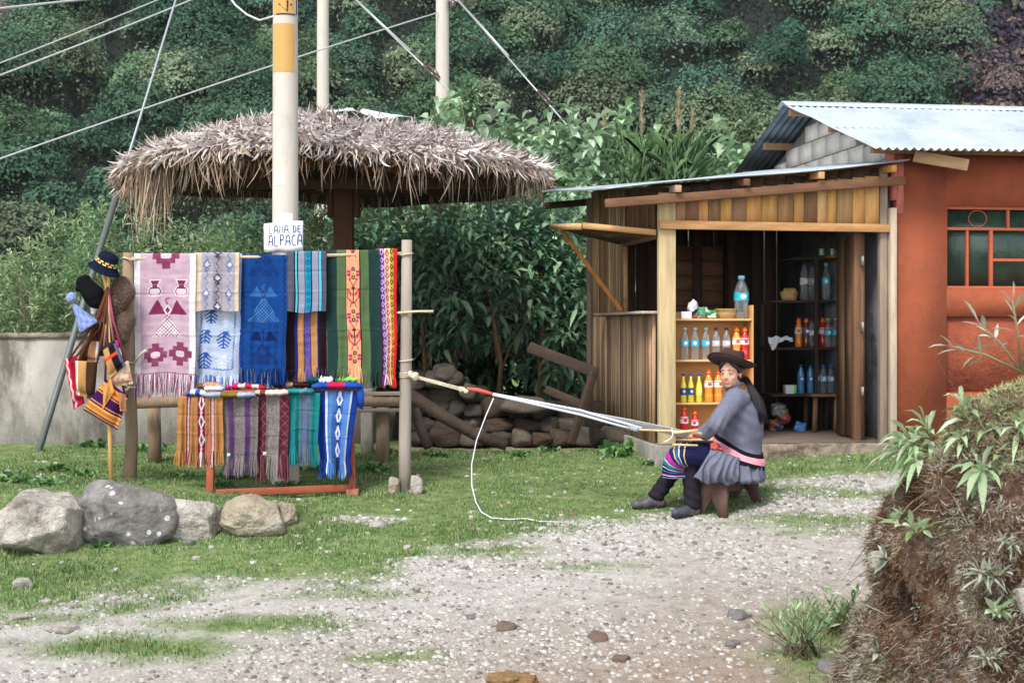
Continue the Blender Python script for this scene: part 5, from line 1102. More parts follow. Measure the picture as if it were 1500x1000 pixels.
pt_ = NT('clear_plastic_bottle'); M_pet = pt_.m; gl_ = pt_.n.new('ShaderNodeBsdfGlossy'); gl_.inputs['Roughness'].default_value = .12; tr_ = pt_.n.new('ShaderNodeBsdfTransparent'); tr_.inputs[0].default_value = (.86, .91, .93, 1); df_ = pt_.n.new('ShaderNodeBsdfDiffuse'); df_.inputs[0].default_value = (.7, .75, .78, 1)
lw_ = pt_.n.new('ShaderNodeLayerWeight'); lw_.inputs[0].default_value = .35; m1_ = pt_.n.new('ShaderNodeMixShader'); m2_ = pt_.n.new('ShaderNodeMixShader'); m2_.inputs[0].default_value = .10
pt_.L(lw_.outputs['Facing'], m1_.inputs[0]); pt_.L(tr_.outputs[0], m1_.inputs[1]); pt_.L(gl_.outputs[0], m1_.inputs[2]); pt_.L(m1_.outputs[0], m2_.inputs[1]); pt_.L(df_.outputs[0], m2_.inputs[2]); pt_.L(m2_.outputs[0], pt_.out.inputs[0])
b_n = pt_.n.new('ShaderNodeBump'); b_n.inputs['Strength'].default_value = .6; b_n.inputs['Distance'].default_value = .01; pt_.L(pt_.noise(40), b_n.inputs['Height']); pt_.L(b_n.outputs[0], gl_.inputs['Normal'])
M_lid = {}
def cm(name, c, **k): return mat(name, lin(*c), var=.05, bump=.1, rough=.4, **k)
def liquid(name, c): return mat(name, lin(*c), var=.06, bump=.25, bs=18, bd=.02, rough=.18, spec=.6, coat=.5)
def bottle(kind, label, group):
    W = {'cyan': ('clear', (110, 200, 216), (60, 176, 204), .28, .036), 'navy': ('clear', (40, 44, 96), (190, 176, 186), .28, .036), 'orange': ((232, 140, 40), (240, 110, 40), (226, 216, 206), .285, .038),
         'red': ((190, 28, 30), (240, 110, 40), (226, 210, 214), .285, .038), 'yellow': ((206, 190, 40), (40, 70, 170), (40, 70, 150), .255, .028), 'big': ('clear', (120, 196, 220), (40, 170, 190), .38, .064), 'blue': ((70, 130, 180), (40, 70, 160), (50, 110, 170), .28, .034),
         'paleblue': ('clear', (60, 90, 180), (150, 176, 206), .28, .034), 'greencap': ('clear', (120, 190, 90), (60, 170, 200), .28, .036), 'lime': ((196, 200, 60), (40, 70, 170), (214, 220, 70), .255, .028), 'cola': ((96, 52, 36), (236, 110, 40), (60, 60, 120), .28, .036)}[kind]
    liq, capc, lab, H, R = W
    t = thing('drink_bottle' if kind not in ('big', 'cyan', 'navy', 'paleblue', 'greencap') else 'water_bottle', (0, 0, 0), label, 'bottle', group); m = MB()
    if kind in ('orange', 'red', 'cola'): pf = [(R*.8, 0), (R, .01), (R*.98, H*.2), (R*.86, H*.32), (R, H*.44), (R*1.02, H*.62), (R*.8, H*.72), (R*.55, H*.80), (R*.52, H*.86)]; cap_ = [(R*.62, H*.85), (R*.62, H*.93), (R*.4, H*.94), (R*.36, H)]; lz = (H*.46, H*.66)
    elif kind in ('yellow', 'lime'): pf = [(R*.85, 0), (R, .008), (R*.97, H*.3), (R, H*.5), (R*.9, H*.6), (R*.45, H*.78), (R*.4, H*.92)]; cap_ = [(R*.5, H*.91), (R*.5, H)]; lz = (H*.25, H*.5)
    else: pf = [(R*.8, 0), (R, .01), (R*.94, H*.15), (R, H*.2), (R*.94, H*.3), (R, H*.38), (R, H*.6), (R*.95, H*.68), (R*.62, H*.82), (R*.4, H*.88), (R*.38, H*.93)]; cap_ = [(R*.46, H*.92), (R*.46, H)]; lz = (H*.42, H*.6)
    m.lathe(pf, 20); m.build('body', M_pet if liq == 'clear' else liquid('drink_'+kind, liq), t, True)
    m = MB(); m.lathe(cap_, 14); m.build('cap', cm('cap_'+kind, capc), t)
    m = MB(); rr_ = np.interp(lz[0], [p_[1] for p_ in pf], [p_[0] for p_ in pf])*1.02+.0008; r2 = np.interp(lz[1], [p_[1] for p_ in pf], [p_[0] for p_ in pf])*1.02+.0008
    m.lathe([(rr_, lz[0]), (max(rr_, r2), (lz[0]+lz[1])/2), (r2, lz[1])], 20, close=False); lb_ = m.build('label_band', cm('wrap_'+kind, lab), t, True)
    m = MB(); m.ell((0, -rr_-.0005, (lz[0]+lz[1])/2), (R*.45, .002, H*.055), n=12, m=6); m.build('emblem', cm('emblem_pale', (226, 236, 240)) if kind not in ('orange', 'red', 'yellow') else cm('emblem_'+kind, {'orange': (180, 90, 60), 'red': (190, 50, 70), 'yellow': (220, 210, 110)}[kind]), lb_)
    return t
PR = {}
def put(kind, u, v, w, label, group):
    loc = K(u, v, w)
    if kind not in PR: PR[kind] = bottle(kind, label, group); PR[kind].location = loc; PR[kind].rotation_euler = (0, 0, .14); return PR[kind]
    return dup(PR[kind], loc, label, group, random.uniform(-.3, .5))
def ku(px, v):   # u for a pixel column at depth v inside the kiosk
    k = (px-750)/F; return (k*(KO[1]+CA*v)-KO[0]+SA*v)/(CA-k*SA)
GB = 'drink bottles on the bookcase'
for i, px in enumerate((1003, 1018, 1034)): put('cyan', ku(px, .27), .27, SH[2]+.001, ('leftmost', 'middle', 'rightmost')[i]+' of three cyan-labelled water bottles on the upper bookcase shelf', GB)
for i, px in enumerate((1049, 1064)): put('navy', ku(px, .27), .27, SH[2]+.001, 'clear water bottle with navy cap, '+('beside the cyan-labelled ones', 'beside the orange drink')[i], GB)
put('orange', ku(1079, .27), .27, SH[2]+.001, 'orange sports drink on the upper bookcase shelf', GB); put('red', ku(1091, .27), .27, SH[2]+.001, 'red sports drink at the right end of the upper bookcase shelf', GB)
for i, px in enumerate((1001, 1012)): put('yellow', ku(px, .26), .26, SH[1]+.001, 'slim yellow soda with blue cap, '+('first from the left on the middle bookcase shelf', 'second from the left on the middle bookcase shelf')[i], GB)
put('lime', ku(1024, .26), .26, SH[1]+.001, 'slim yellow soda with a lime label on the middle bookcase shelf', GB)
put('orange', ku(1038, .27), .27, SH[1]+.001, 'orange sports drink beside the yellow sodas', GB); put('orange', ku(1052, .29), .29, SH[1]+.001, "orange sports drink partly behind the woman's face", GB)
put('red', ku(1002, .26), .26, SH[0]+.001, 'taller red sports drink on the lowest bookcase shelf', GB); o = put('red', ku(1018, .26), .26, SH[0]+.001, 'shorter red sports drink on the lowest bookcase shelf', GB); o.scale = (.85, .85, .85)
put('big', ku(1086, .3), .3, SH[3]+.001, 'large clear water bottle standing on top of the bookcase', None)
M_wick = mat('wicker', lin(206, 172, 112), var=.3, ns=40, st=(1, 1, 4), bump=1., bs=120, bd=.01, rough=.8)
def basket(c, r_, h, label):
    m = MB(); m.lathe([(r_*.75, 0), (r_*.95, h*.5), (r_, h), (r_*1.05, h), (r_*1.05, h*.93), (r_*.93, h*.85), (r_*.7, h*.1)], 26, Matrix.Translation(c)); return tag(m.build('basket', M_wick, None, True), label, 'basket')
basket(K(ku(1063, .3), .3, SH[3]+.002), .09, .085, 'shallow pale wicker basket on top of the bookcase')
def crinkle(c, rad, seed, cols, label, cat='snack bag', name='snack_bag'):
    V, q = rock_mesh((c.x, c.y, c.z+rad[2]*.8), rad, seed, 18, .5, 26, 18); r = np.random.default_rng(seed); cl = np.array([lin(*k) for k in cols]); th = (V[q].mean(1)-V.mean(0)) @ r.normal(size=3)
    k = ((th-th.min())/(np.ptp(th)+1e-6)*len(cols)*.999).astype(int); o = np_obj(name, V, [q], mat('foil', col=True, var=.2, ns=30, rough=.3, bump=.6, bs=60, bd=.01, coat=.3), None, cl[k]); return tag(o, label, cat)
crinkle(K(ku(1014, .3), .3, SH[3]+.04), (.045, .04, .065), 4, [(40, 60, 150), (214, 210, 222), (230, 228, 236)], 'white and blue crumpled snack bag on the bookcase')
crinkle(K(ku(1030, .27), .27, SH[3]+.02), (.05, .04, .05), 5, [(40, 96, 60), (180, 200, 190), (60, 130, 80)], 'green and silver snack bag lying on the bookcase')
crinkle(K(ku(1043, .24), .24, SH[3]+.0), (.04, .03, .045), 6, [(30, 120, 60), (220, 214, 190), (30, 110, 50)], 'bright green wrapper leaning on the wicker basket')
crinkle(K(ku(1027, .25), .25, SH[3]-.01), (.05, .03, .02), 7, [(130, 70, 96), (170, 130, 140)], 'flat purplish packet under the green bags')
m = MB(); kb(m, ku(998, .22), ku(1013, .22), .215, .27, SH[3]+.001, SH[3]+.062); tag(bevel(m.build('small_carton', cm('carton_white', (226, 228, 232))), .002), 'small white carton at the left end of the bookcase top', 'carton')
# dark shelf unit at the back right
M_dkw = mat('dark_shelf_wood', lin(58, 46, 40), var=.3, ns=14, bump=.3)  # dark brown wood with uneven tone
sv0, sv1 = 1.25, 1.6; su0, su1 = ku(1128, 1.3), 2.07
def dy2w(y, v=1.25, px=1190): 
    p_ = K(ku(px, v), v, 0); return CAMH+(480-y)*p_.y/F
un = thing('dark_shelf_unit', K((su0+su1)/2, 1.42, .505), 'dark wooden shelf unit of bottles along the grey inner wall', 'shelf unit')
SW = [dy2w(377), dy2w(440), dy2w(509), dy2w(577)]
for i, w_ in enumerate(SW): kpart('shelf', M_dkw, un, (su0, su0, su0+.0, su0)[i]+(.22 if i == 0 else 0), su1, sv0, sv1, w_-.022, w_)
u1p = ku(1192, sv0)
kpart('upright', M_dkw, un, u1p, u1p+.035, sv0-.03, sv0-.002, .506, SW[0]-.023); kpart('upright', M_dkw, un, su0+.01, su0+.045, sv1+.001, sv1+.03, .506, SW[1]); kpart('upright', M_dkw, un, su1-.04, su1, sv1+.001, sv1+.03, .506, SW[0])
GD = 'bottles on the dark shelf unit'
for i, (px, v) in enumerate(((1178, 1.36), (1190, 1.48))): o = put('navy', ku(px, v), v, SW[1]+.001, ('big clear bottle at the left of the uppermost bottle shelf', 'big clear bottle half behind the shelf upright')[i], GD); o.scale = (1.15, 1.15, 1.3)
o = put('cyan', ku(1210, 1.34), 1.34, SW[1]+.001, 'big clear bottle right of the shelf upright', GD); o.scale = (1.1, 1.1, 1.3)
for kd, px, v, lb in (('cola', 1181, 1.34, 'brown drink with orange cap on the dark shelf'), ('navy', 1189, 1.33, 'clear navy-capped bottle beside the brown drink'), ('red', 1205, 1.4, 'red drink at the back of the dark shelf'), ('greencap', 1213, 1.31, 'cyan-labelled bottle with green cap on the dark shelf'), ('greencap', 1224, 1.31, 'second green-capped bottle on the dark shelf, further right'), ('cola', 1232, 1.42, 'brown drink with orange cap at the right end of the dark shelf'), ('red', 1211, 1.5, 'red drink with orange cap behind the green-capped bottle')): put(kd, ku(px, v), v, SW[2]+.001, lb, GD)
for kd, px, v, lb in (('orange', 1170, 1.45, 'orange drink at the left end of the middle dark shelf'), ('navy', 1197, 1.5, 'clear navy-capped bottle set back beside the shelf upright')): put(kd, ku(px, v), v, SW[2]+.001, lb, GD)
put('paleblue', ku(1198, 1.46), 1.46, SW[3]+.001, 'blue-capped water bottle just left of the row of four', GD)
for kd, px, v, lb in (('blue', 1173, 1.35, 'blue drink bottle, left one of the pair on the lowest dark shelf'), ('blue', 1187, 1.38, 'blue drink bottle, right one of the pair on the lowest dark shelf'), ('paleblue', 1206, 1.32, 'first of four blue-capped water bottles from the left on the lowest dark shelf'), ('paleblue', 1217, 1.33, 'second of four blue-capped water bottles from the left'), ('paleblue', 1227, 1.42, 'third of four blue-capped water bottles, set back'), ('paleblue', 1236, 1.32, 'rightmost of four blue-capped water bottles')): put(kd, ku(px, v), v, SW[3]+.001, lb, GD)
basket(K(ku(1156, 1.36), 1.36, SW[1]+.002), .085, .085, 'small straw bowl on the dark shelf unit')
for i, (dx, a) in enumerate(((-.03, .3), (.01, -.2), (.035, .5))):
    m = MB(); c_ = K(ku(1156, 1.36)+dx, 1.35, SW[1]+.095); m.ell(c_, (.035, .03, .028)); tag(m.build('bread_roll', mat('bread', lin(196, 160, 90), ns=20, bump=.3), None, True), ('left', 'middle', 'right')[i]+' yellowish bread roll in the straw bowl', 'bread roll', 'rolls in the straw bowl')
for i, (px0, px1, v) in enumerate(((1199, 1216, 1.3), (1215, 1247, 1.27))):
    t = MB(); kb(t, ku(px0, v), ku(px1, v), v, v+.1, SW[0]+.02, SW[0]+.09, (1, 1, 1)); o = t.build('tissue_pack', cm('pack_green', (24, 96, 56))); bevel(o, .008)
    tag(o, ('small green and white pack on top of the dark shelf unit', 'longer green pack reading NOBLE on top of the dark shelf unit')[i], 'pack')
    m = MB(); kb(m, ku(px0+2, v), ku(px0+(7 if i else 8), v), v-.003, v, SW[0]+.025, SW[0]+.088); m.build('white_stripe', cm('pack_white', (226, 230, 224)), o)
    if i:
        m = MB(); ex = Vector((CA, SA, 0)); x0 = ku(1224, v)
        for j, chh in enumerate('NOBLE'): strokes(m, LET[chh], K(x0+j*.027, v-.003, SW[0]+.040), ex, Vector((0, 0, 1)), .019, .028, .0022)
        m.build('lettering', cm('pack_letter', (226, 230, 220)), o)
kpart_ = MB(); kb(kpart_, ku(1214, 1.24), ku(1249, 1.24), 1.245, 1.4, SW[0]+.001, SW[0]+.018); tag(kpart_.build('wooden_tray', mat('tray_wood', lin(176, 120, 60))), 'thin tan board under the NOBLE pack', 'tray')
# white cloth draped on the shelf end
rows = []
for j in range(14):
    for i in range(20):
        px = 1125+36*i/19*(1-.0*j); v = 1.2; py = 493+1.5*math.sin(i*.8)+(j/13)*(6+14*math.exp(-((i-4)/3.)**2)); q_ = K(ku(px, v), v-.015+.01*math.sin(i*1.3+j*.3), 0); rows.append((q_.x, q_.y, CAMH+(480-py)*q_.y/F))
V = np.array(rows); idx = np.arange(280).reshape(14, 20); q = np.stack([idx[:-1, :-1].ravel(), idx[1:, :-1].ravel(), idx[1:, 1:].ravel(), idx[:-1, 1:].ravel()], 1)
tag(np_obj('cloth', V, [q], mat('white_cloth', lin(206, 210, 214), var=.1, bump=.3), None, None, True), 'white cloth hanging off the dark shelf unit', 'cloth')
m = MB(); kb(m, ku(1151, 1.3), ku(1167, 1.3), 1.3, 1.38, SW[3]+.001, SW[3]+.085); o = bevel(m.build('carton', cm('carton_pale', (214, 222, 214))), .003); tag(o, 'white and green carton on the lowest dark shelf', 'carton'); m = MB(); kb(m, ku(1163, 1.3), ku(1167, 1.3)+.001, 1.297, 1.299, SW[3]+.003, SW[3]+.08); m.build('green_side', cm('carton_green', (120, 214, 120)), o)
# table under the dark shelves
tb = thing('wooden_stool', K(1.62, 1.1, .505), 'brown wooden stool under the dark shelf unit', 'stool'); 
for px in (1193, 1224): m = MB(); u_ = ku(px, 1.15); m.bar(K(u_-.01, 1.13, .506), K(u_+.01, 1.15, .84), .04, .04, c_brn); m.build('leg', WZ, tb); m = MB(); m.bar(K(u_, 1.40, .506), K(u_, 1.38, .84), .04, .04, c_dk); m.build('leg', WZ, tb)
m = MB(); kb(m, ku(1186, 1.15), ku(1232, 1.15), 1.1, 1.42, .842, .868, c_brn); bevel(m.build('seat', WX, tb), .004)
for i, (px, y, cl, lb) in enumerate(((1136, 628, [(120, 74, 40), (50, 50, 84), (110, 100, 96)], 'orange and blue packets heaped on the kiosk floor'), (1147, 612, [(120, 50, 40), (130, 110, 60)], 'red and yellow packet leaning in the dark kiosk corner'), (1139, 604, [(110, 112, 112), (70, 84, 80)], 'silver packet on top of the floor heap'), (1172, 632, [(30, 50, 110), (60, 110, 160)], 'blue packet on the kiosk floor by the stool'))):
    v = 1.3; q_ = K(ku(px, v), v, 0); crinkle(K(ku(px, v), v, CAMH+(480-y)*q_.y/F-.03), (.06, .05, .07), 30+i, cl, lb)
# ---------- dry stone heap, logs, broken chair ----------
hw = thing('dry_stone_wall', P(730, 655, 13.4), 'low dry stone wall of dark mossy stones in shade beneath the bushes', 'wall')
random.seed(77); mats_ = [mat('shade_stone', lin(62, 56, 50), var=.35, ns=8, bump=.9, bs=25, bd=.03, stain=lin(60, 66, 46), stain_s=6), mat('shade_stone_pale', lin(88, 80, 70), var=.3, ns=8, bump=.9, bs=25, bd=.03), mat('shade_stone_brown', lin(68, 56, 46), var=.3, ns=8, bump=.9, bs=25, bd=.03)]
def toph(px): return np.interp(px, [590, 615, 680, 740, 800, 860, 900], [548, 546, 572, 596, 600, 622, 632])
n_ = 0; y = 652
while y > 530:
    px = 592+random.uniform(0, 14)
    while px < 880:
        w_ = random.uniform(24, 46); h_ = random.uniform(18, 28)
        if y-h_*.5 > toph(px+w_/2)-4:
            D = 13.5+(652-y)*.003+random.uniform(-.08, .08); s = D/F; c_ = P(px+w_/2, y-h_/2, D)
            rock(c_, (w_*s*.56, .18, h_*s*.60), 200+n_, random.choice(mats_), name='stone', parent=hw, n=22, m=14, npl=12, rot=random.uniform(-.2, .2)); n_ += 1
        px += w_*.97
    y -= 21
for (px, y, w_) in ((640, 556, 30), (663, 552, 26), (686, 572, 24), (768, 592, 60), (605, 560, 34), (652, 545, 30)):
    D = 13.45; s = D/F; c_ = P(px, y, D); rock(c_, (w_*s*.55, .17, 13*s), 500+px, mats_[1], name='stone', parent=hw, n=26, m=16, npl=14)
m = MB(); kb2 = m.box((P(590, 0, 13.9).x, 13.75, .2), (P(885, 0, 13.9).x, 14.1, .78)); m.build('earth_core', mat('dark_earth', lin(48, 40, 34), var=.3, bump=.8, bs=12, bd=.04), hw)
def log(pts, r0_, r1_, label, mt=M_bark): m = MB(); pts = [Vector(p_) for p_ in pts]; m.tube(pts, list(np.linspace(r0_, r1_, len(pts))), 10); tag(m.build('log', mt, None, True), label, 'log', 'logs by the dry stone wall')
M_dbark = mat('dark_bark', lin(64, 52, 44), var=.35, ns=10, bump=1, bs=26, bd=.02)
log([P(600, 578, 12.9), P(650, 610, 12.8), P(700, 638, 12.75), P(742, 652, 12.75)], .06, .05, 'long dark log leaning down in front of the dry stone wall', M_dbark)
log([P(606, 600, 12.6), P(618, 630, 12.55), P(628, 655, 12.5)], .05, .045, 'short dark log propped behind the loom post', M_dbark)
log([P(582, 640, 12.4), P(586, 615, 12.3), P(590, 590, 12.3)], .05, .045, 'short upright log beside the bench end', M_dbark)
fr = thing('broken_wooden_frame', P(850, 648, 13.0), 'collapsed dark wooden frame leaning against the kiosk side', 'wooden frame')
for a, b_, w_, h_ in ((P(775, 508, 13.2), P(874, 546, 13.0), .03, .10), (P(870, 545, 12.98), P(836, 650, 12.85), .05, .07), (P(800, 570, 13.2), P(852, 592, 12.98), .04, .07), (P(862, 560, 13.1), P(868, 648, 13.2), .05, .06)):
    m = MB(); m.bar(a, b_, w_, h_, jit(lin(62, 48, 40), .1)); bevel(m.build('beam', WX, fr), .005)
# ---------- loom ----------
loom = thing('backstrap_loom', P(800, 600, 10.9), 'backstrap loom of long white warp threads stretched from the post to the seated woman', 'loom')
M_warp = mat('white_warp', lin(214, 216, 222), var=.12, ns=30, st=(.1, 1, 1), bump=.3, rough=.9); a0 = P(606, 551, 11.15); k0 = P(676, 570, 11.0); k1 = P(722, 577, 10.93); e0 = P(985, 634, 10.45); e1 = P(1016, 641, 10.36)
m = MB(); 
for dz in (-.007, 0, .007): m.tube([a0+Vector((0, 0, dz)), k0+Vector((0, 0, dz*1.5))], .006, 6)
m.build('rope', M_twine, loom)
m = MB(); m.ell(P(608, 551, 11.13), (.03, .025, .035)); m.ell(P(601, 548, 11.13), (.02, .02, .03)); kd = lambda V, N: .004*fbm(V[:, 0]*90, V[:, 1]*90, V[:, 2]*90, 2); remesh(m, 'knot', M_twine, loom, .004, 2, disp=kd); m = MB(); m.ell(P(676, 570, 10.99), (.03, .02, .022)); m.ell(P(683, 573, 10.98), (.02, .018, .018)); remesh(m, 'knot', M_twine, loom, .004, 2, disp=lambda V, N: .004*fbm(V[:, 0]*90, V[:, 1]*90, V[:, 2]*90, 2))
m = MB(); m.tube([P(684, 569, 10.98), P(700, 571, 10.96), P(722, 577, 10.93)], [.012, .016, .012], 8); m.build('red_wrap', mat('red_wool', lin(206, 90, 80), bump=.8, bs=150), loom, True)
m = MB(); rr = random.Random(3)
for i in range(34):
    t_ = i/33; f0 = k1+Vector((0, .0, (t_-.5)*.012)); mid = P(925, 619+(t_-.5)*9, 10.55)+Vector((0, .10*t_, 0)); e_ = P(1012, 639+(t_-.5)*13, 10.39)+Vector((0, .18*t_, 0)); m.tube([f0, f0.lerp(mid, .5)+Vector((0, rr.uniform(-.004, .004), rr.uniform(-.004, .004))), mid, e_], .0022, 4, jit(lin(214, 216, 224), .12))
m.build('warp', mat('white_warp_threads', col=True, var=.05, bump=0), loom)
m = MB(); m.tube([k1+Vector((0, .02, .0)), P(850, 601, 10.7), P(940, 627, 10.52)], .011, 6, lin(206, 208, 216)); m.tube([k1+Vector((0, -.005, -.005)), P(850, 607, 10.65), P(925, 628, 10.5)], .010, 6, lin(188, 192, 202)); m.build('warp_bundle', mat('white_warp_threads'), loom, True)
m = MB(); m.tube([P(920, 626, 10.55), P(933, 629, 10.30)], .016, 12); m.tube([P(933, 629, 10.302), P(933.3, 629.1, 10.298)], .012, 12, lin(20, 20, 20)); m.build('tube_rod', mat('grey_tube', lin(150, 156, 160), rough=.4), loom, True)
m = MB(); m.tube([P(932, 629, 10.5), P(985, 631, 10.42), P(1018, 634, 10.4)], .008, 8); m.tube([P(984, 634, 10.38), P(1022, 630, 10.36)], .011, 8); m.tube([P(985, 651, 10.36), P(1022, 652, 10.36)], .007, 8); m.build('cane_rod', mat('cane', lin(206, 184, 140), ns=20), loom, True)
m = MB(); m.tube([P(984, 628, 10.38), P(986, 634, 10.35), P(984, 641, 10.38), P(978, 645, 10.38), P(972, 647, 10.38)], .005, 6); m.build('loose_thread', M_warp, loom)
pts = [P(723, 583, 10.93), P(712, 608, 10.92), P(698, 645, 10.9)]
g0 = GP(691, 700); pts += [P(691, 680, 10.9), P(691, 710, 10.85)]
for px, py in ((697, 735), (705, 752), (720, 761), (745, 763), (770, 762), (790, 766), (822, 767)): g_ = GP(px, py); pts.append(g_+Vector((0, 0, .012+(.35 if False else 0))))
pts[5] = P(697, 735, 10.75)
m = MB(); m.tube(pts, .0048, 6); tag(m.build('loose_rope', M_warp), 'thin white rope trailing from the loom down onto the grass', 'rope')
# ---------- the seated weaver ----------
seat_c = Vector((1.66, 10.68, .15)); who = thing('person', seat_c, 'woman in dark hat and grey coat weaving on a low stool, looking back', 'person')
M_skin = mat('skin', lin(220, 166, 142, .88), var=.07, ns=18, bump=.08, bs=160, rough=.5, spec=.35)
M_coat = mat('grey_wool_coat', lin(112, 114, 130, .9), var=.12, ns=28, bump=.6, bs=260, bd=.006, rough=1, spec=.08, stain=lin(94, 96, 112), stain_s=9, stain_t=(.5, .7))
M_hair = mat('black_hair', lin(34, 28, 34), var=.4, ns=20, st=(1, 1, .2), rough=.42, spec=.5, bump=.3)
Fd = Vector((-.93, .36, 0)).normalized(); Lf = Vector((-.36, -.93, 0)).normalized(); UP = Vector((0, 0, 1))
Hc = Vector((1.625, 10.56, 1.168)); hf = Vector((-.52, -.85, -.05)).normalized(); hl = UP.cross(hf).normalized(); hu = hf.cross(hl).normalized()
HM = Matrix((hf, hl, hu)).transposed()
def H(f, l, u): return Hc+HM @ Vector((f, l, u))
m = MB()
E = lambda c, r_: m.ell(H(*c), r_, HM, 20, 14)
E((-.012, 0, .028), (.090, .073, .086)); E((.028, 0, -.03), (.060, .057, .080)); E((.058, 0, -.092), (.022, .024, .016)); E((.02, 0, -.075), (.05, .048, .03))
for s in (-1, 1):
    E((.050, s*.034, -.032), (.028, .022, .026)); E((.070, s*.028, .024), (.016, .026, .009)); E((-.004, s*.073, -.012), (.017, .009, .028)); E((.098, s*.009, -.034), (.008, .008, .007)); E((.072, s*.029, .003), (.014, .017, .010))
m.cap(H(.082, 0, .006), H(.103, 0, -.028), .0075, .0105); E((.080, 0, -.048), (.012, .016, .012)); E((.083, 0, -.066), (.010, .020, .008))
m.cap(H(-.02, 0, -.06), Vector((1.665, 10.63, 1.02)), .050, .056)
m.loft([[Vector((1.69, 10.67, z))+Lf*a*math.cos(t)+Fd*b_*math.sin(t) for t in np.linspace(0, 6.283, 25)[:-1]] for z, a, b_ in ((.44, .15, .13), (.6, .14, .12), (.8, .15, .11), (.95, .14, .09), (1.03, .07, .06))])
LS, LE, LW = P(1077, 583, 10.47), P(1047, 622, 10.35), P(1029, 637, 10.44); RS_, RE, RW = Vector((1.74, 10.84, .955)), Vector((1.52, 10.86, .74)), P(1021, 634, 10.66)
m.cap(LS, LE, .045, .036); m.cap(LE, LW, .036, .024); m.cap(RS_, RE, .045, .036); m.cap(RE, RW, .036, .024)
HPL, HPR = Vector((1.62, 10.56, .49)), Vector((1.72, 10.78, .49)); KL, KR = Vector((1.285, 10.43, .545)), Vector((1.275, 10.67, .54)); AL, AR = P(1014, 738, 10.44), P(962, 724, 10.64)
for a, b_, c_ in ((HPL, KL, AL), (HPR, KR, AR)): m.cap(a, b_, .05, .045); m.cap(b_, c_, .045, .035)
def handm(wr, tgt, nrm, up_):
    "wr wrist, tgt rod point under the knuckles; fingers wrap over the rod"
    d = (tgt-wr).normalized(); sd_ = nrm.normalized(); dn = d.cross(sd_).normalized()
    if dn.z > 0: dn = -dn
    pc = wr+d*.045; m.ell(pc, (.042, .036, .014), Matrix((d, sd_, -dn)).transposed(), 16, 10); m.cap(wr-d*.02, pc, .022, .020)
    for i, (o_, L_) in enumerate(((-.027, .9), (-.010, 1.0), (.008, .96), (.025, .78))):
        k0_ = wr+d*.080+sd_*o_; k1_ = k0_+d*.026*L_+dn*.010; k2_ = k1_+d*.006+dn*.022*L_; k3_ = k2_-d*.016+dn*.008
        m.cap(k0_-d*.02, k1_, .0085, .008, 8); m.cap(k1_, k2_, .008, .0075, 8); m.cap(k2_, k3_, .0075, .0065, 8)
    t0 = wr+d*.03+sd_*-.03; t1 = t0+d*.028+sd_*-.012+dn*.012; t2 = t1+d*.022+sd_*.010+dn*.010; m.cap(t0, t1, .010, .009, 8); m.cap(t1, t2, .009, .007, 8)
handm(LW, P(1012, 634, 10.40), Vector((.25, -.95, .1)), UP); handm(RW, P(1006, 634, 10.52), Vector((.25, .95, .1)), UP)
remesh(m, 'body', M_skin, who, .0045, 5, .5)
# face details
mw = mat('eye_white', lin(220, 212, 206), bump=0, rough=.2, var=0); mi = mat('eye_dark', lin(30, 20, 16), bump=0, rough=.15, var=0)
for s in (-1, 1):
    m = MB(); m.ell(H(.0862, s*.029, .002), (.0065, .0112, .0048), HM, 14, 8); e = m.build('eye', mw, who, True)
    m = MB(); m.ell(H(.0915, s*.029+.0035, .0025), (.0027, .0052, .0048), HM, 12, 8); m.build('iris', mi, e, True)
    m = MB(); m.tube([H(.0885, s*.016, .005), H(.0935, s*.028, .0085), H(.085, s*.042, .004)], [.001, .0016, .001], 6); m.build('eyelid', M_hair, who)
    m = MB(); m.tube([H(.0905, s*.013, .022), H(.0905, s*.028, .028), H(.078, s*.046, .021)], [.0022, .003, .0015], 6); m.build('eyebrow', M_hair, who)
M_lip = mat('lips', lin(166, 84, 80), bump=.1, rough=.4, var=.05)
m = MB(); m.tube([H(.076, -.024, -.058), H(.088, -.012, -.0565), H(.0925, 0, -.058), H(.088, .012, -.0565), H(.076, .024, -.058)], [.001, .0035, .004, .0035, .001], 8)
m.tube([H(.077, -.022, -.0665), H(.088, -.01, -.071), H(.091, 0, -.072), H(.088, .01, -.071), H(.077, .022, -.0665)], [.001, .004, .0048, .004, .001], 8); m.build('lips', M_lip, who, True)
m = MB(); m.ell(H(.083, 0, -.0645), (.008, .018, .0045), HM, 12, 6); m.build('teeth', mw, who, True)
# hair
m = MB(); m.ell(H(-.026, 0, .030), (.086, .083, .088), HM, 22, 16); m.ell(H(-.045, 0, -.03), (.055, .064, .06), HM); 
for s in (-1, 1): m.cap(H(.045, s*.058, .06), H(.012, s*.078, .006), .018, .011); m.cap(H(.055, s*.035, .075), H(.045, s*.062, .045), .022, .016)
m.cap(H(-.075, .01, -.03), P(1093, 556, 10.64), .032, .026)
hair = remesh(m, 'hair', M_hair, who, .005, 4, disp=lambda V, N: .0022*fbm(V[:, 0]*150, V[:, 1]*150, V[:, 2]*12, 2, 5))
m = MB(); rr = random.Random(8)
for i in range(150):
    a, q_ = rr.uniform(0, 6.283), rr.random()**.5; o = Vector((math.cos(a)*.024*q_, math.sin(a)*.018*q_, 0)); sp = rr.uniform(.6, 2.0); en = rr.uniform(.75, 1.08)
    pts = [P(1091, 552, 10.62)+o, P(1099, 566, 10.585)+o*1.1, P(1106, 584, 10.565)+o*1.2*sp, P(1111, 600, 10.56)+o*1.25*sp, P(1116+rr.uniform(-3, 3), 600+20*en, 10.56)+o*1.2*sp]
    m.tube(pts, [.004, .004, .0036, .003, .0006], 5)
m.build('ponytail', M_hair, hair, True)
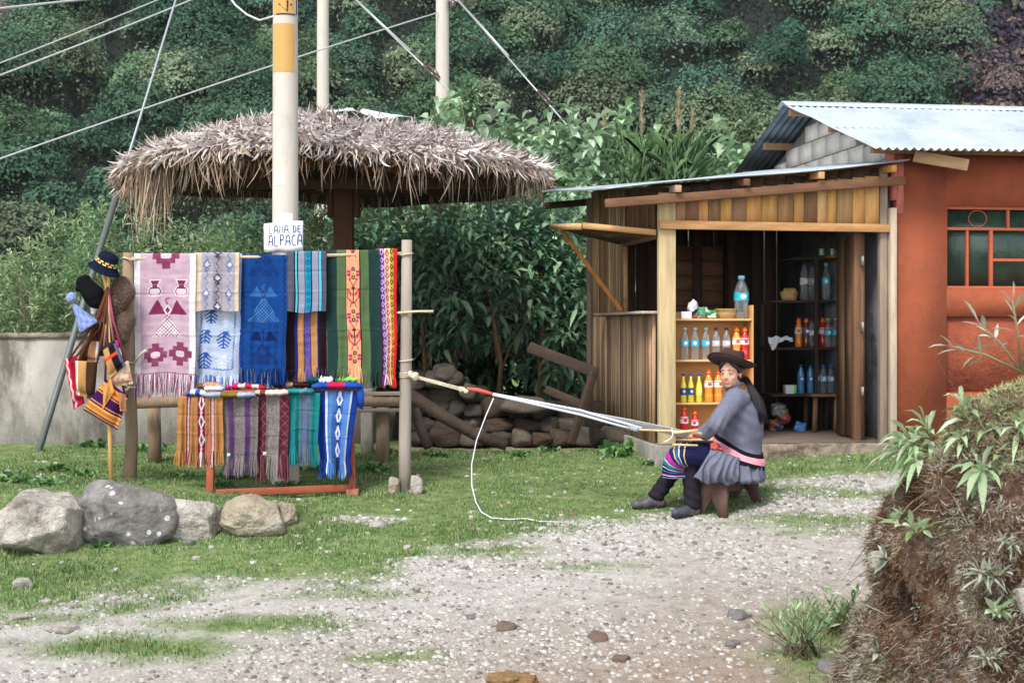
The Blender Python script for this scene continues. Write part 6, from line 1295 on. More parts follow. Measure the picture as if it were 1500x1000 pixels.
# hat
M_hat = mat('brown_felt', lin(62, 48, 48), var=.14, ns=16, bump=.35, bs=220, bd=.005, rough=.95, spec=.1)
hn = Vector((.21, .17, .96)).normalized(); hx_ = Vector((1, 0, -.21)).normalized(); hy_ = hn.cross(hx_).normalized(); hx_ = hy_.cross(hn); HT = Matrix((hx_, hy_, hn)).transposed(); hcn = Hc+Vector((.004, -.002, .057))
V = []; prof = [(.184, .016), (.187, .019), (.184, .023), (.155, .007), (.12, -.002), (.095, .0), (.090, .008), (.087, .03), (.085, .06), (.081, .09), (.072, .108), (.05, .112), (.02, .099), (.001, .094)]
n = 48
for (r_, z) in prof:
    for i in range(n):
        a = 6.283*i/n; zz = z+(.022*(abs(math.cos(a-.7))**2)*max(0, (r_-.1)/.08)-.006*math.sin(a)*max(0, (r_-.1)/.08) if r_ > .1 else 0)
        if z > .05: zz += .008*math.cos(2*a)
        V.append(hcn+HT @ Vector((r_*math.cos(a)*(1.0), r_*math.sin(a)*1.0, zz)))
V = np.array([tuple(v) for v in V]); idx = np.arange(len(V)).reshape(len(prof), n); i2 = np.roll(idx, -1, 1); q = np.stack([idx[:-1].ravel(), i2[:-1].ravel(), i2[1:].ravel(), idx[1:].ravel()], 1)
hat = np_obj('hat', V, [q], M_hat, who, None, True); md = hat.modifiers.new('s', 'SOLIDIFY'); md.thickness = .005; md.offset = -1
m = MB(); m.lathe([(.0905, .004), (.0895, .014), (.088, .026)], 40, Matrix.Translation(hcn) @ HT.to_4x4(), close=False); m.build('hat_band', mat('hat_ribbon', lin(44, 32, 34), bump=.1), hat, True)
# coat
def ring(c, a, b_, z, n=28, ex=2.3):
    out = []
    for k in range(n):
        t_ = 6.283*k/n; ct, st_ = math.cos(t_), math.sin(t_); rr_ = (abs(ct)**ex+abs(st_)**ex)**(-1/ex); out.append(Vector((c[0], c[1], z))+Lf*(a*ct*rr_)+Fd*(b_*st_*rr_))
    return out
TR = [(.375, 1.61, 10.65, .225, .262), (.43, 1.62, 10.66, .22, .255), (.50, 1.635, 10.665, .212, .238), (.555, 1.665, 10.68, .202, .200), (.60, 1.70, 10.69, .195, .172), (.70, 1.71, 10.68, .195, .165), (.80, 1.72, 10.67, .20, .160), (.88, 1.715, 10.66, .20, .148), (.945, 1.705, 10.65, .182, .125), (.985, 1.69, 10.64, .135, .098), (1.02, 1.675, 10.63, .082, .072), (1.05, 1.668, 10.62, .066, .062)]
m = MB(); m.loft([ring((x, y), a, b_, z) for z, x, y, a, b_ in TR])
LSh = LS.copy(); m.cap(LSh, LE+Vector((.01, 0, .005)), .080, .064, 16); m.cap(LE, LW+Vector((.02, 0, 0)), .060, .040, 16); m.ell(LSh+Vector((.02, .04, .0)), (.10, .09, .075)); m.ell(LE+Vector((.0, .01, -.02)), (.058, .05, .05))
m.cap(RS_, RE, .072, .058, 16); m.cap(RE, RW+Vector((.03, 0, 0)), .056, .04, 16)
m.cap(Vector((1.60, 10.56, .50)), P(1056, 682, 10.47), .085, .06, 16)
for t_ in np.linspace(0, 6.283, 13)[:-1]:   # collar
    t2 = t_+.53; c0_ = Vector((1.655, 10.605, 1.055)); f_ = lambda a: c0_+Lf*.064*math.cos(a)+Fd*.058*math.sin(a)+Vector((0, 0, .012-.018*math.sin(a))); m.cap(f_(t_), f_(t2), .017, .017, 8)
def coat_d(V, N):
    x, y, z = V[:, 0], V[:, 1], V[:, 2]; low = sm(.62, .45, z)
    rg = lambda k, s: 1-np.abs(vn(x*k+z*k*.5, y*k, z*k*1.3, s))*2; d = .0045*rg(5, 5)*sm(1.0, .85, z)+.0012*fbm(x*30, y*30, z*30, 2, 7)
    lap = sm(1.62, 1.5, x)*sm(.66, .56, z); d += lap*(.010*rg(9, 14)-.004); ang = np.arctan2(y-10.66, x-1.64); d += low*(.020*np.abs(np.sin(ang*6.5+1.2*vn(x*4, y*4, s=3)))+.006*np.sin(ang*23+z*6))
    # creases radiating from the armpit and at the elbow
    da = np.sqrt((x-1.665)**2+(y-10.5)**2+(z-.83)**2); d += .006*np.exp(-(da/.12)**2)*np.sin((z*1.0+x*.75)*60)
    de = np.sqrt((x-LE.x)**2+(y-LE.y)**2+(z-LE.z)**2); d += .007*np.exp(-(de/.09)**2)*np.sin((x*1.0-z*.5)*110)
    dbk = sm(.3, -.9, (V-np.array([1.7, 10.67, 0]))[:, :2] @ np.array([Fd.x, Fd.y])*8); d += .004*dbk*np.exp(-((z-.66-.25*(x-1.7))/.03)**2)*sm(.95, .8, z)*sm(.6, .66, z)
    return d
coat = remesh(m, 'coat', M_coat, who, .007, 6, .5, coat_d)
rows = []; nu2, nv2 = 60, 40
for j in range(nv2+1):
    v = j/nv2; a_, b_ = P(1044, 655, 10.41).lerp(P(1017, 701, 10.33), v), P(1084, 670, 10.44).lerp(P(1082, 706, 10.40), v)
    for i in range(nu2+1):
        u = i/nu2; p_ = a_.lerp(b_, u); ph_ = u*5.2+.6*math.sin(v*2.5)+.5*mnoise.noise(Vector((u*3, v*2, 4))); fo_ = (1-abs(math.sin(ph_*math.pi)))*(.012+.034*v)
        bul = .075*math.sin(math.pi*min(v*.85+.08, 1))*math.sin(math.pi*(u*.8+.1)); rows.append((p_.x-.3*bul-.004*math.sin(u*9), p_.y-bul-fo_, p_.z+.012*math.sin(u*13+1)*v-.02*math.sin(u*3.1)*v))
idx = np.arange(len(rows)).reshape(nv2+1, nu2+1); q = np.stack([idx[:-1, :-1].ravel(), idx[1:, :-1].ravel(), idx[1:, 1:].ravel(), idx[:-1, 1:].ravel()], 1)
fl_ = np_obj('coat_flap', np.array(rows), [q], M_coat, coat, None, True); md = fl_.modifiers.new('s', 'SOLIDIFY'); md.thickness = .01; md.offset = -1
# woven belt (tilted band round the waist)
def wst(t_, z, ex=.012):
    zs = [r_[0] for r_ in TR]; x = np.interp(z, zs, [r_[1] for r_ in TR]); y = np.interp(z, zs, [r_[2] for r_ in TR]); a = np.interp(z, zs, [r_[3] for r_ in TR]); b_ = np.interp(z, zs, [r_[4] for r_ in TR])
    ct, st_ = math.cos(t_), math.sin(t_); rr_ = (abs(ct)**2.3+abs(st_)**2.3)**(-1/2.3); return Vector((x, y, z))+Lf*((a+ex)*ct*rr_)+Fd*((b_+ex)*st_*rr_)
rows = []; nb_ = 14; nt_ = 90
for j in range(nb_+1):
    row = []
    for i in range(nt_):
        t_ = 6.283*i/nt_; z = .585+.085*math.sin(t_)+(.5-j/nb_)*(.105+.012*math.sin(t_*3)); row.append(wst(t_, z, .012+.004*math.sin(j/nb_*3.14)+.002*math.sin(t_*11)))
    rows.append(row)
V = np.array([[tuple(p_) for p_ in r_] for r_ in rows]).reshape(-1, 3); idx = np.arange(len(V)).reshape(nb_+1, nt_); i2 = np.roll(idx, -1, 1)
q = np.stack([idx[:-1].ravel(), idx[1:].ravel(), i2[1:].ravel(), i2[:-1].ravel()], 1); cc = []
for j in range(nb_):
    for i in range(nt_): cc.append(lin(24, 22, 28) if (j < 4 or j >= 10) else ((226, 150, 164) if False else lin(224, 152, 166) if (j in (4, 9) or (i+j) % 7) else lin(206, 120, 140)))
belt = np_obj('belt', V, [q], M_cloth, who, np.array(cc), True); md = belt.modifiers.new('s', 'SOLIDIFY'); md.thickness = .008; md.offset = 0
m = MB(); kn = P(1046, 653, 10.40)
for k in range(5): a = 6.283*k/5; m.ell(kn+Vector((math.cos(a)*.018, -.01, math.sin(a)*.016)), (.016, .012, .014))
m.cap(kn, P(1058, 658, 10.40), .012, .010); remesh(m, 'belt_tie', mat('orange_red_wool', lin(196, 84, 66), bump=.8, bs=150), belt, .004, 2)
# skirt
sk = [(Vector((1.62, 10.66, .50)), .22, .13, Fd), (Vector((1.50, 10.58, .53)), .22, .12, Fd), (Vector((1.38, 10.54, .55)), .215, .108, Fd), (Vector((1.30, 10.525, .56)), .218, .102, (Fd+Vector((0, 0, -.25))).normalized()), (Vector((1.245, 10.52, .535)), .218, .098, (Fd+Vector((0, 0, -.9))).normalized()),
      (Vector((1.225, 10.54, .49)), .216, .098, (Fd*.5-UP).normalized()), (Vector((1.225, 10.54, .45)), .218, .10, (Fd*.15-UP).normalized()), (Vector((1.23, 10.54, .405)), .222, .104, -UP)]
rings = []; nn = 44
def lerp_sec(t_):
    i = min(int(t_), len(sk)-2); f_ = t_-i; a, b_ = sk[i], sk[i+1]; return a[0].lerp(b_[0], f_), a[1]*(1-f_)+b_[1]*f_, a[2]*(1-f_)+b_[2]*f_, (a[3]*(1-f_)+b_[3]*f_).normalized()
NR = 60; V = []
for j in range(NR+1):
    c_, a, b_, d = lerp_sec((len(sk)-1)*j/NR*.9999); up_ = Lf.cross(d).normalized(); up_ = -up_ if up_.dot(UP-Fd*-.0+Fd*.6) < 0 else up_
    for i in range(nn):
        t_ = 6.283*i/nn; fo_ = 1+.035*math.sin(t_*6+j*.05)*(j/NR)+.02*math.sin(t_*11); V.append(tuple(c_+Lf*(a*math.cos(t_)*fo_)+up_*(b_*math.sin(t_)*fo_)))
V = np.array(V); idx = np.arange(len(V)).reshape(NR+1, nn); i2 = np.roll(idx, -1, 1); q = np.stack([idx[:-1].ravel(), i2[:-1].ravel(), i2[1:].ravel(), idx[1:].ravel()], 1)
stp = [(0, (30, 34, 70)), (22, (214, 190, 120)), (23, (40, 44, 100)), (26, (226, 224, 236)), (27, (48, 100, 160)), (30, (226, 190, 90)), (31, (34, 40, 96)), (34, (200, 60, 160)), (38, (150, 60, 160)), (40, (226, 224, 236)), (41, (30, 130, 130)), (45, (24, 30, 80)), (47, (226, 226, 236)), (48, (26, 30, 76)), (51, (60, 130, 190)), (52, (24, 28, 70)), (54, (130, 30, 80)), (56, (228, 226, 236)), (57, (24, 28, 72)), (59, (150, 170, 210))]
cc = [];
for j in range(NR):
    c_ = [lin(*c, .72) for s_, c in stp if s_ <= j][-1]
    for i in range(nn): cc.append(c_)
skirt = np_obj('skirt', V, [q], M_cloth, who, np.array(cc), True); md = skirt.modifiers.new('s', 'SOLIDIFY'); md.thickness = .006; md.offset = -1
# trousers and shoes
M_tr = mat('black_cloth', lin(38, 34, 42), var=.2, ns=20, bump=.5, bs=120, rough=.95, spec=.1); M_sh = mat('worn_leather', lin(66, 66, 78), var=.3, ns=18, bump=.3, bs=80, rough=.5, stain=lin(110, 104, 100), stain_s=9)
m = MB()
for (hp, kn_, an, s) in ((HPL, KL, AL, 0), (HPR, KR, AR, 1)): m.cap(hp, kn_+Vector((.02, .015, -.01)), .07, .062, 16); m.cap(kn_+Vector((.015, .01, -.01)), an, .064, .060, 16); m.ell(an+Vector((0, 0, .004)), (.064, .062, .045))
remesh(m, 'trousers', M_tr, who, .007, 5, .5, lambda V, N: .006*fbm(V[:, 0]*12, V[:, 1]*12, V[:, 2]*12, 3, 2)+.004*np.sin(V[:, 2]*90+V[:, 0]*40)*sm(.5, .25, V[:, 2]))
for (an, dr_, k) in ((AL, Vector((-.80, -.55, 0)), 0), (AR, Vector((-.95, -.25, .0)), 1)):
    dr_.normalize(); gz_ = float(gz(an.x+dr_.x*.08, an.y+dr_.y*.08)); hl_ = Vector((an.x, an.y, gz_+.042))-dr_*.03; toe = Vector((an.x, an.y, gz_+.034))+dr_*.165; ball = hl_.lerp(toe, .62); sd_ = dr_.cross(UP)
    m = MB(); m.cap(hl_, ball, .040, .040, 14); m.cap(ball, toe, .041, .030, 14); m.cap(Vector((an.x, an.y, gz_+.09)), hl_+dr_*.03+Vector((0, 0, .02)), .042, .042, 14); m.cap(ball-dr_*.05+Vector((0, 0, .018)), ball+dr_*.02, .034, .034)
    sh_ = remesh(m, 'shoe', M_sh, who, .005, 5); m = MB(); pts = []
    for sgn, seq in ((1, (0, .3, .62, .85, 1)), (-1, (1, .85, .62, .3, 0))):
        for t_ in seq: c_ = hl_.lerp(toe, t_)+dr_*(.03*(t_-.4)); w_ = .038*math.sin(min(1, .35+t_*1.1)*1.57)*(1 if t_ < .9 else .72); pts.append(Vector((c_.x, c_.y, gz_+.001))+sd_*sgn*w_)
    n = len(pts); m.add(pts+[p_+Vector((0, 0, .013)) for p_ in pts], [tuple(range(n)), tuple(range(2*n-1, n-1, -1))]+[(i, n+i, n+(i+1) % n, (i+1) % n) for i in range(n)]); m.build('sole', mat('black_rubber', lin(34, 32, 34), bump=.1), sh_)
# low stool
M_st = mat('dark_stool_wood', lin(96, 74, 66), var=.35, ns=12, st=(1, 1, .3), bump=.5, bs=50, rough=.8, stain=lin(62, 50, 48), stain_s=7)
nc = Vector((1.476, 10.46, 0)); fc = Vector((1.765, 10.83, 0)); d = (fc-nc).normalized(); pp_ = Vector((d.y, -d.x, 0)); stl = thing('low_stool', (nc+fc)/2+Vector((0, 0, .14)), 'low dark wooden stool with V-notched ends under the weaver', 'stool')
m = MB(); zt_ = .405; m.bar(nc-d*.045+UP*zt_, fc+d*.03+UP*zt_, .285, .034); bevel(m.build('seat', M_st, stl), .005)
for c_, sg in ((nc, -1), (fc, 1)):
    zg = float(gz(c_.x, c_.y))-.01; h_ = .386-zg; oz = lambda z: c_+d*sg*(.03*(1-(z-zg)/h_)-.01)+UP*z
    prof = [(-.135, zg), (-.115, .386), (.115, .386), (.135, zg), (.07, zg), (.045, zg+.06), (.0, zg+.135), (-.045, zg+.06), (-.07, zg)]
    a_ = [oz(z)+pp_*x-d*.013 for x, z in prof]; b_ = [oz(z)+pp_*x+d*.013 for x, z in prof]; n = 9
    m = MB(); tri_ = [(0, 1, 7), (0, 7, 8), (1, 6, 7), (1, 2, 6), (2, 5, 6), (2, 3, 5), (3, 4, 5)]
    m.add(a_+b_, [tuple(reversed(t_)) for t_ in tri_]+[tuple(i+n for i in t_) for t_ in tri_]+[(i, (i+1) % n, n+(i+1) % n, n+i) for i in range(n)]); m.build('end_board', M_st, stl)
m = MB(); m.bar(nc+UP*.30, fc+UP*.30, .022, .05); bevel(m.build('stretcher', M_st, stl), .003)
# ---------- leaves ----------
def leaf_mesh(B, Dv, L, W, r, droop=.25, cup=.18):
    n = len(B); Dv = Dv/np.linalg.norm(Dv, axis=1)[:, None]; up = np.array([0, 0, 1.])+r.normal(0, .35, (n, 3)); S = np.cross(Dv, up); S /= np.linalg.norm(S, axis=1)[:, None]; N = np.cross(S, Dv)
    L = L[:, None]; W = W[:, None]; dz = np.zeros((n, 3)); dz[:, 2] = -1
    m1 = B+Dv*L*.32-N*W*cup*.3; m2 = B+Dv*L*.66+dz*L*droop*.35; tp = B+Dv*L*.97+dz*L*droop
    l1, r1 = B+Dv*L*.34-S*W*.46+N*W*cup, B+Dv*L*.34+S*W*.46+N*W*cup; l2, r2 = m2-S*W*.40+N*W*cup, m2+S*W*.40+N*W*cup
    V = np.stack([B, l1, m1, r1, l2, m2, r2, tp], 1).reshape(-1, 3); i0 = (np.arange(n)*8)[:, None]
    T = np.concatenate([i0+np.array(k) for k in ((0, 2, 1), (0, 3, 2), (4, 5, 7), (5, 6, 7))]); Q = np.concatenate([i0+np.array(k) for k in ((1, 2, 5, 4), (2, 3, 6, 5))])
    return V, T, Q
def leaf_mesh_lo(B, Dv, L, W, r, droop=.25, cup=.2):
    n = len(B); Dv = Dv/np.linalg.norm(Dv, axis=1)[:, None]; up = np.array([0, 0, 1.])+r.normal(0, .4, (n, 3)); S = np.cross(Dv, up); S /= np.linalg.norm(S, axis=1)[:, None]; N = np.cross(S, Dv)
    L = L[:, None]; W = W[:, None]; dz = np.zeros((n, 3)); dz[:, 2] = -1; md = B+Dv*L*.45; tp = B+Dv*L+dz*L*droop
    V = np.stack([B, md-S*W*.5+N*W*cup, tp, md+S*W*.5+N*W*cup], 1).reshape(-1, 3); i0 = (np.arange(n)*4)[:, None]
    return V, np.concatenate([i0+np.array([0, 2, 1]), i0+np.array([0, 3, 2])])
def leafmat(name, rough=.45, trans=.3): return mat(name, col=True, var=.12, ns=6, bump=0, rough=rough, trans=trans, spec=.4)
M_leaf = leafmat('leaf_glossy', .32, .25); M_leafs = leafmat('leaf_soft', .6, .35)
M_stem = mat('shrub_stem', lin(92, 76, 60), var=.3, ns=14, bump=.4, bs=40)
def shrub(cx, cy, z0, z1, rx, ry, L, W, ncl, per, pal, label, seed, group, hi=False, droop=.25, mt=None, fill=.35, upb=.5, name='shrub', cat='shrub', sp=.1, low=.0):
    r = np.random.default_rng(seed); t = thing(name, (cx, cy, z0), label, cat, group)
    zc = (z0+z1)/2; rz = (z1-z0)/2
    d = r.normal(size=(ncl, 3)); d /= np.linalg.norm(d, axis=1)[:, None]; lump = 1+.30*fbm(d[:, 0]*1.9+seed, d[:, 1]*1.9, d[:, 2]*1.9, 3, seed)
    q = np.where(r.random(ncl) < fill, r.uniform(.3, .85, ncl), r.uniform(.82, 1.02, ncl))
    C = np.stack([cx+d[:, 0]*rx*lump*q, cy+d[:, 1]*ry*lump*q, zc+d[:, 2]*rz*lump*q], 1); C[:, 2] = np.maximum(C[:, 2], z0+low+r.uniform(0, .2, ncl))
    out = d*.7+np.array([0, 0, upb])+r.normal(0, .25, (ncl, 3)); out /= np.linalg.norm(out, axis=1)[:, None]
    ci = np.repeat(np.arange(ncl), per); n = len(ci); k = np.tile(np.arange(per), ncl)
    az = k*2.4+r.uniform(0, 6.28, ncl)[ci]; ax = np.cross(out, [0.3, .2, 1.]); ax /= np.linalg.norm(ax, axis=1)[:, None]; bx = np.cross(out, ax)
    open_ = r.uniform(.35, 1.25, n); dv = out[ci]*np.cos(open_)[:, None]+(ax[ci]*np.cos(az)[:, None]+bx[ci]*np.sin(az)[:, None])*np.sin(open_)[:, None]+r.normal(0, .12, (n, 3))
    B = C[ci]-out[ci]*(k*L*.16)[:, None]+dv*L*.04+r.normal(0, sp*L, (n, 3))
    LL = L*r.uniform(.55, 1.15, n); WW = W*r.uniform(.7, 1.15, n); pal_ = np.array(pal); cl = pal_[r.integers(0, len(pal), ncl)][ci]*r.uniform(.72, 1.28, n)[:, None]
    if hi: V, T, Q = leaf_mesh(B, dv, LL, WW, r, droop); np_obj('foliage', V, [T, Q], mt or M_leaf, t, np.concatenate([np.tile(cl, (4, 1)), np.tile(cl, (2, 1))]))
    else: V, T = leaf_mesh_lo(B, dv, LL, WW, r, droop); np_obj('foliage', V, [T], mt or M_leafs, t, np.tile(cl, (2, 1)))
    m = MB(); rr = random.Random(seed)
    for i in range(11):
        a = rr.uniform(0, 6.28); e = Vector(C[rr.randrange(ncl)]); b_ = Vector((cx+rx*.3*math.cos(a), cy+ry*.3*math.sin(a), z0-.05)); md = b_.lerp(e, .5)+Vector((rr.uniform(-.1, .1), rr.uniform(-.1, .1), .15)); m.tube([b_, md, e], [.02, .012, .004], 5)
    m.build('stem', M_stem, t); return t
def at(px, D): return (px-750)/F*D
def zy(y, D): return CAMH+(480-y)*D/F
lg = [lin(144, 166, 118), lin(160, 180, 136), lin(122, 150, 104), lin(104, 130, 94), lin(178, 192, 152)]; dg = [lin(104, 142, 108), lin(126, 160, 122), lin(84, 122, 98), lin(146, 174, 136), lin(112, 146, 124)]
bg_ = [lin(152, 182, 142), lin(130, 164, 120), lin(178, 200, 166), lin(106, 140, 106), lin(166, 190, 160)]
GL = 'willowy shrubs behind the concrete wall'
for i, (px, D, yt, rx, lb) in enumerate(((-60, 16.5, 345, .75, 'fine-leaved shrub cut by the left picture edge'), (30, 15.6, 360, .62, 'low fine-leaved shrub above the far left of the wall'), (92, 17.2, 318, .70, 'fine-leaved shrub left of the slanting guy pipe'), (150, 16.0, 300, .60, 'tall fine-leaved shrub right behind the slanting guy pipe'), (232, 16.6, 335, .62, 'fine-leaved shrub behind the pink shawl'), (300, 17.2, 312, .62, 'fine-leaved shrub under the left thatch fringe'), (352, 16.2, 330, .55, 'fine-leaved shrub left of the card sign'), (420, 17.0, 322, .6, 'fine-leaved shrub behind the card sign'), (468, 16.4, 308, .5, 'fine-leaved shrub between the concrete pole and thatch post'))):
    shrub(at(px, D), D, .3, zy(yt, D), rx, .6, .115, .024, 620, 10, lg if i % 3 else lg[:3]+dg[:2], lb, 300+i, GL, droop=.15, upb=.7, fill=.3)
r = random.Random(2)
GC = 'dark broad-leaved shrubs left of the kiosk'
for i, (px, D, yt, rx, lb) in enumerate(((545, 17.2, 285, .6, 'dark broad-leaved shrub right of the thatch post'), (610, 17.0, 275, .66, 'dark broad-leaved shrub behind the top of the loom post'), (680, 16.8, 258, .72, 'dark broad-leaved shrub under the right half of the thatch'), (748, 17.0, 262, .70, 'dark broad-leaved shrub under the right tip of the thatch'), (822, 17.1, 275, .68, 'dark broad-leaved shrub beside the open window flap'), (560, 19.4, 280, .85, 'shrub with shade-darkened leaves far behind the thatch post'), (650, 19.6, 270, .85, 'shrub with shade-darkened leaves far behind the loom post'), (745, 19.6, 262, .85, 'shrub with shade-darkened leaves in the second row under the thatch tip'), (845, 19.4, 275, .85, 'shrub with shade-darkened leaves in the second row behind the kiosk corner'))):
    back_ = D > 18
    shrub(at(px, D), D, (.25 if back_ else 1.2 if i != 4 else .5), zy(yt, D), rx*1.1, .6, .21, .072, 300 if not back_ else 460, 8, dg if not back_ else [lin(52, 76, 58), lin(66, 92, 68), lin(44, 64, 52)], lb, 330+i, GC, hi=not back_, droop=.35, fill=.3, low=0)  # second row takes darker leaf colours that paint in the deep shade
for i, (px, D, lb) in enumerate(((622, 16.6, 'bare dark stem rising left in the gap under the dark shrubs'), (668, 17.0, 'thin bare stem in the shade behind the stone wall'), (728, 16.5, 'thickest bare stem in the shade behind the stone wall'), (790, 16.8, 'bare stem in the shade left of the broken frame'))):
    rr = random.Random(i+50); m = MB(); b_ = Vector((at(px, D), D, .3)); m.tube([b_, b_+Vector((rr.uniform(-.05, .05), 0, .8)), b_+Vector((rr.uniform(-.12, .12), 0, 1.7))], [.035, .028, .018], 7)
    for k in range(3): s_ = b_+Vector((0, 0, .5+.35*k)); m.tube([s_, s_+Vector((rr.uniform(-.3, .3), rr.uniform(-.1, .1), .45)), s_+Vector((rr.uniform(-.5, .5), 0, .9))], [.014, .010, .005], 5)
    tag(m.build('sapling', mat('brown_stem', lin(120, 92, 66), var=.3, ns=14, bump=.4)), lb, 'sapling', 'bare stems behind the stone wall')
GT = 'pale large-leaved bushes above the kiosk roof'
for i, (px, D, yt, rx, lb) in enumerate(((655, 19.2, 150, .55, 'pale large-leaved bush rising behind the insulator pole'), (712, 18.6, 165, .55, 'pale large-leaved bush right of the insulator pole'), (770, 19.6, 168, .5, 'pale large-leaved bush above the thatch tip'), (842, 18.4, 150, .62, 'tallest large-leaved bush between thatch and kiosk roof'), (905, 19.4, 170, .55, 'large-leaved bush behind the lower edge of the tin roof'), (960, 18.6, 188, .5, 'large-leaved bush left of the plumed grass'), (1060, 18.4, 182, .5, 'large-leaved bush beside the red house eave'), (1100, 19.6, 215, .5, 'low large-leaved bush tucked behind the house gable'))):
    shrub(at(px, D), D, 1.6, zy(yt, D), rx, .55,   .31, .13, 150, 8, bg_, lb, 360+i, GT, hi=True, droop=.45, fill=.35, upb=.45)
# climbing tip and tall feathery grass
shrub(at(688, 18.4), 18.4, zy(180, 18.4), zy(108, 18.4), .13, .12, .13, .06, 60, 6, bg_, 'twining vine tip standing up left of the stay wire', 377, None, hi=True, name='vine', cat='vine', droop=.3)
for i, (px, D, yt, lb) in enumerate(((938, 18.0, 138, 'slim plumed grass above the middle of the tin roof'), (992, 17.6, 134, 'tallest plumed grass stem behind the tin roof'), (1012, 17.8, 165, 'shorter plumed grass right of the tallest one'), (884, 19.2, 160, 'faint plumed grass behind the tallest bush'))):
    rr = np.random.default_rng(400+i); b_ = Vector((at(px, D), D, 1.2)); t = thing('plumed_grass', b_, lb, 'grass plant', 'plumed grasses behind the kiosk'); tp = P(px+2, yt, D); m = MB(); m.tube([b_, b_.lerp(tp, .6), tp], [.014, .010, .005], 6, lin(150, 138, 112)); m.build('stalk', mat('dry_stalk', lin(160, 146, 120)), t)
    n = 150; tt_ = rr.uniform(.80, 1.0, n)**1; B = np.array([tuple(b_.lerp(tp, float(x))) for x in tt_]); dv = rr.normal(0, .35, (n, 3))+[0, 0, 1.2]; V, T = leaf_mesh_lo(B, dv, rr.uniform(.05, .12, n), np.full(n, .018), rr, .0); np_obj('plume', V, [T], M_leafs, t, np.tile(np.array([lin(176, 160, 130)])*rr.uniform(.7, 1.1, n)[:, None], (2, 1)))
    n = 420; B = np.tile(np.array(b_), (n, 1))+rr.normal(0, .12, (n, 3)); B[:, 2] = rr.uniform(2.2, zy(225, D), n); dv = rr.normal(0, .28, (n, 3))+[0, 0, 1]; V, T = leaf_mesh_lo(B, dv, rr.uniform(.35, .7, n), np.full(n, .018), rr, .35); np_obj('blades', V, [T], M_leafs, t, np.tile(np.array(lin(120, 152, 104))*rr.uniform(.7, 1.3, n)[:, None], (2, 1)))
# ---------- small weeds in the yard ----------
wn = 0
WL = [(20, 705, .16, 'weed clump on the grass at the far left'), (62, 712, .13, 'leafy weed just above the large pale boulder'), (85, 690, .14, 'leafy weed between the guy pipe and boulders'), (120, 700, .12, 'low weed behind the dark lichen boulder'), (262, 700, .12, 'low weed behind the tapering pale boulder'), (345, 700, .17, 'bright weed under the grey brown scarf'), (325, 712, .10, 'short weed inside the left trestle leg'), (418, 712, .10, 'small weed at the trestle stretcher'), (470, 690, .13, 'weed under the teal and blue scarves'), (545, 690, .14, 'weed between the trestle and loom post'), (560, 665, .12, 'weed by the shaded concrete block'), (760, 668, .12, 'weed right of the tan stone by the dry stone wall'), (640, 668, .12, 'weed below the short propped log'), (800, 662, .12, 'weed in front of the broken frame'), (900, 668, .17, 'leafy weed against the kiosk plinth'), (925, 660, .20, 'taller leafy weed at the kiosk corner'), (885, 655, .16, 'weed at the rear end of the kiosk side'), (950, 680, .10, 'low weed in front of the kiosk corner'), (16, 798, .10, 'dark leafy weed under the left end of the boulders'), (150, 800, .09, 'small weed at the foot of the lichen boulder'), (140, 655, .16, 'weed at the foot of the concrete wall'), (215, 662, .15, 'weed in shade behind the barked pole'), (1225, 655, .10, 'thin weed along the kiosk door sill')]
for i, (px, py, h_, lb) in enumerate(WL):
    p_ = GP(px, py); rr = np.random.default_rng(500+i); n = 46; dv = rr.normal(0, .75, (n, 3)); dv[:, 2] = np.abs(dv[:, 2])+.35; B = np.array(p_)+rr.normal(0, .35*h_, (n, 3))*[1.2, 1, 0]; V, T, Q = leaf_mesh(B, dv, h_*rr.uniform(.5, 1.05, n), h_*.28*rr.uniform(.7, 1.2, n), rr, .35)
    cl = np.array([lin(96, 136, 72), lin(70, 112, 62), lin(120, 152, 90), lin(60, 98, 58)])[rr.integers(0, 4, n)]; o = np_obj('weed', V, [T, Q], M_leaf, None, np.concatenate([np.tile(cl, (4, 1)), np.tile(cl, (2, 1))])); tag(o, lb, 'weed', 'leafy weeds in the yard grass')
# ---------- earth bank at the right ----------
BC = (3.05, 6.2); zt_ = [-.7, -.32, -.05, .2, .5, .8, .97, 1.1, 1.2, 1.27, 1.31]; rt_ = [1.62, 1.58, 1.52, 1.45, 1.42, 1.30, 1.17, 1.08, .88, .55, .0]
nth, nz = 420, 150
th = np.linspace(0, 2*math.pi, nth, endpoint=False); tz_ = np.linspace(0, 1, nz); TH, TZ = np.meshgrid(th, tz_); sarc = np.concatenate([[0], np.cumsum(np.hypot(np.diff(zt_), np.diff(rt_)))]); sarc /= sarc[-1]; Zb = np.interp(TZ, sarc, zt_); Rb = np.interp(TZ, sarc, rt_)
cx_, sx_ = np.cos(TH), np.sin(TH); 
def bankd(a, b, z): return .15*fbm(a*2.2, b*2.2, z*2.2, 4, 7)+.085*fbm(a*9, b*9, z*7, 3, 17)+.035*fbm(a*26, b*26, z*20, 2, 27)
dd_ = bankd(cx_*1.4, sx_*1.4, Zb)*np.clip(Rb*2, .25, 1); Rr = Rb+dd_; Xb = BC[0]+cx_*Rr; Yb = BC[1]+sx_*Rr*.85; Zb2 = Zb+.4*dd_
V = np.stack([Xb, Yb, Zb2], 2).reshape(-1, 3); idx = np.arange(nth*nz).reshape(nz, nth); i2 = np.roll(idx, -1, 1); q = np.stack([idx[:-1].ravel(), i2[:-1].ravel(), i2[1:].ravel(), idx[1:].ravel()], 1)
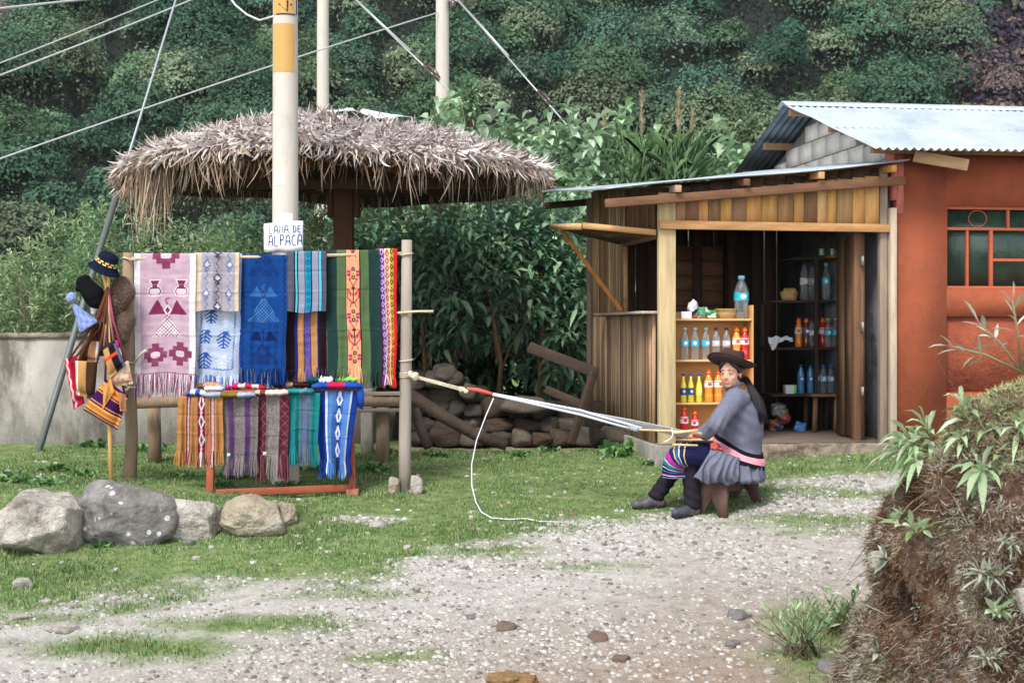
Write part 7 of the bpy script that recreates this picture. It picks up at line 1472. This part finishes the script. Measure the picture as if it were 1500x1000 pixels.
t = NT('bank_earth'); nA = t.noise(3.2, detail=7, rough=.7); nB = t.noise(40, detail=5, rough=.8); c_ = t.ramp(nA, [(.3, lin(40, 29, 24)), (.45, lin(92, 70, 54)), (.55, lin(128, 112, 96)), (.62, lin(84, 56, 38)), (.75, lin(156, 146, 132))]); c_ = t.mix(1., c_, t.ramp(nB, [(.25, .45), (.75, 1.4)]), 'MULTIPLY')  # dark stops and multiplied noise paint shadowed cavities into the earth colour
t.L(c_, t.b.inputs['Base Color']); t.b.inputs['Roughness'].default_value = 1; t.b.inputs['Specular IOR Level'].default_value = .1; t.bump(nB, 1., .03)
bank = tag(np_obj('earth_bank', V, [q], t.m, None, None, True), None, None, None, 'structure')
# tufts of moss, roots and dry grass over the bank
Nb = np.zeros((nz, nth, 3)); G = V.reshape(nz, nth, 3); du = np.roll(G, -1, 1)-np.roll(G, 1, 1); dv_ = np.gradient(G, axis=0); Nb = np.cross(du, dv_); Nb /= np.linalg.norm(Nb, axis=2)[..., None]+1e-9
if (Nb[..., 0]*cx_).mean() < 0: Nb = -Nb
def on_bank(n, r, zlo=-.5, zhi=9):
    a = []; 
    j = r.integers(3, nz-2, n*4); i = r.integers(0, nth, n*4); p_ = G[j, i]; k = (p_[:, 2] > zlo) & (p_[:, 2] < zhi) & ((p_[:, 0]-750/F*p_[:, 1]*1.25) < 1.2) & (p_[:, 1] < 7.9); w_ = Rb[j, i]/1.6; k &= r.random(n*4) < w_+.12
    j, i = j[k][:n], i[k][:n]; return G[j, i]+r.normal(0, .006, (len(j), 3)), Nb[j, i]
def tufts(name, n, r, zlo, zhi, L0, L1, W0, pal, label, down, kind='stuff', curl=.3, patch=None, spread=.5, cat='moss'):
    B, N = on_bank(n, r, zlo, zhi)
    if patch: k = fbm(B[:, 0]*3.1, B[:, 1]*3.1, B[:, 2]*3.1, 3, patch[0]) > patch[1]; B, N = B[k], N[k]
    n = len(B); d0 = N+r.normal(0, spread, (n, 3))+np.array([0, 0, -down]); d0 /= np.linalg.norm(d0, axis=1)[:, None]; L = r.uniform(L0, L1, n)*(1+.5*vn(B[:, 0]*6, B[:, 1]*6, B[:, 2]*6)); S = np.cross(d0, r.normal(size=(n, 3))); S /= np.linalg.norm(S, axis=1)[:, None]; W = (W0*r.uniform(.6, 1.4, n))[:, None]/2
    pts = [B-d0*.004]; d = d0.copy(); cu = r.normal(0, curl, (n, 3))-np.array([0, 0, .25*down])
    for s in range(3): pts.append(pts[-1]+d*(L/3)[:, None]); d = d+cu*.6; d /= np.linalg.norm(d, axis=1)[:, None]
    rows = []
    for p_, w_ in zip(pts, (1, .9, .6, .1)): rows += [p_-S*W*w_, p_+S*W*w_]
    V_ = np.stack(rows, 1).reshape(-1, 3); i0 = (np.arange(n)*8)[:, None]; q_ = np.concatenate([i0+np.array([2*s, 2*s+1, 2*s+3, 2*s+2]) for s in range(3)])
    pal = np.array(pal); pc = np.clip(((fbm(B[:, 0]*2.6, B[:, 1]*2.6, B[:, 2]*2.6, 3, 99)+.5)*len(pal)+r.normal(0, .8, n)).astype(int), 0, len(pal)-1); c_ = pal[pc]*r.uniform(.6, 1.35, n)[:, None]
    return tag(np_obj(name, V_, [q_], mat('bank_fibre', col=True, var=.1, bump=0, rough=.95, spec=.1, trans=.1), None, np.tile(c_, (3, 1)), base=False), label, cat, None, kind)
r = np.random.default_rng(42)
tufts('moss', 170000, r, -.55, 1.16, .012, .05, .0030, [lin(46, 34, 28), lin(98, 74, 54), lin(138, 116, 94), lin(156, 144, 126), lin(104, 66, 44), lin(72, 54, 42), lin(172, 166, 152), lin(120, 118, 88)], 'brown and rusty moss covering the face of the earth bank', .35)
tufts('dry_grass', 2600, r, -.5, 1.2, .06, .24, .0028, [lin(160, 140, 112), lin(124, 92, 70), lin(180, 168, 144), lin(84, 56, 42), lin(100, 64, 46)], 'dry grass stalks and roots straggling over the earth bank', .8, curl=.22, spread=.7, cat='dry grass')
tufts('pale_moss', 130000, r, .92, 9, .012, .035, .003, [lin(170, 172, 124), lin(150, 158, 108), lin(190, 188, 146), lin(130, 138, 92)], 'pale yellow green moss on top of the earth bank', -.1, cat='moss')
tufts('grey_lichen', 110000, r, -.5, 1.0, .012, .04, .003, [lin(190, 188, 180), lin(160, 156, 148), lin(176, 170, 156)], 'pale grey lichen patches low on the earth bank', .1, patch=(33, .02), cat='lichen')
def sprig(p_, dirs, L, W, nl, pal, label, seed, group, name='leafy_plant', stem=.3, droop=.4, cat='plant', open_=1.0, mt=None):
    rr = np.random.default_rng(seed); t = thing(name, p_, label, cat, group); Bs, Ds = [], []
    for dr in dirs:
        dr = Vector(dr).normalized(); e = p_+dr*stem*rr.uniform(.75, 1.15); m = MB(); md = p_.lerp(e, .5)+Vector((0, 0, .06*stem)); m.tube([p_, md, e], [.006, .005, .003], 6); m.build('stem', mat('green_stem', lin(120, 120, 84), bump=.1), t)
        ax = dr.orthogonal().normalized(); bx = dr.cross(ax)
        for k in range(nl):
            f_ = k/nl; q_ = p_.lerp(e, .35+.65*(1-f_*.9)); a = k*2.4; o_ = .35+open_*f_*rr.uniform(.8, 1.2); Bs.append(q_); Ds.append(dr*math.cos(o_)+(ax*math.cos(a)+bx*math.sin(a))*math.sin(o_))
    n = len(Bs); V_, T, Q = leaf_mesh(np.array([tuple(b_) for b_ in Bs]), np.array([tuple(b_) for b_ in Ds]), L*rr.uniform(.6, 1.15, n), W*rr.uniform(.75, 1.15, n), rr, droop); cl = np.array(pal)[rr.integers(0, len(pal), n)]*rr.uniform(.8, 1.2, n)[:, None]
    np_obj('foliage', V_, [T, Q], mt or M_leafs, t, np.concatenate([np.tile(cl, (4, 1)), np.tile(cl, (2, 1))])); return t
pl_ = [lin(160, 186, 140), lin(178, 200, 160), lin(140, 170, 120), lin(196, 212, 180)]; GB2 = 'broad-leaved sprigs on the earth bank'
for i, (px, py, D, dirs, L, W, lb) in enumerate(((1375, 665, 6.3, ((-1, -.1, .55), (-.9, .2, .05), (-.5, -.3, .9), (-.8, -.4, .3), (-.6, -.5, -.1)), .17, .030, 'leftmost broad-leaved sprig reaching out over the road'), (1425, 655, 6.15, ((-.3, -.3, .9), (.1, -.5, .3), (-.4, -.6, .2), (.4, -.4, .8)), .16, .030, 'broad-leaved sprig in the middle of the bank edge'), (1440, 690, 5.9, ((-.3, -.8, .1), (.1, -.9, -.2), (.5, -.7, .3)), .18, .036, 'broad-leaved sprig drooping over the mossy bank face'), (1490, 655, 5.9, ((.3, -.5, .6), (-.2, -.7, .5), (0, -.9, .1), (.6, -.6, 0)), .16, .030, 'broad-leaved sprig at the right picture edge'))):
    sprig(P(px, py, D), [Vector(d_) for d_ in dirs], L, W, 13, pl_, lb, 600+i, GB2, stem=.2)
for i, (px, py, D, dirs, L, W, nl, stem, lb) in enumerate(((1497, 545, 5.9, ((-1, -.1, .35), (-.2, -.2, 1), (-.7, 0, .8)), .13, .018, 8, .3, 'thin-leaved twig sticking up at the right picture edge'), (1345, 790, 6.2, ((-.4, -.6, .7), (.2, -.7, .5)), .10, .03, 6, .08, 'bright green seedling on the left face of the bank'), (1330, 775, 6.25, ((-.5, -.5, .8),), .12, .035, 7, .10, 'pale seedling above the bright green one'), (1440, 850, 5.45, ((-.1, -.8, .6), (.3, -.8, .4), (-.5, -.8, .5)), .10, .014, 14, .12, 'silvery narrow-leaved plant on the bank face'), (1455, 900, 5.3, ((0, -.9, .5), (.3, -.9, .3)), .09, .025, 8, .06, 'small green rosette low on the bank'), (1342, 890, 5.9, ((0, -.9, .5),), .08, .02, 9, .05, 'tiny silvery rosette on the lower left bank'), (1440, 970, 5.2, ((-.2, -.8, .6), (.3, -.8, .5)), .08, .014, 12, .07, 'silvery plant at the bottom of the bank'), (1290, 960, 6.6, ((-.4, -.7, .7), (.3, -.8, .5)), .09, .022, 9, .06, 'grey green plant at the foot of the bank'), (1475, 800, 5.4, ((-.4, -.8, .4), (.2, -.9, .2)), .07, .010, 12, .08, 'dry silvery sprig right on the bank face'), (1310, 830, 6.3, ((-.7, -.5, .6),), .10, .028, 7, .07, 'seedling at the left outline of the bank'))):
    j_ = np.argmin(((V[:, 0]/V[:, 1]*F+750-px)**2+(480-(V[:, 2]-CAMH)/V[:, 1]*F-py)**2)+(V[:, 1] > 6.6)*1e4*(i > 0)); p_ = Vector(V[j_]) if i > 0 else P(px, py, D)
    sprig(p_, [Vector(d_) for d_ in dirs], L, W, nl, pl_ if i in (1, 2, 4, 11) else [lin(176, 182, 166), lin(150, 164, 140), lin(196, 198, 184)], lb, 620+i, 'small plants rooted in the earth bank', stem=stem, droop=.15, name='small_plant')
# twiggy shrub at the foot of the bank
for i, (px, py, h_, lb) in enumerate(((1175, 962, .32, 'twiggy green shrublet growing left of the bank foot'), (1235, 925, .26, 'twiggy pale shrublet touching the bank foot'))):
    p_ = GP(px, py); rr = random.Random(700+i); t = thing('shrublet', p_, lb, 'shrublet', 'shrublets at the bank foot'); m = MB(); Bs, Ds = [], []
    for k in range(26):
        a = rr.uniform(0, 6.28); sp_2 = rr.uniform(.2, 1.9)*rr.random()**.3; e = p_+Vector((math.cos(a)*h_*sp_2*.8, math.sin(a)*h_*sp_2*.5, h_*rr.uniform(.15, 1))); p_2 = p_+Vector((rr.uniform(-.1, .1), rr.uniform(-.08, .08), 0)); m.tube([p_2, p_.lerp(e, .5)+Vector((rr.uniform(-.04, .04), 0, .03)), e], [.004, .003, .0012], 5)
        for j in range(9): f_ = rr.uniform(.35, 1); Bs.append(tuple(p_.lerp(e, f_)+Vector((0, 0, .02)))); dv = (e-p_).normalized()+Vector((rr.uniform(-.8, .8), rr.uniform(-.8, .8), rr.uniform(-.1, .8))); Ds.append(tuple(dv))
    m.build('stem', mat('olive_twig', lin(92, 84, 60)), t); n = len(Bs); r2 = np.random.default_rng(i); V_, T, Q = leaf_mesh(np.array(Bs), np.array(Ds), r2.uniform(.035, .07, n), r2.uniform(.009, .016, n), r2, .1); cl = np.array(pl_[:3]+[lin(110, 138, 96)])[r2.integers(0, 4, n)]
    np_obj('foliage', V_, [T, Q], M_leafs, t, np.concatenate([np.tile(cl, (4, 1)), np.tile(cl, (2, 1))]))
rock((P(1300, 815, 6.35).x, 6.3, P(0, 818, 6.35).z), (.10, .06, .05), 88, M_rl, 'white stone stuck in the left face of the earth bank', None, npl=14)
rock((P(1488, 862, 5.2).x, 5.0, P(0, 862, 5.2).z), (.07, .06, .05), 89, M_rl, 'pale stone stuck in the bank at the right picture edge', None, npl=14)
# ---------- valley air ----------
m = MB(); m.box((-235, -75, -6), (235, 235, 172)); m_ = bpy.data.materials.new('valley_haze'); m_.use_nodes = True; n_t = m_.node_tree; n_t.nodes.remove(n_t.nodes['Principled BSDF'])
pv = n_t.nodes.new('ShaderNodeVolumePrincipled'); pv.inputs['Color'].default_value = (.86, .93, 1, 1); pv.inputs['Density'].default_value = .0002; n_t.links.new(pv.outputs[0], n_t.nodes['Material Output'].inputs['Volume'])
tag(m.build('haze', m_, base=False), 'thin pale haze filling the valley in front of the hillside', 'haze', None, 'stuff')
